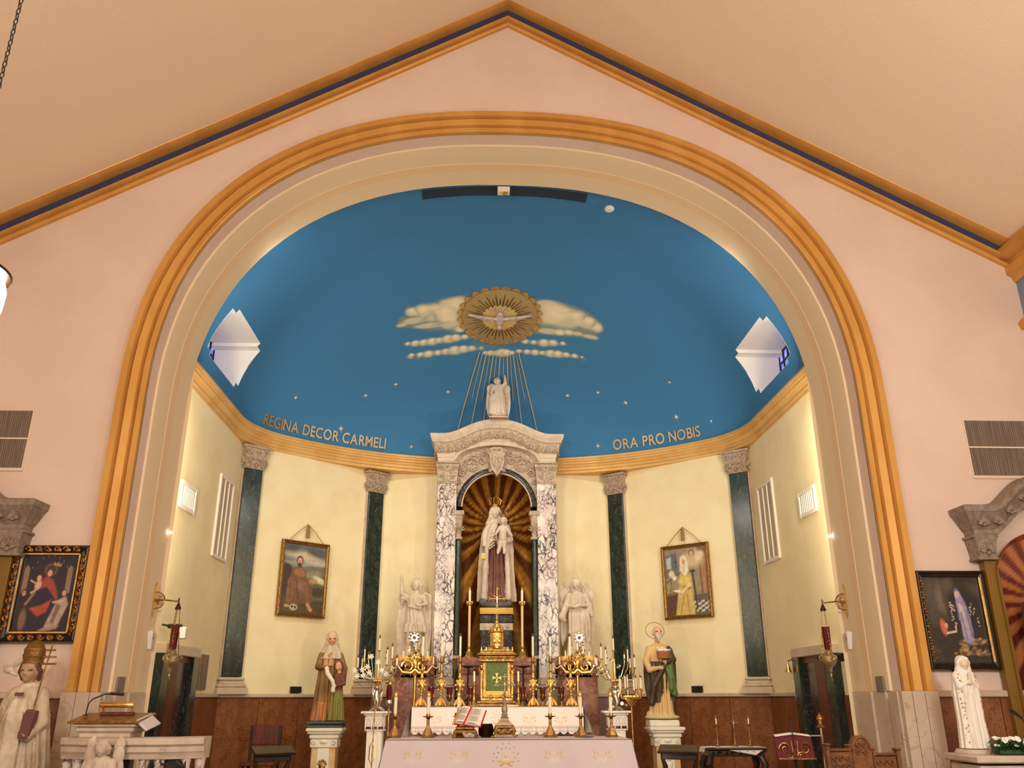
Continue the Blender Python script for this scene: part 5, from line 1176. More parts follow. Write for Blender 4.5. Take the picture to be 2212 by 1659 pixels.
for k in range(6):
    a=PI/6+2*PI*k/6; m.tube([(.10*math.cos(a),.10*math.sin(a),1.10),(.115*math.cos(a),.115*math.sin(a),1.13),(.06*math.cos(a),.06*math.sin(a),1.19),(.02*math.cos(a),.02*math.sin(a),1.25)],[.014,.015,.011,.008],6)
m.lathe([(.085,1.10),(.08,1.15),(.045,1.21),(.022,1.27),(.028,1.285),(.012,1.30),(.010,1.36)],14); m.ball((0,-.075,1.18),(.03,.02,.04),8,6); L(m,'lantern_dome',BRASS,tb)
cr=thing('crucifix','gilt crucifix standing on top of the tabernacle','crucifix',(-.008,13.92,2.84))
m=MB(); m.tube([(0,0,0),(0,0,.42)],.011,6); m.tube([(-.12,0,.26),(.12,0,.26)],.011,6); m.lathe([(.03,0),(.02,.02),(.01,.03)],10)
for p in ((0,.42),(-.12,.26),(.12,.26)): 
    for q in range(3): a=q*2*PI/3; m.ball((p[0]+.016*math.cos(a),0,p[1]+.016*math.sin(a)),.014,7,5)
L(m,'cross',BRASS,cr)
def corpus(parent,c,s,mt):
    m=MB(); c=Vector(c); v=lambda x,y,z: tuple(c+Vector((x,y,z))*s)
    m.tube([v(0,0,.02),v(.005,-.02,.22),v(0,-.01,.40),v(0,0,.52)],[.05*s,.045*s,.06*s,.035*s],8)
    for q in (-1,1): m.tube([v(q*.05,0,.48),v(q*.2,0,.56),v(q*.36,0,.62)],[.028*s,.022*s,.016*s],6); m.tube([v(q*.025,-.01,.06),v(q*.035,-.06,-.16),v(q*.01,-.0,-.38)],[.036*s,.028*s,.016*s],6)
    m.ball(v(.02,-.03,.61),(.045*s,.05*s,.06*s),8,6); m.ball(v(0,-.02,.06),(.07*s,.055*s,.06*s),8,6); return m.build('corpus',mt,parent)
corpus(cr,(0,-.016,.17),.24,SILVER)
# tall niche candles on the gradine
for s,x in ((-1,-.45),(1,.42)):
    r=thing('niche_candlestick','very tall candle on brass foot in the niche, %s of the tabernacle dome'%('left' if s<0 else 'right'),'candlestick',(x,14.42,2.21))
    m=MB(); m.lathe([(.095,0),(.097,.015),(.07,.03),(.05,.06),(.058,.08),(.03,.11),(.022,.14),(.035,.16),(.02,.18)],16); L(m,'foot',BRASS,r)
    m=MB(); m.lathe([(.02,.17),(.022,.84)],12); L(m,'candle_tube',mat('ivory_tube',(222,190,140),.5),r)
    m=MB(); m.lathe([(.02,.83),(.045,.85),(.05,.87),(.02,.872),(.018,.90)],12)
    for k in range(8): a=2*PI*k/8; m.ball((.048*math.cos(a),.048*math.sin(a),.885),(.009,.009,.02),6,5)
    L(m,'crown_pan',BRASS,r); m=MB(); m.lathe([(.02,.885),(.02,1.08)],12); L(m,'candle',WAX,r); m=MB(); m.lathe([(.02,1.075),(.018,1.10),(.006,1.13)],10); L(m,'follower',BRASS,r)
# seven-branch candelabra with gilt sunburst scrolls
def branch_candelabrum(loc,label):
    r=thing('candelabrum',label,'candelabrum',loc,0,'gilt branched candelabra in front of the rose blocks')
    m=MB(); m.lathe([(.10,0),(.10,.02),(.04,.05),(.028,.10),(.027,.62),(.035,.64),(.018,.66),(.018,.70)],14); L(m,'column',BRASS,r)
    m=MB(); m.ball((0,-.01,.80),(.035,.025,.09),10,8)
    for s in (-1,1):
        scroll(m,(s*.11,-.05,.76),.095,s,.019,1.3); m.tube([(0,-.05,.72),(s*.06,-.05,.67),(s*.19,-.05,.68),(s*.26,-.05,.77),(s*.33,-.05,.73),(s*.37,-.05,.79)],[.02,.022,.019,.017,.014,.008],6)
        for k in range(4): a=.25+.33*k; m.ball((s*.10*math.sin(a),-.01,.84+.09*math.cos(a)),(.016,.014,.055),7,5,Matrix.Rotation(s*a,4,'Y'))
    m.ball((0,-.02,.90),(.025,.02,.04),8,6); L(m,'scrollwork',BRASS,r)
    for k in range(9):
        t=(k-4)/4; x=.37*t; z=1.02-.30*abs(t)**1.3; fy=.05*math.cos(t*1.5)
        m=MB(); m.tube([(t*.05,0,.80),(x*.7,-fy*.5,z-.13),(x,-fy,z-.06)],[.006,.006,.005],5); m.lathe([(.008,-.07),(.03,-.055),(.032,-.05),(.012,-.048),(.012,-.02)],10,(x,-fy,z)); arm=L(m,'arm',BRASSD,r)
        m=MB(); m.lathe([(.0105,-.025),(.0105,.09)],8,(x,-fy,z)); L(m,'candle',WAX,arm); m=MB(); m.lathe([(.011,.09),(.008,.105),(.003,.11)],8,(x,-fy,z)); L(m,'follower',BRASSD,arm)
    return r
branch_candelabrum((-1.265,13.75,1.30),'gilt branched candelabrum with nine candles left of the rear altar')
branch_candelabrum((1.24,13.75,1.30),'gilt branched candelabrum with nine candles right of the rear altar')
for s in (-1,1):
    o=MB().box((0,0,.5),(.24,.24,1.0),bev=.01).build('candelabrum_stand',ROSEM); o.location=(s*1.25+(-.01),13.78,.3); tag(o,'rose marble block under the %s gilt candelabrum'%('left' if s<0 else 'right'),'stand')
# monstrance reliquaries on the rose blocks
for s in (-1,1):
    r=thing('reliquary','gilt sunburst reliquary at the feet of the %s angel'%('left' if s<0 else 'right'),'reliquary',(s*1.33+(-.02 if s<0 else .04),14.50,2.245))
    m=MB(); m.lathe([(.075,0),(.077,.012),(.04,.03),(.016,.05),(.03,.075),(.032,.09),(.012,.12),(.02,.15),(.011,.17),(.014,.2)],14)
    for q in (-1,1): scroll(m,(q*.055,0,.07),.04,q,.01)
    L(m,'foot',SILVER,r); m=MB(); m.lathe([(.0,-.012),(.055,-.012),(.058,0),(.055,.012),(0,.012)],20,(0,0,.29),eul(PI/2)); 
    for k in range(8): a=2*PI*k/8; m.ball((.075*math.cos(a),0,.29+.075*math.sin(a)),(.028,.014,.028),7,5)
    for k in range(5): a=PI*(k+.0)/4; m.ball((.06*math.cos(a),0,.36+.05*math.sin(a)),(.014,.01,.02),6,5)
    m.tube([(0,0,.38),(0,0,.42)],.006,5); L(m,'sunburst',SILVER,r); m=MB(); m.lathe([(0,0),(.03,0),(.03,.006),(0,.006)],16,(0,-.018,.29),eul(PI/2)); L(m,'window',mat('relic_glass',(120,90,70),.7),r)
# book stand, missal, bowl, crucifix on front altar
bs=thing('book_stand','brass book stand with paw feet on the front altar','stand',(-.41,8.30,1.264))
m=MB(); m.box((0,.0,.055),(.20,.14,.03),bev=.006); m.box((0,-.01,.085),(.17,.10,.03),bev=.008); L(m,'base',BRASSD,bs)
for s in (-1,1):
    for q in (-1,1): m=MB(); m.tube([(s*.09,q*.05,.05),(s*.10,q*.06,.03),(s*.095,q*.06,.012),(s*.11,q*.07,.006)],[.014,.016,.014,.01],7); L(m,'foot',BRASSD,bs)
m=MB(); m.box((0,.02,.16),(.02,.02,.14)); m.box((.03,.06,.16),(.26,.010,.14),M=eul(-.75),bev=.004); L(m,'rest',BRASSD,bs)
bk=thing('missal','large open missal with red ribbon leaning on the book stand','book',(-.37,8.27,1.44))
T=eul(.80,.10,-.30)
def page_pts(s,off,n=9):
    return None
m=MB(); 
for s in (-1,1):
    R=[]
    for t in np.linspace(0,1,9): x=s*.125*t; R.append([(x,-.09,.012+.028*math.sin(PI*min(1,t*1.1))**.7*(1-.3*t)),(x,.09,.012+.028*math.sin(PI*min(1,t*1.1))**.7*(1-.3*t))])
    m.strip(R if s>0 else R[::-1]); m.box((s*.063,0,.006),(.125,.18,.012))
m.v=[tuple(T@Matrix.Rotation(0,4,'X')@Vector(v)) for v in m.v]; L(m,'pages',PAGE,bk,smooth=60)
m=MB(); m.box((-.066,0,-.004),(.14,.195,.006),M=eul(0,.05)); m.box((.066,0,-.004),(.14,.195,.006),M=eul(0,-.05)); m.v=[tuple(T@Vector(v)) for v in m.v]; L(m,'cover',REDR,bk)
m=MB()
for q in range(2):
    for k in range(15):
        y=.07-.01*k; xx=(-.11 if q==0 else .02)
        if k in (0,8): continue
        m.box((xx+.045,y,.0425),(.075-.02*((k*7)%3==0),.0028,.0006))
m.v=[tuple(T@Vector(v)) for v in m.v]; tl=L(m,'text_lines',mat('ink',(150,136,128),.8),bk)
m=MB(); P_=[(-.005,.09,.03),(.0,.02,.05),(-.01,-.09,.045),(-.03,-.13,.02)]; R=[[tuple(T@Vector((x-.008,y,z))),tuple(T@Vector((x+.008,y,z+.002)))] for x,y,z in P_]; m.strip(R); L(m,'red_ribbon',mat('red_silk',(196,20,28),.5),bk,smooth=60)
m=MB(); P_=[(-.10,.05,.03),(-.11,-.03,.03),(-.12,-.13,.02)]; R=[[tuple(T@Vector((x-.009,y,z))),tuple(T@Vector((x+.009,y,z+.002)))] for x,y,z in P_]; m.strip(R); L(m,'gold_ribbon',MATS['gold_fringe'],bk,smooth=60)
r=thing('bowl','fluted dark metal bowl behind the open missal','bowl',(-.22,8.42,1.264)); m=MB(); m.lathe([(.04,0),(.055,.01),(.062,.05),(.058,.10),(.064,.115),(.058,.115),(.05,.05)],20)
for k in range(20): a=2*PI*k/20; m.tube([(.06*math.cos(a),.06*math.sin(a),.015),(.065*math.cos(a),.065*math.sin(a),.05),(.06*math.cos(a),.06*math.sin(a),.1)],.006,4)
L(m,'body',BRONZE,r)
r=thing('glass_dish','small clear glass dish on the front altar','dish',(.70,8.28,1.264)); m=MB(); m.lathe([(.04,0),(.06,.006),(.075,.02),(.072,.02),(.055,.009),(.03,.005)],24); L(m,'dish',mat('clear_glass',(240,240,240),.05,trans=.9),r)
r=thing('crucifix','silver crucifix on an ornate square silver base, centre of the front altar','crucifix',(-.05,8.36,1.264))
m=MB()
for s in (-1,1):
    for q in (-1,1): m.tube([(s*.075,q*.06,.09),(s*.09,q*.07,.06),(s*.08,q*.065,.03),(s*.098,q*.078,.008)],[.012,.016,.013,.012],7)
m.box((0,0,.055),(.14,.10,.06),bev=.01)
for k in range(5): scroll(m,(-.06+.03*k,-.055,.055),.02,1 if k%2 else -1,.007)
m.box((0,0,.10),(.17,.14,.014),bev=.004); L(m,'foot',BRASSD,r)
m=MB(); m.lathe([(.075,.105),(.07,.12),(.045,.14),(.035,.16),(.038,.17),(.026,.18),(.03,.2),(.022,.21)],4,sq=True,sy=.8); m.lathe([(.02,.2),(.028,.24),(.018,.28),(.024,.30)],12); L(m,'stem',SILVER,r)
m=MB(); m.lathe([(.02,.295),(.055,.30),(.055,.304),(.02,.306)],16); m.tube([(0,0,.30),(0,0,.53)],.009,6); m.tube([(-.08,0,.455),(.08,0,.455)],.008,6)
for p in ((0,.53),(-.08,.455),(.08,.455)):
    for q in range(3): a=q*2*PI/3+PI/2; m.ball((p[0]+.012*math.cos(a),0,p[1]+.012*math.sin(a)),.011,7,5)
L(m,'cross',SILVER,r); corpus(r,(0,-.014,.40),.15,SILVER)
# --- white gothic pedestals with angel candelabra
def gothic_ped(loc,label):
    r=thing('gothic_pedestal',label,'pedestal',loc,0)
    m=MB(); m.box((0,0,1.115),(.40,.34,.03),bev=.008); m.box((0,0,1.085),(.32,.28,.03),bev=.012); L(m,'top',WHITEPT,r)
    m=MB(); m.box((0,0,1.0),(.26,.22,.14)); m.box((0,0,.88),(.28,.24,.02),bev=.006); L(m,'capital',WHITEPT,r)
    m=MB()
    for k in range(3):
        cx_=-.087+.087*k; m.tube([(cx_-.04,-.125,.94),(cx_-.035,-.13,1.0),(cx_,-.13,1.05),(cx_+.035,-.13,1.0),(cx_+.04,-.125,.94)],.009,5); m.ball((cx_,-.125,.97),(.014,.01,.02),6,5)
    for k in range(4): cx_=-.13+.087*k; m.box((cx_,-.13,.99),(.012,.02,.13)); m.lathe([(.012,.0),(.002,-.05)],4,(cx_,-.13,.925))
    L(m,'arcade',WHITEPT,r)
    m=MB(); m.box((0,0,.44),(.22,.19,.88),bev=.006); L(m,'shaft',WHITEPT,r)
    for q in (-1,1): m=MB(); m.box((q*.06,-.1,.5),(.02,.014,.66),bev=.003); L(m,'rib',WHITEPT,r)
    m=MB(); m.tube([(-.06,-.1,.80),(-.05,-.1,.84),(0,-.1,.86),(.05,-.1,.84),(.06,-.1,.80)],.007,5); L(m,'arch_trim',WHITEPT,r)
    m=MB(); m.box((0,0,.03),(.34,.30,.06),bev=.01); L(m,'plinth',WHITEPT,r); return r
gothic_ped((-1.745,13.0,.30),'white painted gothic pedestal under the left angel candelabrum'); gothic_ped((1.70,13.0,.30),'white painted gothic pedestal under the right angel candelabrum')
def angel_candelabrum(loc,label,lily=True,mir=1):
    r=thing('angel_candelabrum',label,'candelabrum',loc,0,'silver angel-stem candelabra on the gothic pedestals')
    m=MB()
    for k in range(3): a=-PI/2+2*PI*k/3; m.tube([(0,0,.07),(.07*math.cos(a),.07*math.sin(a),.035),(.12*math.cos(a),.12*math.sin(a),.012)],[.022,.02,.014],7)
    L(m,'foot',SILVER,r)
    m=MB(); m.tube([(0,0,.05),(.02,0,.12),(-.01,0,.20),(0,0,.27)],[.035,.045,.038,.034],10); m.ball((0,-.01,.315),(.028,.03,.035),10,8)
    for q in (-1,1): m.tube([(q*.035,0,.26),(q*.07,-.01,.30),(q*.05,-.01,.37)],[.016,.013,.01],6); m.ball((q*.055,.04,.20),(.02,.012,.10),8,6,Matrix.Rotation(q*.2,4,'Y'))
    L(m,'angel_figure',SILVER,r)
    m=MB(); m.lathe([(.02,.35),(.05,.38),(.06,.41),(.03,.43),(.018,.46),(.022,.60),(.012,.72)],14)
    for k in range(10): a=2*PI*k/10; m.ball((.055*math.cos(a),.055*math.sin(a),.41),(.018,.018,.022),6,5)
    L(m,'bowl',BRASS,r)
    spec=[(-.30,.60,.13),(-.22,.68,.17),(-.14,.72,.05),(0,.84,.16),(.10,.74,.05),(.20,.72,.16),(.12,.64,.2),(-.25,.60,.12),(.27,.62,.1)]
    for k,(x,z,l) in enumerate(spec):
        x*=mir; y=.10*math.sin(k*2.1)
        m=MB(); m.tube([(0,0,.42),(x*.5,y*.5,.42+.0),(x*.95,y,z-.10),(x,y,z-.02)],[.009,.008,.007,.006],5); m.lathe([(.006,-.03),(.026,-.012),(.028,-.008),(.01,-.005)],10,(x,y,z)); arm=L(m,'arm',BRASS if k%2 else SILVER,r)
        m=MB(); m.lathe([(.011,-.01),(.011,l)],8,(x,y,z)); L(m,'candle',WAX,arm); m=MB(); m.lathe([(.011,l),(.014,l+.02),(.006,l+.045),(.001,l+.05)],8,(x,y,z)); L(m,'flame_cap',WICK,arm)
    if lily:
        for k,(x,z) in enumerate(((-.33,.55),(-.29,.47),(-.22,.56),(-.15,.60),(-.12,.52),(-.10,.74),(.06,.55),(-.2,.48),(.0,.66),(.12,.5))):
            m=MB(); 
            for q in range(6): a=2*PI*q/6+k; m.ball((x+.024*math.cos(a),-.10,z+.024*math.sin(a)),(.020,.008,.010),6,4,Matrix.Rotation(-a,4,'Y'))
            m.ball((x,-.115,z),.009,6,5); m.tube([(0,0,.42),(x*.6,-.06,.45),(x,-.09,z)],.004,4); L(m,'lily',FLOWER,r)
    else:
        for k,(x,z) in enumerate(((-.33,.60),(-.26,.50),(-.20,.56),(-.14,.52),(.05,.6),(-.05,.68))):
            m=MB(); scroll(m,(x*mir*-1,-.06,z),.03,1,.008); L(m,'leaf_scroll',SILVER,r)
    return r
angel_candelabrum((-1.745,13.0,1.43),'silver angel-stem candelabrum with white lilies on the left gothic pedestal')
angel_candelabrum((1.70,13.0,1.43),'silver angel-stem candelabrum without flowers on the right gothic pedestal',False,-1)
# processional pole lamps
r=thing('processional_torch','brass pole with red glass lamp left of the rear altar','lamp',(-1.53,12.6,.30))
m=MB(); m.lathe([(.012,.02),(.012,1.22)],8); m.lathe([(.10,0),(.10,.02),(.03,.05),(.014,.07)],14); L(m,'pole',BRASSD,r)
m=MB(); m.lathe([(.02,1.20),(.05,1.24),(.045,1.28),(.03,1.285)],12)
for k in range(4): a=PI/4+k*PI/2; m.tube([(.045*math.cos(a),.045*math.sin(a),1.27),(.06*math.cos(a),.06*math.sin(a),1.38),(.045*math.cos(a),.045*math.sin(a),1.5)],.006,5)
L(m,'cage',SILVER,r); m=MB(); m.lathe([(.034,1.285),(.042,1.35),(.042,1.48),(.038,1.48),(.03,1.3)],14); L(m,'red_glass',REDG,r)
m=MB(); m.lathe([(.055,1.49),(.06,1.51),(.03,1.54),(.008,1.56)],12); L(m,'crown',BRASS,r)
r=thing('processional_candelabrum','brass bowl candelabrum with eight candles on a tall pole, right','candelabrum',(1.86,12.6,.30))
m=MB(); m.lathe([(.011,.02),(.011,1.22)],8); m.lathe([(.10,0),(.10,.02),(.03,.05),(.014,.07)],14); L(m,'pole',BRASSD,r)
m=MB(); m.lathe([(.02,1.20),(.06,1.24),(.09,1.29),(.08,1.30),(.03,1.27)],16)
for k in range(10): a=2*PI*k/10; m.ball((.09*math.cos(a),.09*math.sin(a),1.31),(.024,.024,.03),7,5)
L(m,'bowl',BRASS,r)
for k in range(8):
    a=2*PI*k/8+.2; x,y=.16*math.cos(a),.08*math.sin(a); z=1.40+.02*(k%3)
    m=MB(); m.tube([(x*.4,y*.4,1.28),(x*.9,y*.9,1.30),(x,y,z)],.007,5); m.lathe([(.006,-.02),(.024,0),(.024,.006),(.01,.008)],10,(x,y,z)); arm=L(m,'arm',BRASS,r); m=MB(); m.lathe([(.011,0),(.011,.17-.02*(k%2))],8,(x,y,z)); L(m,'candle',WAX,arm); m=MB(); m.lathe([(.012,.15),(.008,.185),(.002,.19)],8,(x,y,z)); L(m,'flame_cap',WICK,arm)
r=thing('spot_lamp','small lit spotlight clipped on the pole beside the right gothic pedestal','light',(1.79,12.55,1.50))
m=MB(); m.lathe([(.012,0),(.014,.05),(.02,.06)],12,(0,0,0),eul(0,-1.1,0)); L(m,'housing',SILVER,r); m=MB(); m.ball((-.075,-.01,.03),.02,10,8); L(m,'bulb',MATS['lamp_glow'],r)
# hooked processional pole in front of the left pedestal
r=thing('candle_lighter','long brass candle-lighter pole leaning by the left gothic pedestal','pole',(-1.70,12.3,.3)); m=MB(); m.tube([(0,0,0),(0,.05,.6),(0,.1,1.35)],.009,6); L(m,'pole',BRASSD,r); m=MB(); m.tube([(-.035,-.01,.55),(-.03,-.01,.70),(0,-.01,.76),(.03,-.01,.70),(.035,-.01,.55),(.0,-.01,.48),(-.035,-.01,.55)],.007,5); L(m,'loop',BRASS,r)
# statue pedestals
def marble_ped(loc,label,top):
    r=thing('statue_pedestal',label,'pedestal',loc,0)
    m=MB(); m.box((0,0,.925),(.54,.46,.05),bev=.012); m.box((0,0,.885),(.50,.42,.04),bev=.014); m.box((0,0,.83),(.44,.38,.07),bev=.02); L(m,'cornice',STATUE2,r)
    m=MB(); m.box((0,0,.735),(.40,.34,.12),bev=.01)
    for s in (-1,1): scroll(m,(s*.15,-.18,.75),.035,s,.012)
    m.ball((0,-.175,.76),(.06,.02,.03),8,6); L(m,'capital',STATUE2,r)
    m=MB(); m.box((0,0,.34),(.36,.30,.68),bev=.01); L(m,'shaft',mat('veined_cream',(222,192,142),.4,noise=5,col2=(206,168,116)),r)
    m=MB(); m.box((0,-.155,.36),(.18,.02,.62),bev=.01); L(m,'panel',STATUE2,r); m=MB(); m.ball((0,-.175,.42),(.05,.015,.05),10,8); m.ball((0,-.185,.38),(.03,.012,.05),8,6)
    for k in range(5): m.ball((.05*math.cos(PI*k/4),-.175,.46+.04*math.sin(PI*k/4)),(.02,.01,.022),6,5)
    L(m,'rosette',BRASSD if top else STATUE2,r)
    if top:
        m=MB(); m.box((0,0,-.0),(.01,.01,.01)); 
    return r
p_=marble_ped((-2.60,14.0,.235),'white marble pedestal with brass rosette under the woman and girl',True)
p_=marble_ped((2.60,14.0,.235),'white marble pedestal under the bearded man with doves',False)
for r_ in bpy.data.objects:
    if r_.get('label','').startswith('painted statue of veiled'):
        MB().box((0,0,-.03),(.52,.40,.05),bev=.01).build('green_base',mat('paint_base2',(70,84,82),.6),r_)
    if r_.get('label','').startswith('painted statue of haloed'): MB().box((0,0,-.055),(.46,.36,.10),bev=.02).build('white_base',STATUE2,r_)
# ------------------------------------------------------------------ framed paintings
PAINTM=attrmat('oil_painting',.35,coat=.15)
def painting(name,label,M,w,h,fw,fmat,fn,nx=130,cord=False,inner=None,lit=0):
    """M: matrix with x right, -y out of the wall; centre of the picture"""
    root=thing(name,label,'painting'); root.matrix_world=M
    ny=int(nx*h/w); X,Z=np.meshgrid(np.linspace(0,1,nx),np.linspace(0,h/w,ny)); P=Paint(X,Z,(60,50,44)); fn(P,h/w); P.noise(.07,26,3); P.noise(.09,75,8)
    m=MB(); iw,ih=w-2*fw,h-2*fw; m.strip([[(-iw/2+iw*i/(nx-1),-.022,-ih/2+ih*j/(ny-1)) for i in range(nx)] for j in range(ny)]); o=m.build('canvas',PAINTM,root,smooth=0); set_attr(o.data,P.C)
    prof=[(0,0),(0,.035),(.12,.05),(.3,.055),(.42,.04),(.6,.035),(.75,.045),(.9,.04),(1,.018)]
    for k in range(4):
        T=Matrix.Rotation(k*PI/2,4,'Y'); a_,b_=(w/2,h/2) if k%2==0 else (h/2,w/2)
        m=MB(); m.strip([[tuple(T@Vector((-a_+t*fw,-d,b_-t*fw))),tuple(T@Vector((a_-t*fw,-d,b_-t*fw)))] for t,d in prof]); sd=m.build('frame_rail',fmat,root,smooth=40)
        if lit==1:
            q=MB(); n=int((2*a_-2*fw)/.085); 
            for i in range(n):
                x=-a_+fw+(i+.5)*(2*a_-2*fw)/n; scroll(q,(x,-.05,b_-fw*.5),.030,1 if i%2 else -1,.011,1.0); q.ball((x+.02,-.055,b_-fw*.55),(.028,.012,.02),6,5)
            q.v=[tuple(T@Vector(v)) for v in q.v]; q.build('carved_scrolls',GILT,sd)
            q=MB(); q.box((0,-.045,b_-fw*.97),(2*a_-2*fw,.014,.014)); q.v=[tuple(T@Vector(v)) for v in q.v]; q.build('gold_slip',BRASS,sd)
    if cord:
        for s in (-1,1): m=MB(); m.tube([(s*.33,-.03,h/2-.0),(s*.18,-.03,h/2+.15),(0,-.03,h/2+.30)],.007,5); m.build('cord',mat('cord_gold',(170,130,84),.6),root)
        m=MB(); m.lathe([(.0,-.19),(.034,-.19),(.03,-.04),(.018,-.03),(.028,-.01),(.02,.02),(.008,.04)],12,(0,-.045,h/2+.255)); m.build('tassel',mat('tassel_gold',(150,116,70),.6,bump=.5,bscale=120),root)
    return root
def fig_face(P,x,y,r,skin=(206,156,120),hair=(70,44,30),sm=.2):
    P.ell(x,y+.1*r,r*1.15,r*1.35,hair,soft=sm); P.ell(x,y-.1*r,r*.8,r*1.05,skin,soft=sm)
    for s in (-1,1): P.ell(x+s*r*.32,y+.05*r,r*.16,r*.08,(70,46,38),soft=.4)
    P.line((x,y),(x-.08*r,y-.35*r),r*.1,(176,126,96),.6); P.line((x-.22*r,y-.6*r),(x+.22*r,y-.6*r),r*.09,(150,80,70),.8)
def p_hermit(P,H):
    P.poly([(0,H*.62),(1,H*.58),(1,H),(0,H)],(106,112,112),.1); P.ell(.45,H*.86,.5,.12,(196,186,160),rot=-8,soft=.6); P.ell(.8,H*.9,.35,.09,(86,86,90),rot=-10,soft=.6); P.ell(.15,H*.95,.3,.1,(74,80,86),soft=.6); P.ell(.75,H*.74,.35,.05,(186,180,156),soft=.7); P.ell(.3,H*.72,.3,.05,(150,150,140),soft=.7)
    P.poly([(0,H*.72),(.16,H*.70),(.28,H*.55),(.30,H*.3),(0,H*.25)],(56,48,42),.05); P.poly([(.5,H*.62),(.7,H*.66),(.85,H*.62),(1,H*.6),(1,H*.2),(.5,H*.2)],(112,108,84),.08)
    P.ell(.72,H*.58,.22,.06,(140,140,104),rot=8,soft=.5); P.ell(.88,H*.50,.17,.06,(206,196,166),rot=-20,soft=.4); P.ell(.74,H*.48,.1,.05,(178,140,84),soft=.4); P.ell(.85,H*.32,.2,.12,(66,58,44),soft=.5)
    P.poly([(0,0),(1,0),(1,H*.18),(.5,H*.12),(0,H*.25)],(82,66,48),.05)
    P.poly([(.22,H*.64),(.42,H*.70),(.55,H*.6),(.58,H*.48),(.72,H*.36),(.74,H*.16),(.5,H*.14),(.34,H*.12),(.14,H*.12),(.12,H*.3),(.18,H*.5)],(112,78,56),.03)
    P.poly([(.24,H*.62),(.44,H*.66),(.54,H*.56),(.46,H*.52),(.28,H*.55)],(150,106,70),.03); P.poly([(.14,H*.5),(.25,H*.52),(.27,H*.25),(.2,H*.14),(.12,H*.16)],(130,90,62),.03)
    P.ell(.45,H*.40,.17,.10,(140,100,80),rot=-25,soft=.4); P.line((.52,H*.42),(.66,H*.18),.05,(126,88,66)); P.line((.34,H*.48),(.40,H*.2),.025,(82,54,40),.7); P.line((.2,H*.46),(.2,H*.2),.015,(80,54,40),.7)
    P.line((.64,H*.13),(.72,H*.06),.05,(196,146,104)); P.ell(.15,H*.10,.06,.03,(190,146,110),soft=.4); fig_face(P,.38,H*.76,.07,hair=(64,40,28)); P.ell(.38,H*.70,.05,.04,(72,44,32),soft=.4)
    P.ell(.31,H*.085,.10,.065,(176,158,128),soft=.2); P.ell(.28,H*.09,.025,.022,(40,30,26)); P.ell(.35,H*.085,.025,.022,(40,30,26))
def p_nun(P,H):
    P.poly([(0,0),(1,0),(1,H),(0,H)],(150,132,108),.05); P.poly([(0,H*.9),(.3,H*.95),(.34,H*.6),(0,H*.55)],(96,100,104),.06); P.poly([(.04,H*.86),(.16,H*.88),(.15,H*.7),(.05,H*.7)],(176,184,186),.03)
    P.poly([(.8,H),(.86,0),(1,0),(1,H)],(120,88,62),.02); P.poly([(.86,H*.8),(.9,H*.2),(.97,H*.2),(.97,H*.8)],(164,120,84),.02); P.ell(.7,H*.82,.22,.16,(206,184,150),soft=.6)
    P.poly([(.5,H*.28),(1,H*.3),(1,0),(.45,0)],(90,84,78),.02)
    for i in range(6):
        for j in range(5):
            if (i+j)%2: P.poly([(.58+.08*i,H*.03+.045*j),(.66+.08*i,H*.045+.045*j),(.65+.08*i,H*.075+.045*j),(.57+.08*i,H*.06+.045*j)],(206,198,184),.006)
    P.line((.27,H*.84),(.27,H*.72),.012,(60,36,26)); P.line((.23,H*.80),(.31,H*.80),.010,(60,36,26)); P.line((.03,H*.5),(.35,H*.62),.02,(110,84,62))
    fig_face(P,.66,H*.90,.06,(214,170,136),(110,70,46)); P.ell(.67,H*.79,.09,.09,(206,176,146),soft=.3); P.ell(.84,H*.86,.11,.08,(226,204,170),rot=30,soft=.5)
    P.line((.66,H*.62),(.72,H*.1),.028,(72,44,32)); P.ell(.66,H*.64,.07,.03,(72,44,32)); P.line((.72,H*.1),(.66,H*.03),.02,(72,44,32)); P.poly([(0,H*.30),(.30,H*.34),(.28,H*.0),(0,0)],(84,54,40),.02); P.poly([(0,H*.33),(.32,H*.36),(.32,H*.32),(0,H*.29)],(128,88,60),.01)
    P.poly([(.36,H*.62),(.52,H*.64),(.62,H*.56),(.64,H*.3),(.66,0),(.2,0),(.28,H*.3),(.32,H*.45)],(196,170,96),.03); P.ell(.45,H*.50,.14,.09,(216,190,112),soft=.4); P.line((.42,H*.28),(.32,H*.03),.02,(150,124,66),.7); P.line((.5,H*.3),(.52,H*.03),.02,(150,124,66),.7); P.ell(.50,H*.40,.10,.035,(140,104,70),rot=-10,soft=.4)
    P.line((.58,H*.45),(.40,H*.35),.045,(220,196,130)); P.ell(.30,H*.355,.12,.025,(232,222,196),rot=-8,soft=.3); P.ell(.35,H*.37,.04,.02,(214,170,136)); P.ell(.15,H*.62,.07,.07,(216,206,180),soft=.5); P.ell(.22,H*.56,.05,.05,(226,216,196),soft=.4); P.line((.10,H*.35),(.14,H*.5),.015,(90,104,60))
    P.poly([(.36,H*.66),(.38,H*.86),(.46,H*.90),(.54,H*.84),(.57,H*.64),(.46,H*.58)],(226,214,190),.02); fig_face(P,.455,H*.79,.055,(206,150,118),(216,204,184)); P.poly([(.40,H*.72),(.51,H*.72),(.48,H*.63),(.43,H*.63)],(200,188,168),.02)
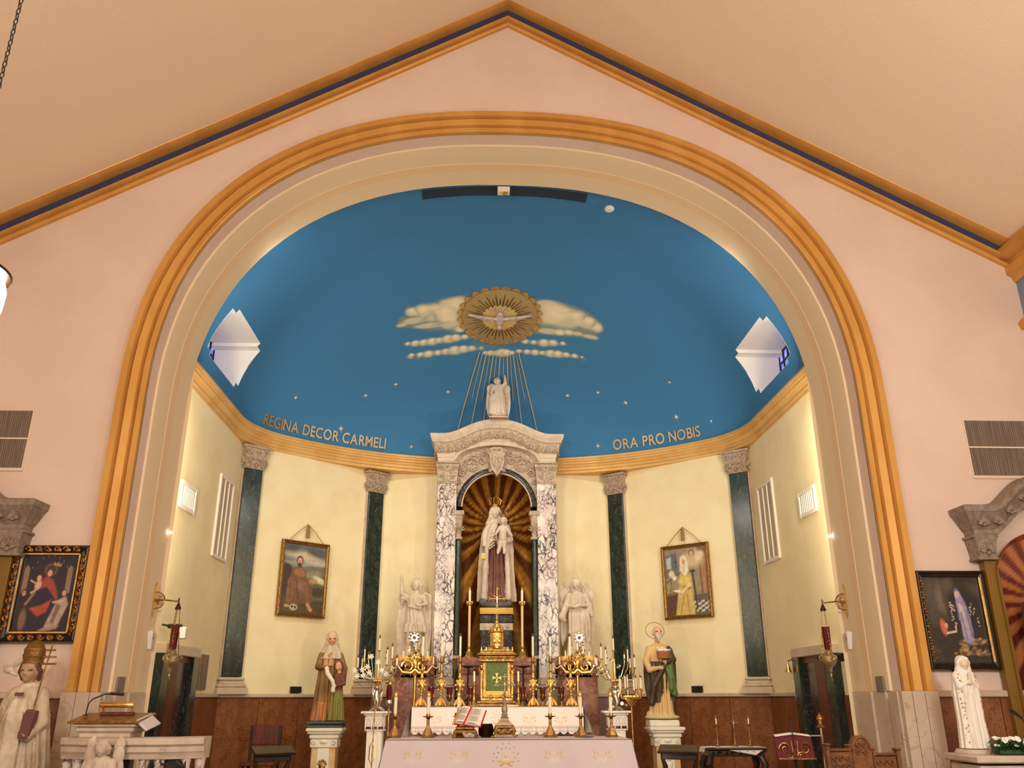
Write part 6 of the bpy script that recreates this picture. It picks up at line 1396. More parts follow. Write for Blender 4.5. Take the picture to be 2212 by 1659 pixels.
def p_queen(P,H):
    P.poly([(0,0),(1,0),(1,H),(0,H)],(28,26,36),.02); P.ell(.5,H*.5,.42,.5,(36,34,46),soft=.5)
    for x in (.10,.86): P.poly([(x-.045,H*.5),(x-.045,H*.82),(x,H*.86),(x+.045,H*.82),(x+.045,H*.5)],(140,112,90),.015)
    P.ell(.52,H*.80,.11,.10,(120,86,50),soft=.25); P.ell(.52,H*.80,.085,.08,(48,36,40),soft=.3)
    P.poly([(.30,H*.62),(.48,H*.72),(.60,H*.66),(.70,H*.5),(.73,H*.40),(.66,H*.42),(.45,H*.55),(.30,H*.56)],(150,62,58),.03); P.poly([(.28,H*.52),(.5,H*.58),(.66,H*.44),(.66,H*.32),(.4,H*.28),(.26,H*.36)],(26,30,52),.03)
    P.poly([(.25,H*.30),(.45,H*.34),(.62,H*.42),(.56,H*.26),(.42,H*.20)],(164,70,52),.03); fig_face(P,.51,H*.76,.05,(206,158,128),(84,50,38)); fig_face(P,.34,H*.69,.04,(214,170,136),(150,104,66)); P.ell(.34,H*.60,.055,.08,(206,164,136),rot=-15,soft=.3); P.line((.3,H*.62),(.2,H*.66),.018,(200,160,130)); P.line((.32,H*.54),(.24,H*.5),.022,(200,160,130))
    P.poly([(.55,H*.86),(.68,H*.84),(.70,H*.89),(.66,H*.87),(.63,H*.91),(.60,H*.88),(.55,H*.91)],(170,130,80),.01)
    for k in range(10): a=.5+2.2*k/9; P.ell(.5+.40*math.cos(a),H*.55+.55*math.sin(a),.009,.009,(160,150,130))
    P.poly([(.06,H*.10),(.12,H*.38),(.22,H*.42),(.26,H*.30),(.22,H*.05)],(44,34,34),.03); P.line((.18,H*.36),(.30,H*.5),.03,(140,110,90)); fig_face(P,.12,H*.50,.042,(190,140,108),(60,40,30)); P.ell(.17,H*.16,.06,.16,(120,100,86),soft=.5)
    P.poly([(.55,H*.03),(.78,H*.05),(.92,H*.36),(.86,H*.46),(.72,H*.40)],(176,150,132),.03); fig_face(P,.82,H*.50,.042,(206,160,130),(90,70,56)); P.line((.80,H*.40),(.66,H*.38),.025,(196,160,136)); P.ell(.65,H*.05,.16,.03,(150,130,116),rot=12,soft=.4); P.poly([(.72,H*.36),(.66,H*.12),(.72,H*.12),(.80,H*.34)],(120,96,84),.02)
def p_grotto(P,H):
    P.poly([(0,0),(1,0),(1,H),(0,H)],(40,34,28),.02)
    for x,y,a,b,c in ((.15,.80,.16,.3,(76,66,56)),(.28,.72,.08,.28,(104,90,78)),(.36,.78,.05,.22,(66,56,48)),(.2,.5,.14,.12,(58,50,36)),(.1,.6,.08,.2,(70,64,50)),(.8,.85,.3,.1,(70,62,48)),(.45,.9,.1,.12,(84,74,62))): P.ell(x,H*y,a,b,c,soft=.6)
    P.ell(.66,H*.62,.24,.42,(26,22,20),soft=.4)
    rr=random.Random(4)
    for k in range(60): x=.45+.5*rr.random(); y=H*(.08+.2*rr.random()); P.ell(x,y,.03+.03*rr.random(),.012+.014*rr.random(),rr.choice([(150,116,74),(122,92,60),(96,72,48),(176,140,94)]),rot=rr.uniform(-30,30),soft=.4,al=.8)
    for k in range(40): x=.0+.45*rr.random(); y=H*(.02+.16*rr.random()); P.ell(x,y,.04,.012,rr.choice([(70,56,36),(96,78,52),(52,46,30)]),rot=rr.uniform(-40,40),soft=.4,al=.7)
    for k in range(46): x=rr.choice((.42+.1*rr.random(),.76+.14*rr.random())); y=H*(.4+.3*rr.random()); P.ell(x,y,.013,.012,(190,176,176),soft=.4,al=.8)
    for e in ((.66,.36,.095,.15,0),(.655,.50,.09,.17,4),(.63,.64,.085,.14,8),(.60,.76,.06,.10,10)): P.ell(e[0],H*e[1],e[2],e[3]*H,(146,140,170),rot=e[4],soft=.25)
    P.ell(.645,H*.42,.055,.20,(190,168,160),rot=4,soft=.4); P.ell(.62,H*.60,.045,.10,(188,172,174),rot=6,soft=.4)
    P.line((.60,H*.58),(.64,H*.26),.02,(84,84,150),.7); P.line((.70,H*.60),(.73,H*.30),.018,(90,90,150),.7); P.line((.66,H*.55),(.68,H*.26),.008,(120,112,130),.7); P.line((.56,H*.66),(.55,H*.50),.02,(120,116,158),.6)
    fig_face(P,.587,H*.795,.034,(206,164,130),(206,196,200)); P.ell(.595,H*.665,.030,.035,(206,170,150),rot=15,soft=.3)
    P.poly([(.22,H*.26),(.30,H*.34),(.45,H*.28),(.46,H*.08),(.18,H*.06)],(40,32,28),.03); P.ell(.25,H*.41,.055,.13,(190,96,72),rot=8,soft=.3); P.ell(.30,H*.43,.03,.04,(206,160,126),soft=.3); P.line((.30,H*.34),(.46,H*.36),.022,(206,190,160)); P.line((.46,H*.36),(.47,H*.43),.016,(206,170,130))
FRB=mat('dark_gilt',(170,126,62),.35,metal=.7,noise=30,col2=(128,90,44)); FRD=mat('dark_frame',(46,34,26),.35,noise=20,col2=(30,22,18))
painting('painting','oil painting of brown-robed hermit kneeling with a skull, gilt frame hung by cord',on_wall(3,1.53,.03,3.495),.92,1.25,.06,FRB,p_hermit,cord=True)
painting('painting','oil painting of nun in yellow robe writing at a desk, gilt frame hung by cord',on_wall(1,2.844-1.53,.03,3.485),.92,1.25,.06,FRB,p_nun,cord=True)
painting('painting','dark devotional painting in carved gold frame above the pope statue',Matrix.Translation((-4.69,8.96,2.61)),.76,.96,.095,FRD,p_queen,lit=1)
pt=painting('painting','dark grotto scene painting with kneeling girl, black frame, right nave wall',Matrix.Translation((4.69,8.96,2.365)),.74,1.00,.07,FRD,p_grotto,nx=140)
for s,nm,mt in ((-1,'carved_gilt_strip',GILT),(1,'gold_slip',BRASS)):
    m=MB()
    if s<0:
        for k in range(30): scroll(m,(-.325,-.045,-.42+.0287*k),.013,1 if k%2 else -1,.007,.9)
    else: m.box((.31,-.045,0),(.022,.02,.86),bev=.004)
    m.build(nm,mt,pt)
# ------------------------------------------------------------------ doors, grilles, plates on the apse side walls
for s in (-1,1):
    d=MB().box((s*4.275,11.72,1.25),(.05,.94,1.9)).build('door_%d'%(1 if s<0 else 2),DARKW); struct(d,'dark doorway in a green marble frame, %s side'%('left' if s<0 else 'right'))
    for y,nm in ((11.15,'jamb'),(12.32,'jamb')): MB().box((s*4.22,y,1.22),(.14,.24,1.85),bev=.01).build(nm,GREENM,d)
    MB().box((s*4.22,11.735,2.19),(.16,1.42,.13),bev=.01).build('lintel',GREYM,d)
    MB().box((s*4.24,11.735,2.10),(.07,.9,.10)).build('lintel_soffit',MAHOG,d)
    MB().box((s*4.20,11.52,1.20),(.04,.32,1.78),bev=.006).build('door_leaf',MAHOG,d); MB().box((s*4.235,11.95,1.20),(.03,.55,1.78)).build('dark_interior',BLACKM,d)
    M=Matrix.Translation((s*4.255,0,0))
    def grille(name,label,y0,y1,z0,z1,bars):
        r=thing(name,label,'vent',(s*4.265,(y0+y1)/2,(z0+z1)/2)); hy,hz=(y1-y0)/2,(z1-z0)/2; fw=.055
        for sy in (-1,1): m=MB(); m.box((-s*.012,sy*(hy-fw/2),0),(.035,fw,hz*2),bev=.01); L(m,'frame_side',WHITEPT,r)
        for sz in (-1,1): m=MB(); m.box((-s*.012,0,sz*(hz-fw/2)),(.033,hy*2-fw*2,fw),bev=.01); L(m,'frame_rail',WHITEPT,r)
        m=MB(); m.box((0,0,0),(.012,hy*2-fw,hz*2-fw)); L(m,'grille_cloth',mat('pale_grille',(206,190,164),.8,noise=40,col2=(170,150,126),stretch=(1,3,.03),ramp=(.45,.55)),r)
        for k in range(bars): yy=-hy+fw+(2*hy-2*fw)*(k+1)/(bars+1); m=MB(); m.box((-s*.015,yy,0),(.02,.014,hz*2-fw*2)); L(m,'bar',WHITEPT,r)
    side='left' if s<0 else 'right'
    grille('organ_grille','tall narrow white organ grille on the %s apse side wall'%side,12.72,13.46,3.58,4.84,2); grille('organ_grille','small square white grille on the %s apse side wall'%side,11.11,11.72,3.97,4.34,7)
# plates and small vents
def plate(label,M,w,h,mt,nm='wall_vent',cat='vent',slats=0):
    r=thing(nm,label,cat); r.matrix_world=M; m=MB(); m.box((0,-.012,0),(w,.024,h),bev=.004); L(m,'plate',mt,r)
    for k in range(slats): m=MB(); m.box((0,-.028,-h/2+h*(k+1)/(slats+1)),(w*.82,.008,h*.25/slats)); L(m,'slat',BLACKP,r)
    return r
plate('small black vent on the cream wall left of the veiled woman statue',on_wall(3,2.844-1.50+.0,.03,1.735) if False else on_wall(3,1.50,.03,1.735),.20,.10,BLACKP,slats=4)
plate('small black vent on the cream wall right of the bearded man statue',on_wall(1,2.844-1.58,.03,1.735),.20,.10,BLACKP,slats=4)
plate('tall grey-brown panel on the left side wall beyond the door',Matrix.Translation((-4.262,12.98,1.96))@Matrix.Rotation(PI/2,4,'Z'),.34,.48,CLOTHG,'wall_panel','panel')
for s in (-1,1):
    plate('dark square plate on the %s arch reveal above the marble'%('left' if s<0 else 'right'),Matrix.Translation((s*3.985,9.36,1.735))@Matrix.Rotation(-s*PI/2,4,'Z'),.17,.16,CLOTHG,'wall_plate','plate')
    plate('tiny black socket low on the %s side wall by the door'%('left' if s<0 else 'right'),Matrix.Translation((s*4.262,10.72,1.72))@Matrix.Rotation(-s*PI/2,4,'Z'),.10,.09,BLACKP,'socket','socket')
plate('dark plate on the nave wall behind the white lady statue',Matrix.Translation((4.66,8.99,1.77)),.17,.20,BLACKP,'wall_plate','plate')
for s in (-1,1):
    r=thing('organ_grille','large brown cloth organ grille high on the %s nave wall'%('left' if s<0 else 'right'),'vent',(s*6.0,9.0,4.25)); hw=.79
    for z in (.165,-.165): m=MB(); m.box((0,-.004,z),(1.56,.012,.31)); L(m,'grille_cloth',CLOTHG,r)
    for k in range(70):
        if k%1==0: m=MB(); x=-.77+1.54*k/69; m.box((x,-.013,.165),(.006,.006,.30)); m.box((x,-.013,-.165),(.006,.006,.30)); L(m,'grille_rib',mat('rib_brown',(112,94,80),.8),r)
    m=MB(); m.box((0,-.015,0),(1.58,.02,.016)); L(m,'crossbar',mat('trim_cream',(228,206,180),.6),r); m=MB(); m.box((0,-.012,-.345),(1.60,.024,.03),bev=.005); L(m,'sill',MATS['trim_cream'],r)
    for q in (-1,1): m=MB(); m.box((q*.79,-.006,0),(.015,.012,.66)); L(m,'frame_side',MATS['trim_cream'],r)
# ------------------------------------------------------------------ sanctuary lamps on brackets
for s in (-1,1):
    side='left' if s<0 else 'right'
    r=thing('sanctuary_lamp','hanging brass sanctuary lamp with red glass on the %s arch jamb'%side,'lamp',(s*3.95,9.90,2.64))
    m=MB(); m.prism([(-.02,-.14),(.0,-.18),(.02,-.14),(.022,.0),(.02,.15),(.0,.20),(-.02,.15),(-.022,0)],-.012,.0,Matrix.Rotation(-s*PI/2,4,'Z')); L(m,'wall_plate',BRASS,r)
    m=MB(); m.tube([(0,0,0),(-s*.12,0,.005),(-s*.26,0,-.01),(-s*.275,0,.03)],[.014,.010,.008,.006],8)
    for q in (-1,1): m.tube([(-s*(.015+.10*math.sin(a)),0,q*.09*math.cos(a)) for a in np.linspace(0,PI/2,8)],.008,5); scroll(m,(-s*.05,.01,q*.03),.025,q,.006)
    L(m,'bracket',BRASSD,r)
    X=-s*.275
    m=MB(); m.tube([(X,0,.03),(X,0,-.02)],.006,5); m.lathe([(.035,-.10),(.032,-.08),(.018,-.05),(.008,-.02)],8,(X,0,0)); L(m,'canopy',BRONZE,r)
    for k in range(3):
        a=2*PI*k/3+.6; m=MB(); p0=Vector((X+.02*math.cos(a),.02*math.sin(a),-.10)); p1=Vector((X+.075*math.cos(a),.075*math.sin(a),-.62))
        for q in range(26): t=q/25; c_=p0.lerp(p1,t); m.ball(c_,(.004,.007,.013) if q%2 else (.007,.004,.013),5,4)
        L(m,'chain',BRASSD,r)
    m=MB(); m.lathe([(.032,-.53),(.04,-.50),(.045,-.30),(.048,-.28),(.044,-.28),(.036,-.5)],16,(X,0,0)); L(m,'red_glass',REDG,r)
    m=MB(); m.ball((X,-.02,-.44),.008,8,6); L(m,'flame',mat('lamp_flame',(255,60,50),.4,emit=14),r)
    m=MB(); m.lathe([(.006,-.82),(.012,-.80),(.006,-.78),(.02,-.76),(.022,-.73),(.045,-.70),(.065,-.68),(.078,-.65),(.08,-.60),(.07,-.59),(.04,-.57),(.045,-.55),(.03,-.53)],16,(X,0,0))
    for k in range(3): a=2*PI*k/3+.6; scroll(m,(X+.085*math.cos(a),.085*math.sin(a),-.62),.034,1,.009)
    m.tube([(X,0,-.82),(X-.012,0,-.84),(X,0,-.86),(X+.012,0,-.84),(X,0,-.82)],.003,4); L(m,'bowl',mat('filigree_silver',(190,170,130),.3,metal=.9,bump=.4,bscale=90),r)
    # loudspeakers
    r=thing('loudspeaker','small white loudspeaker on a black arm beside the %s sanctuary lamp'%side,'speaker',(s*(3.99 if s<0 else 3.99),10.0,2.22))
    m=MB(); m.box((-s*.03,-.06,0),(.07,.12,.20),M=eul(.25,0,-s*.35),bev=.012); L(m,'cabinet',WHITEPT,r); m=MB(); m.box((-s*.02,.04,.02),(.04,.10,.03)); L(m,'arm',BLACKP,r)
r=thing('video_camera','small black camera on a bracket behind the left sanctuary lamp','camera',(-4.20,10.95,2.44)); m=MB(); m.box((.16,0,0),(.16,.10,.05),bev=.01); m.tube([(0,0,.02),(.12,0,0)],.012,6); m.lathe([(.025,0),(.022,.04)],12,(.2,-.05,0),eul(PI/2)); L(m,'body',BLACKP,r); m=MB(); m.box((.26,0,-.08),(.10,.08,.14),bev=.008); L(m,'white_box',WHITEPT,r)
r=thing('projector_arm','black swing arm with white box behind the right sanctuary lamp','bracket',(4.10,10.6,2.06)); m=MB(); m.box((-.14,0,0),(.30,.06,.04),bev=.006); m.box((.0,0,0),(.04,.1,.10),bev=.006); L(m,'arm',BLACKP,r)
r=thing('sacristy_bell','brass wall bell with a pull rope beside the right door','bell',(4.25,12.46,2.08)); m=MB(); m.tube([(0,0,0),(-.10,0,.03),(-.16,0,0)],.01,6); m.tube([(0,0,-.05),(-.06,0,0),(-.10,0,.03)],.008,5); L(m,'bracket',BRASSD,r)
m=MB(); m.lathe([(.055,-.14),(.045,-.12),(.028,-.06),(.02,-.03),(.006,0)],14,(-.16,0,-.0)); L(m,'bell',BRASS,r); m=MB(); m.tube([(-.12,0,-.02),(-.10,0,-.4),(-.06,-.02,-.8)],.005,5); L(m,'rope',CLOTH,r); m=MB(); m.lathe([(.03,-.16),(.026,-.05),(.012,0)],10,(-.06,-.02,-.80)); L(m,'tassel',MATS['gold_fringe'],r)
r=thing('wall_box','small cream control box under the brass bell','box',(4.25,12.48,1.72)); m=MB(); m.box((-.02,0,0),(.05,.15,.20),bev=.006); L(m,'cover',MATS['trim_cream'],r)

# ------------------------------------------------------------------ ambo at the left
AM=Matrix.Translation((0,0,0))
rl=thing('ambo_rail','curved pale stone parapet on breccia balusters around the ambo, left','railing',(-3.33,8.1,.25))
def arcx(x): return .10*(x/.62)**2*1.0 if abs(x)<.55 else .10*(abs(x)/.62)**2
xs2=np.linspace(-.62,.62,15)
m=MB()
sec=[(.14,.86),(-.02,.86),(-.03,.90),(-.05,.92),(-.05,.96),(-.08,.98),(-.08,1.03),(-.06,1.035),(.16,1.035)]
yv=lambda x: (0 if abs(x)<.34 else (abs(x)-.34)*.55)
m.strip([[(x,yv(x)+d,z) for x in xs2] for d,z in sec]); 
for i in (0,-1): m.add([(xs2[i],yv(xs2[i])+d,z) for d,z in sec],[tuple(range(len(sec)))])
L(m,'coping',STONE,rl,smooth=30)
m=MB()
for k in range(56): x=-.6+1.2*k/55; m.box((x,yv(x)-.042,.94),(.012,.012,.022))
g_=L(m,'bead_row',CARVED,rl); g_['kind']='stuff'
m=MB(); m.strip([[(x,yv(x)+d,z) for x in xs2] for d,z in ((.14,.0),(-.06,.0),(-.06,.12),(.14,.12))]); L(m,'plinth',STONE,rl)
for x in (-.57,-.45,.14,.27,.47,.58):
    m=MB(); m.lathe([(.05,.12),(.05,.15),(.03,.18),(.045,.26),(.06,.40),(.056,.50),(.035,.62),(.03,.68),(.042,.70),(.03,.72),(.044,.82),(.05,.86)],12,(x,yv(x)+.04,0)); L(m,'baluster',BRECCIA,rl)
m=MB(); m.box((.40,yv(.40)+.05,.48),(.18,.03,.74)); L(m,'dark_panel',BLACKM,rl)
m=MB(); 
for q in (-1,1): scroll(m,(.40+q*.03,yv(.4)+.02,.62),.04,q,.008); 
m.ball((.40,yv(.4)+.02,.70),(.05,.01,.08),8,6); L(m,'gilt_ornament',BRASS,rl)
m=MB(); m.box((-.14,.10,.46),(.30,.10,.80)); L(m,'core',DARKW,rl)
an=thing('angel_relief','pale stone winged angel with clasped hands on the ambo front','sculpture',(-3.47,7.93,.60))
S=Sculpt((-.2,-.16,0),(.2,.14,.78),.006)
S.loft([(.0,0,0,.085,.07),(.3,0,0,.095,.07),(.42,0,0,.115,.075,.6),(.50,0,0,.11,.07,.4),(.545,0,0,.05,.045,.2)],.08,10,.008,0,.6)
head(S,(0,-.03,.615),.062,0,0,tilt=.25)
for q in (-1,1): S.chain([(q*.09,0,.49),(q*.11,-.04,.38),(q*.015,-.11,.37)],[.038,.034,.018],.01,0)
S.chain([(0,-.11,.36),(0,-.12,.43)],[.018,.01],.006,0); S.mesh('figure',STONE,an)
for q in (-1,1):
    m=MB()
    for k in range(6): m.ball((q*(.10+.013*k),.045-.004*k,.50-.035*k+.06),(.030,.016,.16-.008*k),8,6,Matrix.Rotation(q*(.10-.05*k),4,'Y'))
    m.ball((q*.115,.04,.63),(.045,.022,.065),10,8,Matrix.Rotation(q*.3,4,'Y')); m.ball((q*.12,.03,.55),(.05,.02,.08),10,8); L(m,'wing',STONE,an)
lc=thing('ambo_desk','stone lectern desk with brass reading light on the ambo','lectern',(-3.56,8.22,1.275))
m=MB(); m.box((0,.05,.03),(.44,.30,.05),bev=.01); m.box((0,.05,.075),(.50,.34,.05),bev=.014); m.box((0,.05,.11),(.54,.38,.03),bev=.01); L(m,'moulded_base',STONE,lc)
m=MB(); m.box((0,.03,.165),(.62,.40,.022),M=eul(.16),bev=.006); L(m,'desk_top',BRASSD,lc)
m=MB(); m.box((.33,-.0,.13),(.13,.30,.02),M=eul(.2,.7,.1),bev=.003); L(m,'hanging_linen',CLOTH,lc)
m=MB(); m.box((0,.12,.20),(.30,.05,.03),bev=.006); L(m,'light_foot',MAHOG,lc)
for q in (-1,1): m=MB(); m.tube([(q*.13,.12,.20),(q*.13,.10,.27)],.010,6); L(m,'light_post',BRASS,lc)
m=MB(); m.lathe([(.020,-.15),(.024,-.14),(.024,.14),(.020,.15)],12,(0,.09,.275),eul(0,PI/2)); L(m,'brass_shade',BRASS,lc)
mc=thing('microphone','black gooseneck microphone on the ambo desk','microphone',(-3.80,8.24,1.46)); m=MB(); m.lathe([(.02,0),(.016,.012)],10); m.tube([(0,0,.0),(.01,0,.10),(.04,0,.14),(.14,0,.18),(.20,0,.185)],.006,6); L(m,'gooseneck',BLACKP,mc); m=MB(); m.tube([(.19,0,.185),(.31,0,.178)],[.011,.013],8); L(m,'capsule',BLACKP,mc)
# ------------------------------------------------------------------ right side furniture
t=thing('credence_table','dark carved side table with white runner below the right wall','table',(3.19,12.45,.3))
m=MB(); m.box((0,0,.655),(.82,.44,.03),bev=.008); m.box((0,0,.60),(.76,.40,.08),bev=.008); L(m,'top',DARKW,t)
m=MB()
for k in range(8): scroll(m,(-.33+.094*k,-.205,.60),.028,1 if k%2 else -1,.008)
L(m,'carving',BRONZE,t)
for q in (-1,1):
    for p in (-1,1): m=MB(); m.tube([(q*.34,p*.16,.56),(q*.38,p*.19,.46),(q*.34,p*.16,.30),(q*.33,p*.16,.12),(q*.38,p*.20,.0)],[.045,.05,.03,.026,.032],8); L(m,'leg',DARKW,t)
m=MB(); m.strip([[(-.44,y,.615),(-.42,y,.672),(-.2,y,.678),(0,y,.678),(.2,y,.678),(.42,y,.672),(.44,y,.60)] for y in (-.20,.14)]); o=m.build('table_runner',CLOTH); o.location=(3.19,12.45,.3); tag(o,'white linen runner laid on the dark side table','runner')
m=MB(); m.add([(-.30,-.20,.675),(.42,-.20,.672),(.25,-.235,.58)],[(0,1,2)]); m.build('corner_drop',CLOTH,o)
for x,lb in ((2.99,'left'),(3.44,'right')):
    r=thing('candlestick','thin brass candlestick at the %s of the side table crucifix'%lb,'candlestick',(x,12.42,.98),0,'candlesticks on the side table'); m=MB(); m.lathe([(.035,0),(.036,.008),(.015,.02),(.008,.04),(.012,.06),(.007,.08),(.007,.26)],12); L(m,'stem',BRASSD,r); m=MB(); m.lathe([(.008,.255),(.035,.265),(.036,.27),(.012,.272),(.012,.285)],14); L(m,'drip_pan',BRASSD,r); m=MB(); m.lathe([(.010,.28),(.010,.36)],10); L(m,'candle',WAX,r); m=MB(); m.lathe([(.011,.355),(.008,.385),(.002,.40)],8); L(m,'follower',BRASSD,r)
r=thing('crucifix','small brass standing crucifix on the dark side table','crucifix',(3.23,12.42,.98)); m=MB(); m.lathe([(.04,0),(.04,.01),(.015,.03),(.008,.06),(.008,.10)],12); m.tube([(0,0,.08),(0,0,.37)],.006,6); m.tube([(-.06,0,.30),(.06,0,.30)],.006,6)
for p in ((0,.37),(-.06,.30),(.06,.30)): m.ball((p[0],0,p[1]),.014,7,5)
L(m,'cross',BRASSD,r); corpus(r,(0,-.01,.245),.12,SILVER)
# dark kneelers / seats
def prie(loc,rz,label):
    r=thing('prie_dieu',label,'kneeler',loc,rz); m=MB(); m.box((0,0,.70),(.50,.28,.03),M=eul(.25),bev=.006); L(m,'book_rest',DARKW,r)
    for q in (-1,1): m=MB(); m.tube([(q*.2,0,.68),(q*.21,.0,.6),(q*.18,.02,.5),(q*.21,.02,.3),(q*.19,.0,.0)],[.03,.022,.034,.02,.028],8); L(m,'post',DARKW,r)
    m=MB(); m.box((0,0,.62),(.42,.05,.08),bev=.006); L(m,'apron',DARKW,r); m=MB(); m.box((0,-.3,.12),(.46,.28,.10),bev=.02); L(m,'kneeling_pad',DARKW,r); m=MB(); m.box((0,-.05,.03),(.5,.6,.04),bev=.006); L(m,'base',DARKW,r)
prie((2.22,11.4,.3),-.35,'dark turned-wood kneeler in front of the bearded man pedestal'); prie((-2.80,11.4,.3),.45,'dark turned-wood kneeler left of the woman and girl pedestal')
r=thing('side_chair','dark wooden chair back against the rust marble, left apse','chair',(-3.45,13.6,.3)); m=MB(); m.box((0,.16,.80),(.46,.03,.28),bev=.01); L(m,'backrest',MAHOG,r); m=MB(); m.box((0,-.04,.42),(.48,.44,.05),bev=.01); L(m,'seat',MAHOG,r)
for q in (-1,1):
    for p in (-1,1): m=MB(); m.box((q*.21,p*.17-.02,.20 if p<0 else .46),(.04,.04,.40 if p<0 else .92)); L(m,'leg',DARKW,r)
# music stand with red cloth
r=thing('music_stand','dark openwork music stand with an open book, right of the side table','stand',(2.76,8.75,.15))
m=MB(); m.tube([(0,0,.0),(0,0,1.02)],.012,8)
for k in range(3): a=2*PI*k/3; m.tube([(0,0,.10),(.2*math.cos(a),.2*math.sin(a),.012)],.010,6)
L(m,'post',IRON,r); m=MB(); m.box((0,0,1.0),(.36,.02,.22),M=eul(-.3),bev=.004); L(m,'desk',mat('dark_red_cloth',(96,24,22),.8),r)
m=MB()
for q in (-1,1):
    scroll(m,(q*.10,-.02,.99),.06,q,.007); scroll(m,(q*.05,-.03,.93),.035,-q,.006); m.tube([(q*.02,-.03,.90),(q*.03,-.01,1.06)],.004,5)
m.box((0,-.05,.905),(.36,.05,.012)); L(m,'ironwork',BRASSD,r)
m=MB()
for q in (-1,1): m.box((q*.09,.03,1.115),(.17,.05,.008),M=eul(.25,q*.12),bev=.002)
L(m,'book_pages',PAGE,r); m=MB(); m.tube([(0,0,1.0),(0,-.0,1.12),(-.01,0,1.25)],.004,5); m.tube([(-.01,0,1.25),(-.012,0,1.29)],.009,7); L(m,'microphone',BLACKP,r)
# thurible stand
r=thing('thurible_stand','white pole stand with brass holder in front of the right door','stand',(3.10,8.9,.15)); m=MB(); m.tube([(0,0,0),(0,0,1.18)],.010,7); m.box((-.05,0,1.10),(.12,.012,.012)); m.lathe([(.12,0),(.12,.015),(.02,.03)],14); L(m,'pole',SILVER,r)
m=MB(); m.lathe([(.035,1.17),(.04,1.18),(.02,1.20),(.022,1.24),(.035,1.25),(.03,1.27),(.012,1.29),(.004,1.31)],12); L(m,'holder',BRASSD,r)
# carved presider chairs
r=thing('carved_bench','carved oak triple-backed bench with rounded crest, lower right','chair',(3.08,8.0,.0),.15)
def back(m,x0,x1,z,crest):
    m.box(((x0+x1)/2,0,z-.15),(x1-x0,.05,.30),bev=.008)
for x0,x1,z,nm in ((-.30,-.10,1.17,'side_panel'),(.12,.34,1.13,'side_panel')):
    m=MB(); m.box(((x0+x1)/2,0,z-.16),(x1-x0-.01,.04,.30),bev=.008); m.box(((x0+x1)/2,-.0,z+.0),(x1-x0,.07,.022),bev=.006); L(m,nm,OAK,r)
    m=MB()
    for k in range(3): scroll(m,(x0+.04+.06*k,-.025,z-.07),.026,1 if k%2 else -1,.007); scroll(m,(x0+.04+.06*k,-.025,z-.13),.022,-1 if k%2 else 1,.006)
    L(m,'scroll_carving',OAK,r)
m=MB(); P_=[(-.11,.80),(.11,.80),(.11,1.15)]+[(.09*math.cos(a),1.18+.105*math.sin(a)) for a in np.linspace(0,PI,13)]+[(-.11,1.15)]; m.prism(P_,-.03,.03); L(m,'crest_panel',OAK,r)
m=MB(); m.tube([(.085*math.cos(a),-.035,1.175+.10*math.sin(a)) for a in np.linspace(0,PI,14)],.013,6)
for q in (-1,1): scroll(m,(q*.028,-.03,1.21),.026,q,.008); scroll(m,(q*.03,-.03,1.15),.026,-q,.008)
m.ball((0,-.03,1.24),(.02,.01,.03),7,5); L(m,'crest_carving',OAK,r)
for x,z in ((-.315,1.20),(-.10,1.19),(.11,1.16),(.36,1.155)):
    m=MB(); m.box((x,0,z/2+.01),(.035,.06,z),bev=.008); m.box((x,0,z+.015),(.05,.08,.02),bev=.006); L(m,'post',OAK,r)
m=MB(); m.box((0,-.25,.45),(.66,.50,.06),bev=.01); L(m,'seat',OAK,r); m=MB(); m.box((0,-.25,.20),(.62,.44,.40)); L(m,'seat_box',OAK,r)
# flowers and pedestal under white lady
p=thing('stone_pedestal','pale stone pedestal carrying the white lady statue, far right','pedestal',(4.42,8.15,0)); m=MB(); m.box((0,0,.52),(.66,.5,1.04),bev=.01); m.box((0,0,1.09),(.74,.58,.06),bev=.012); m.lathe([(.18,1.11),(.19,1.125),(.17,1.155)],18,(-.12,.15,0)); L(m,'block',STONE,p)
f=thing('flower_arrangement','low arrangement of white flowers and green leaves beside the white lady','flowers',(4.50,8.02,1.125)); rr=random.Random(9)
m=MB(); m.box((0,0,.02),(.34,.12,.04),bev=.008); L(m,'tray',LEAF,f)
m=MB()
for k in range(240):
    a=rr.uniform(0,2*PI); q=rr.random()**.5; x,y=.23*q*math.cos(a),.10*q*math.sin(a); z=.03+.08*rr.random(); m.ball((x,y,z),(.004,.010,.05),4,3,eul(rr.uniform(-1,1),rr.uniform(-1.2,1.2),0))
g_=L(m,'foliage',LEAF,f); g_['kind']='stuff'
fl0=None
for k in range(26):
    a=rr.uniform(0,2*PI); q=rr.random()**.5; x,y=.20*q*math.cos(a),.09*q*math.sin(a)-.02
    if fl0 is None:
        m=MB()
        for j in range(6): b=2*PI*j/6; m.ball((.017*math.cos(b),.017*math.sin(b),.004),(.015,.015,.007),5,4)
        m.ball((0,0,.008),.008,5,4); fl0=L(m,'blossom',FLOWER,f); fl=fl0
    else: fl=fl0.copy(); COL.objects.link(fl); fl.parent=f
    fl.location=(x,y,.07+.06*rr.random()); fl.rotation_euler=(rr.uniform(.2,1),rr.uniform(-.5,.5),0)
mc=thing('microphone','black microphone on thin stand in front of the white lady','microphone',(4.50,7.78,0)); m=MB(); m.tube([(0,0,0),(.0,0,1.36),(-.04,0,1.44)],.006,5); m.lathe([(.12,0),(.11,.02),(.01,.03)],14); L(m,'stand',BLACKP,mc); m=MB(); m.tube([(-.03,0,1.43),(-.12,0,1.50)],[.012,.016],8); L(m,'capsule',BLACKP,mc)
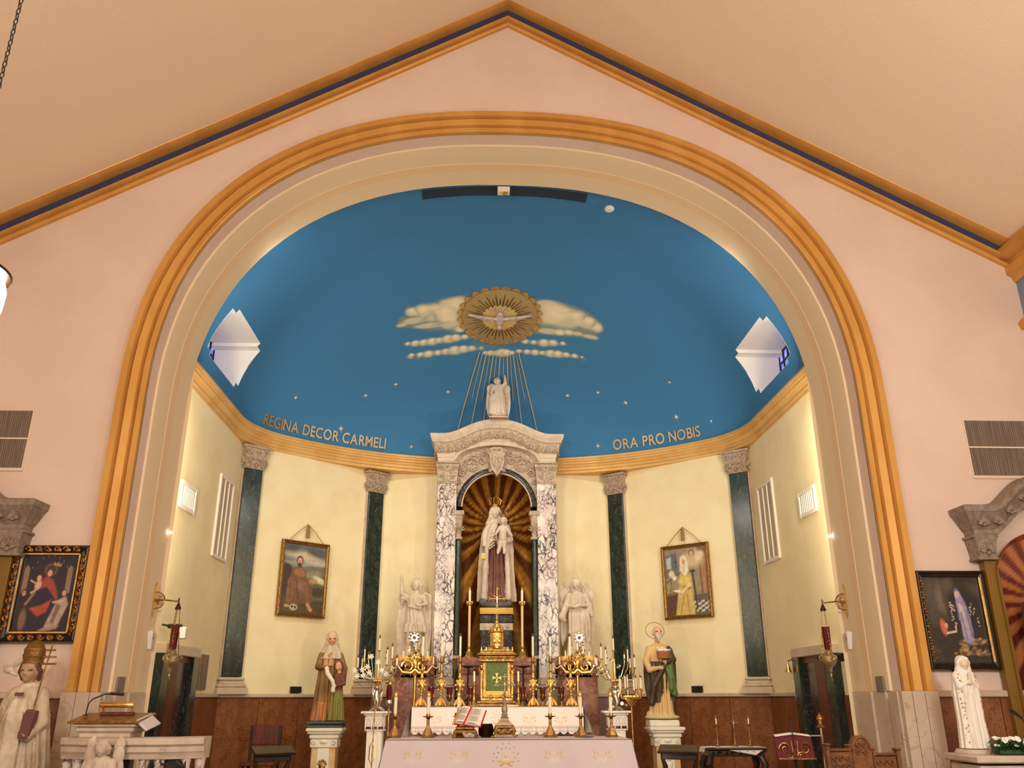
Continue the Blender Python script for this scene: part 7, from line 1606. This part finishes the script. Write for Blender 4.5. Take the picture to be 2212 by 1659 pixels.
r=thing('tall_candle','white candle in black pan holder at the right edge beside the shrine','candlestick',(5.02,8.3,0)); m=MB(); m.lathe([(.10,0),(.10,.02),(.02,.04),(.014,1.55),(.02,1.58),(.07,1.62),(.072,1.63),(.018,1.632)],14); L(m,'stand',BRONZE,r); m=MB(); m.lathe([(.015,1.62),(.015,1.82)],10); L(m,'candle',WAX,r)
r=thing('tall_candle','white low candle with gilt foot at the far right bottom corner','candlestick',(4.98,8.0,1.15)); m=MB(); m.lathe([(.05,0),(.05,.012),(.02,.06),(.03,.10),(.016,.14)],12); L(m,'foot',BRASS,r); m=MB(); m.lathe([(.014,.13),(.014,.38)],10); L(m,'candle',WAX,r)
# ------------------------------------------------------------------ side shrines on the nave wall
for s in (-1,1):
    side='left' if s<0 else 'right'; nmt='red_mosaic' if s>0 else 'brown_mosaic'
    r=thing('side_shrine','carved grey stone side shrine with curved cornice, far %s nave wall'%side,'shrine',(s*5.72,8.95,0))
    GS=mat('dark_carved_stone',(150,132,116),.7,noise=20,col2=(128,110,96),bump=.3,bscale=40)  # carved stone in a darker mottled tone for the side shrines
    xs3=np.linspace(-1,1,41)
    def rise(x): x=abs(x); return 0 if x>.58 else .34*(.5+.5*math.cos(PI*x/.58))
    m=MB(); R=[]
    for d,z in ((0,3.22),(.02,3.22),(.03,3.28),(.05,3.30),(.13,3.44),(.15,3.46),(.16,3.52),(.14,3.53),(-.12,3.54)): R.append([(x*(.72+d),-.12-d,z+rise(x*(.72+d))) for x in xs3])
    m.strip(R)
    for i in (0,-1): m.strip([[q[i] for q in R],[(q[i][0],.04,q[i][2]) for q in R]])
    L(m,'cornice',GS,r,smooth=32)
    m=MB()
    for k in range(9): x=-.66+1.32*k/8; acanthus(m,(x,-.22,3.37+rise(x)),.14,.13,d=.02)
    g_=L(m,'leaf_relief',GS,r); g_['kind']='stuff'
    for q in (-1,1):
        m=MB(); m.box((q*.64,-.06,2.98),(.22,.18,.03),bev=.006); m.lathe([(.09,2.99),(.10,3.08),(.12,3.20)],4,(q*.64,-.06,0),sq=True); acanthus(m,(q*.64,-.17,3.10),.16,.18,d=.02); m.box((q*.64,-.06,3.21),(.28,.22,.03),bev=.006); L(m,'capital',GS,r)
        m=MB(); m.box((q*.585,-.03,1.56),(.14,.10,2.82),bev=.006); L(m,'pilaster',OLIVE,r)
    m=MB(); A_=[(.50*math.cos(a),2.72+.50*math.sin(a)) for a in np.linspace(PI,0,31)]; m.strip([[(x,.03,z) for x,z in [(-.50,.9)]+A_+[(.50,.9)]],[(x*1.12,-.10,z*1.0+(.05 if z>2.75 else 0)) for x,z in [(-.50,.9)]+A_+[(.50,.9)]]]); L(m,'niche_edge',mat('glitter_red',(150,30,40),.25,metal=.6,noise=60,col2=(214,120,60)) if s>0 else BRASSD,r,smooth=0)
    nx_,nz_=40,90; m=MB(); V=[]
    rings=[]
    for z in np.linspace(.9,3.2,nz_):
        hw=.50 if z<2.72 else math.sqrt(max(1e-4,.25-(z-2.72)**2)); rings.append([(x*hw,.02,z) for x in np.linspace(-1,1,nx_)])
    m.strip(rings); mm=MATS.get('side_mosaic') or attrmat('side_mosaic',.3); o=L(m,'niche_back',mm,r,smooth=0)
    Pv=np.array(m.v); an_=np.arctan2(Pv[:,2]-2.55,Pv[:,0]); wv=np.sin(an_*19); t_=np.clip(wv*2+.5,0,1)[:,None]; A1=np.array(srgb((96,36,26) if s>0 else (80,50,30))); A2=np.array(srgb((170,104,56))); set_attr(o.data,A1*(1-t_)+A2*t_)
    m=MB(); m.box((0,-.10,.45),(1.5,.34,.9),bev=.01); L(m,'base',STONE,r)
q_=MB().box((5.5,8.74,1.09),(.5,.36,.38),bev=.01).build('statue_plinth',STONE); tag(q_,'stone plinth under the brown-robed statue in the right shrine','plinth')
root=thing('saint_statue','brown-robed statue partly visible in the right side shrine','statue',(5.50,8.74,1.28))
S=Sculpt((-.26,-.2,0),(.26,.2,1.62),.013); S.loft([(0,0,0,.2,.15),(.5,0,0,.17,.13),(1.0,0,0,.17,.12),(1.25,0,0,.15,.1,.4),(1.32,0,0,.07,.06,.2)],.08,11,.01,0,.5); head(S,(0,-.02,1.45),.095,1,2)
for q in (-1,1): S.chain([(q*.14,0,1.2),(q*.2,-.04,1.0),(q*.05,-.14,1.0)],[.06,.055,.035],.015,0)
S.mesh('figure',[mat('brown_habit',(92,50,38),.5),SKIN,HAIR],root)
# ------------------------------------------------------------------ hanging lamps
def pendant(loc,label,top):
    r=thing('pendant_lamp',label,'lamp',loc)
    m=MB(); m.lathe([(.27,.0),(.30,.09),(.305,.20),(.28,.28),(.27,.285),(.285,.2),(.28,.09)],40); L(m,'opal_glass',mat('opal_glow',(255,232,205),.4,emit=75),r)
    m=MB(); m.lathe([(.0,-.20),(.06,-.195),(.16,-.165),(.24,-.10),(.285,-.01),(.29,.01),(.27,.01)],32); L(m,'bronze_bowl',BRONZE,r)
    m=MB(); m.lathe([(.275,.275),(.315,.285),(.32,.30),(.29,.315),(.10,.36),(.03,.42)],32); L(m,'top_cap',BRONZE,r)
    m=MB()
    n=int(((top-loc[2])/.86-.42)/.045)
    for k in range(n): 
        z=.43+.045*k
        if k%2: m.tube([(.012*math.cos(a),0,z+.026*math.sin(a)) for a in np.linspace(0,2*PI,9)[:-1]],.005,4,closed=True)
        else: m.tube([(0,.012*math.cos(a),z+.026*math.sin(a)) for a in np.linspace(0,2*PI,9)[:-1]],.005,4,closed=True)
    g_=L(m,'chain',BLACKP,r); g_['kind']='stuff'; r.scale=(.86,.86,.86); return r
pendant((-3.05,4.0,3.44),'bright opal glass pendant lamp with bronze bowl at the left edge',8.66)
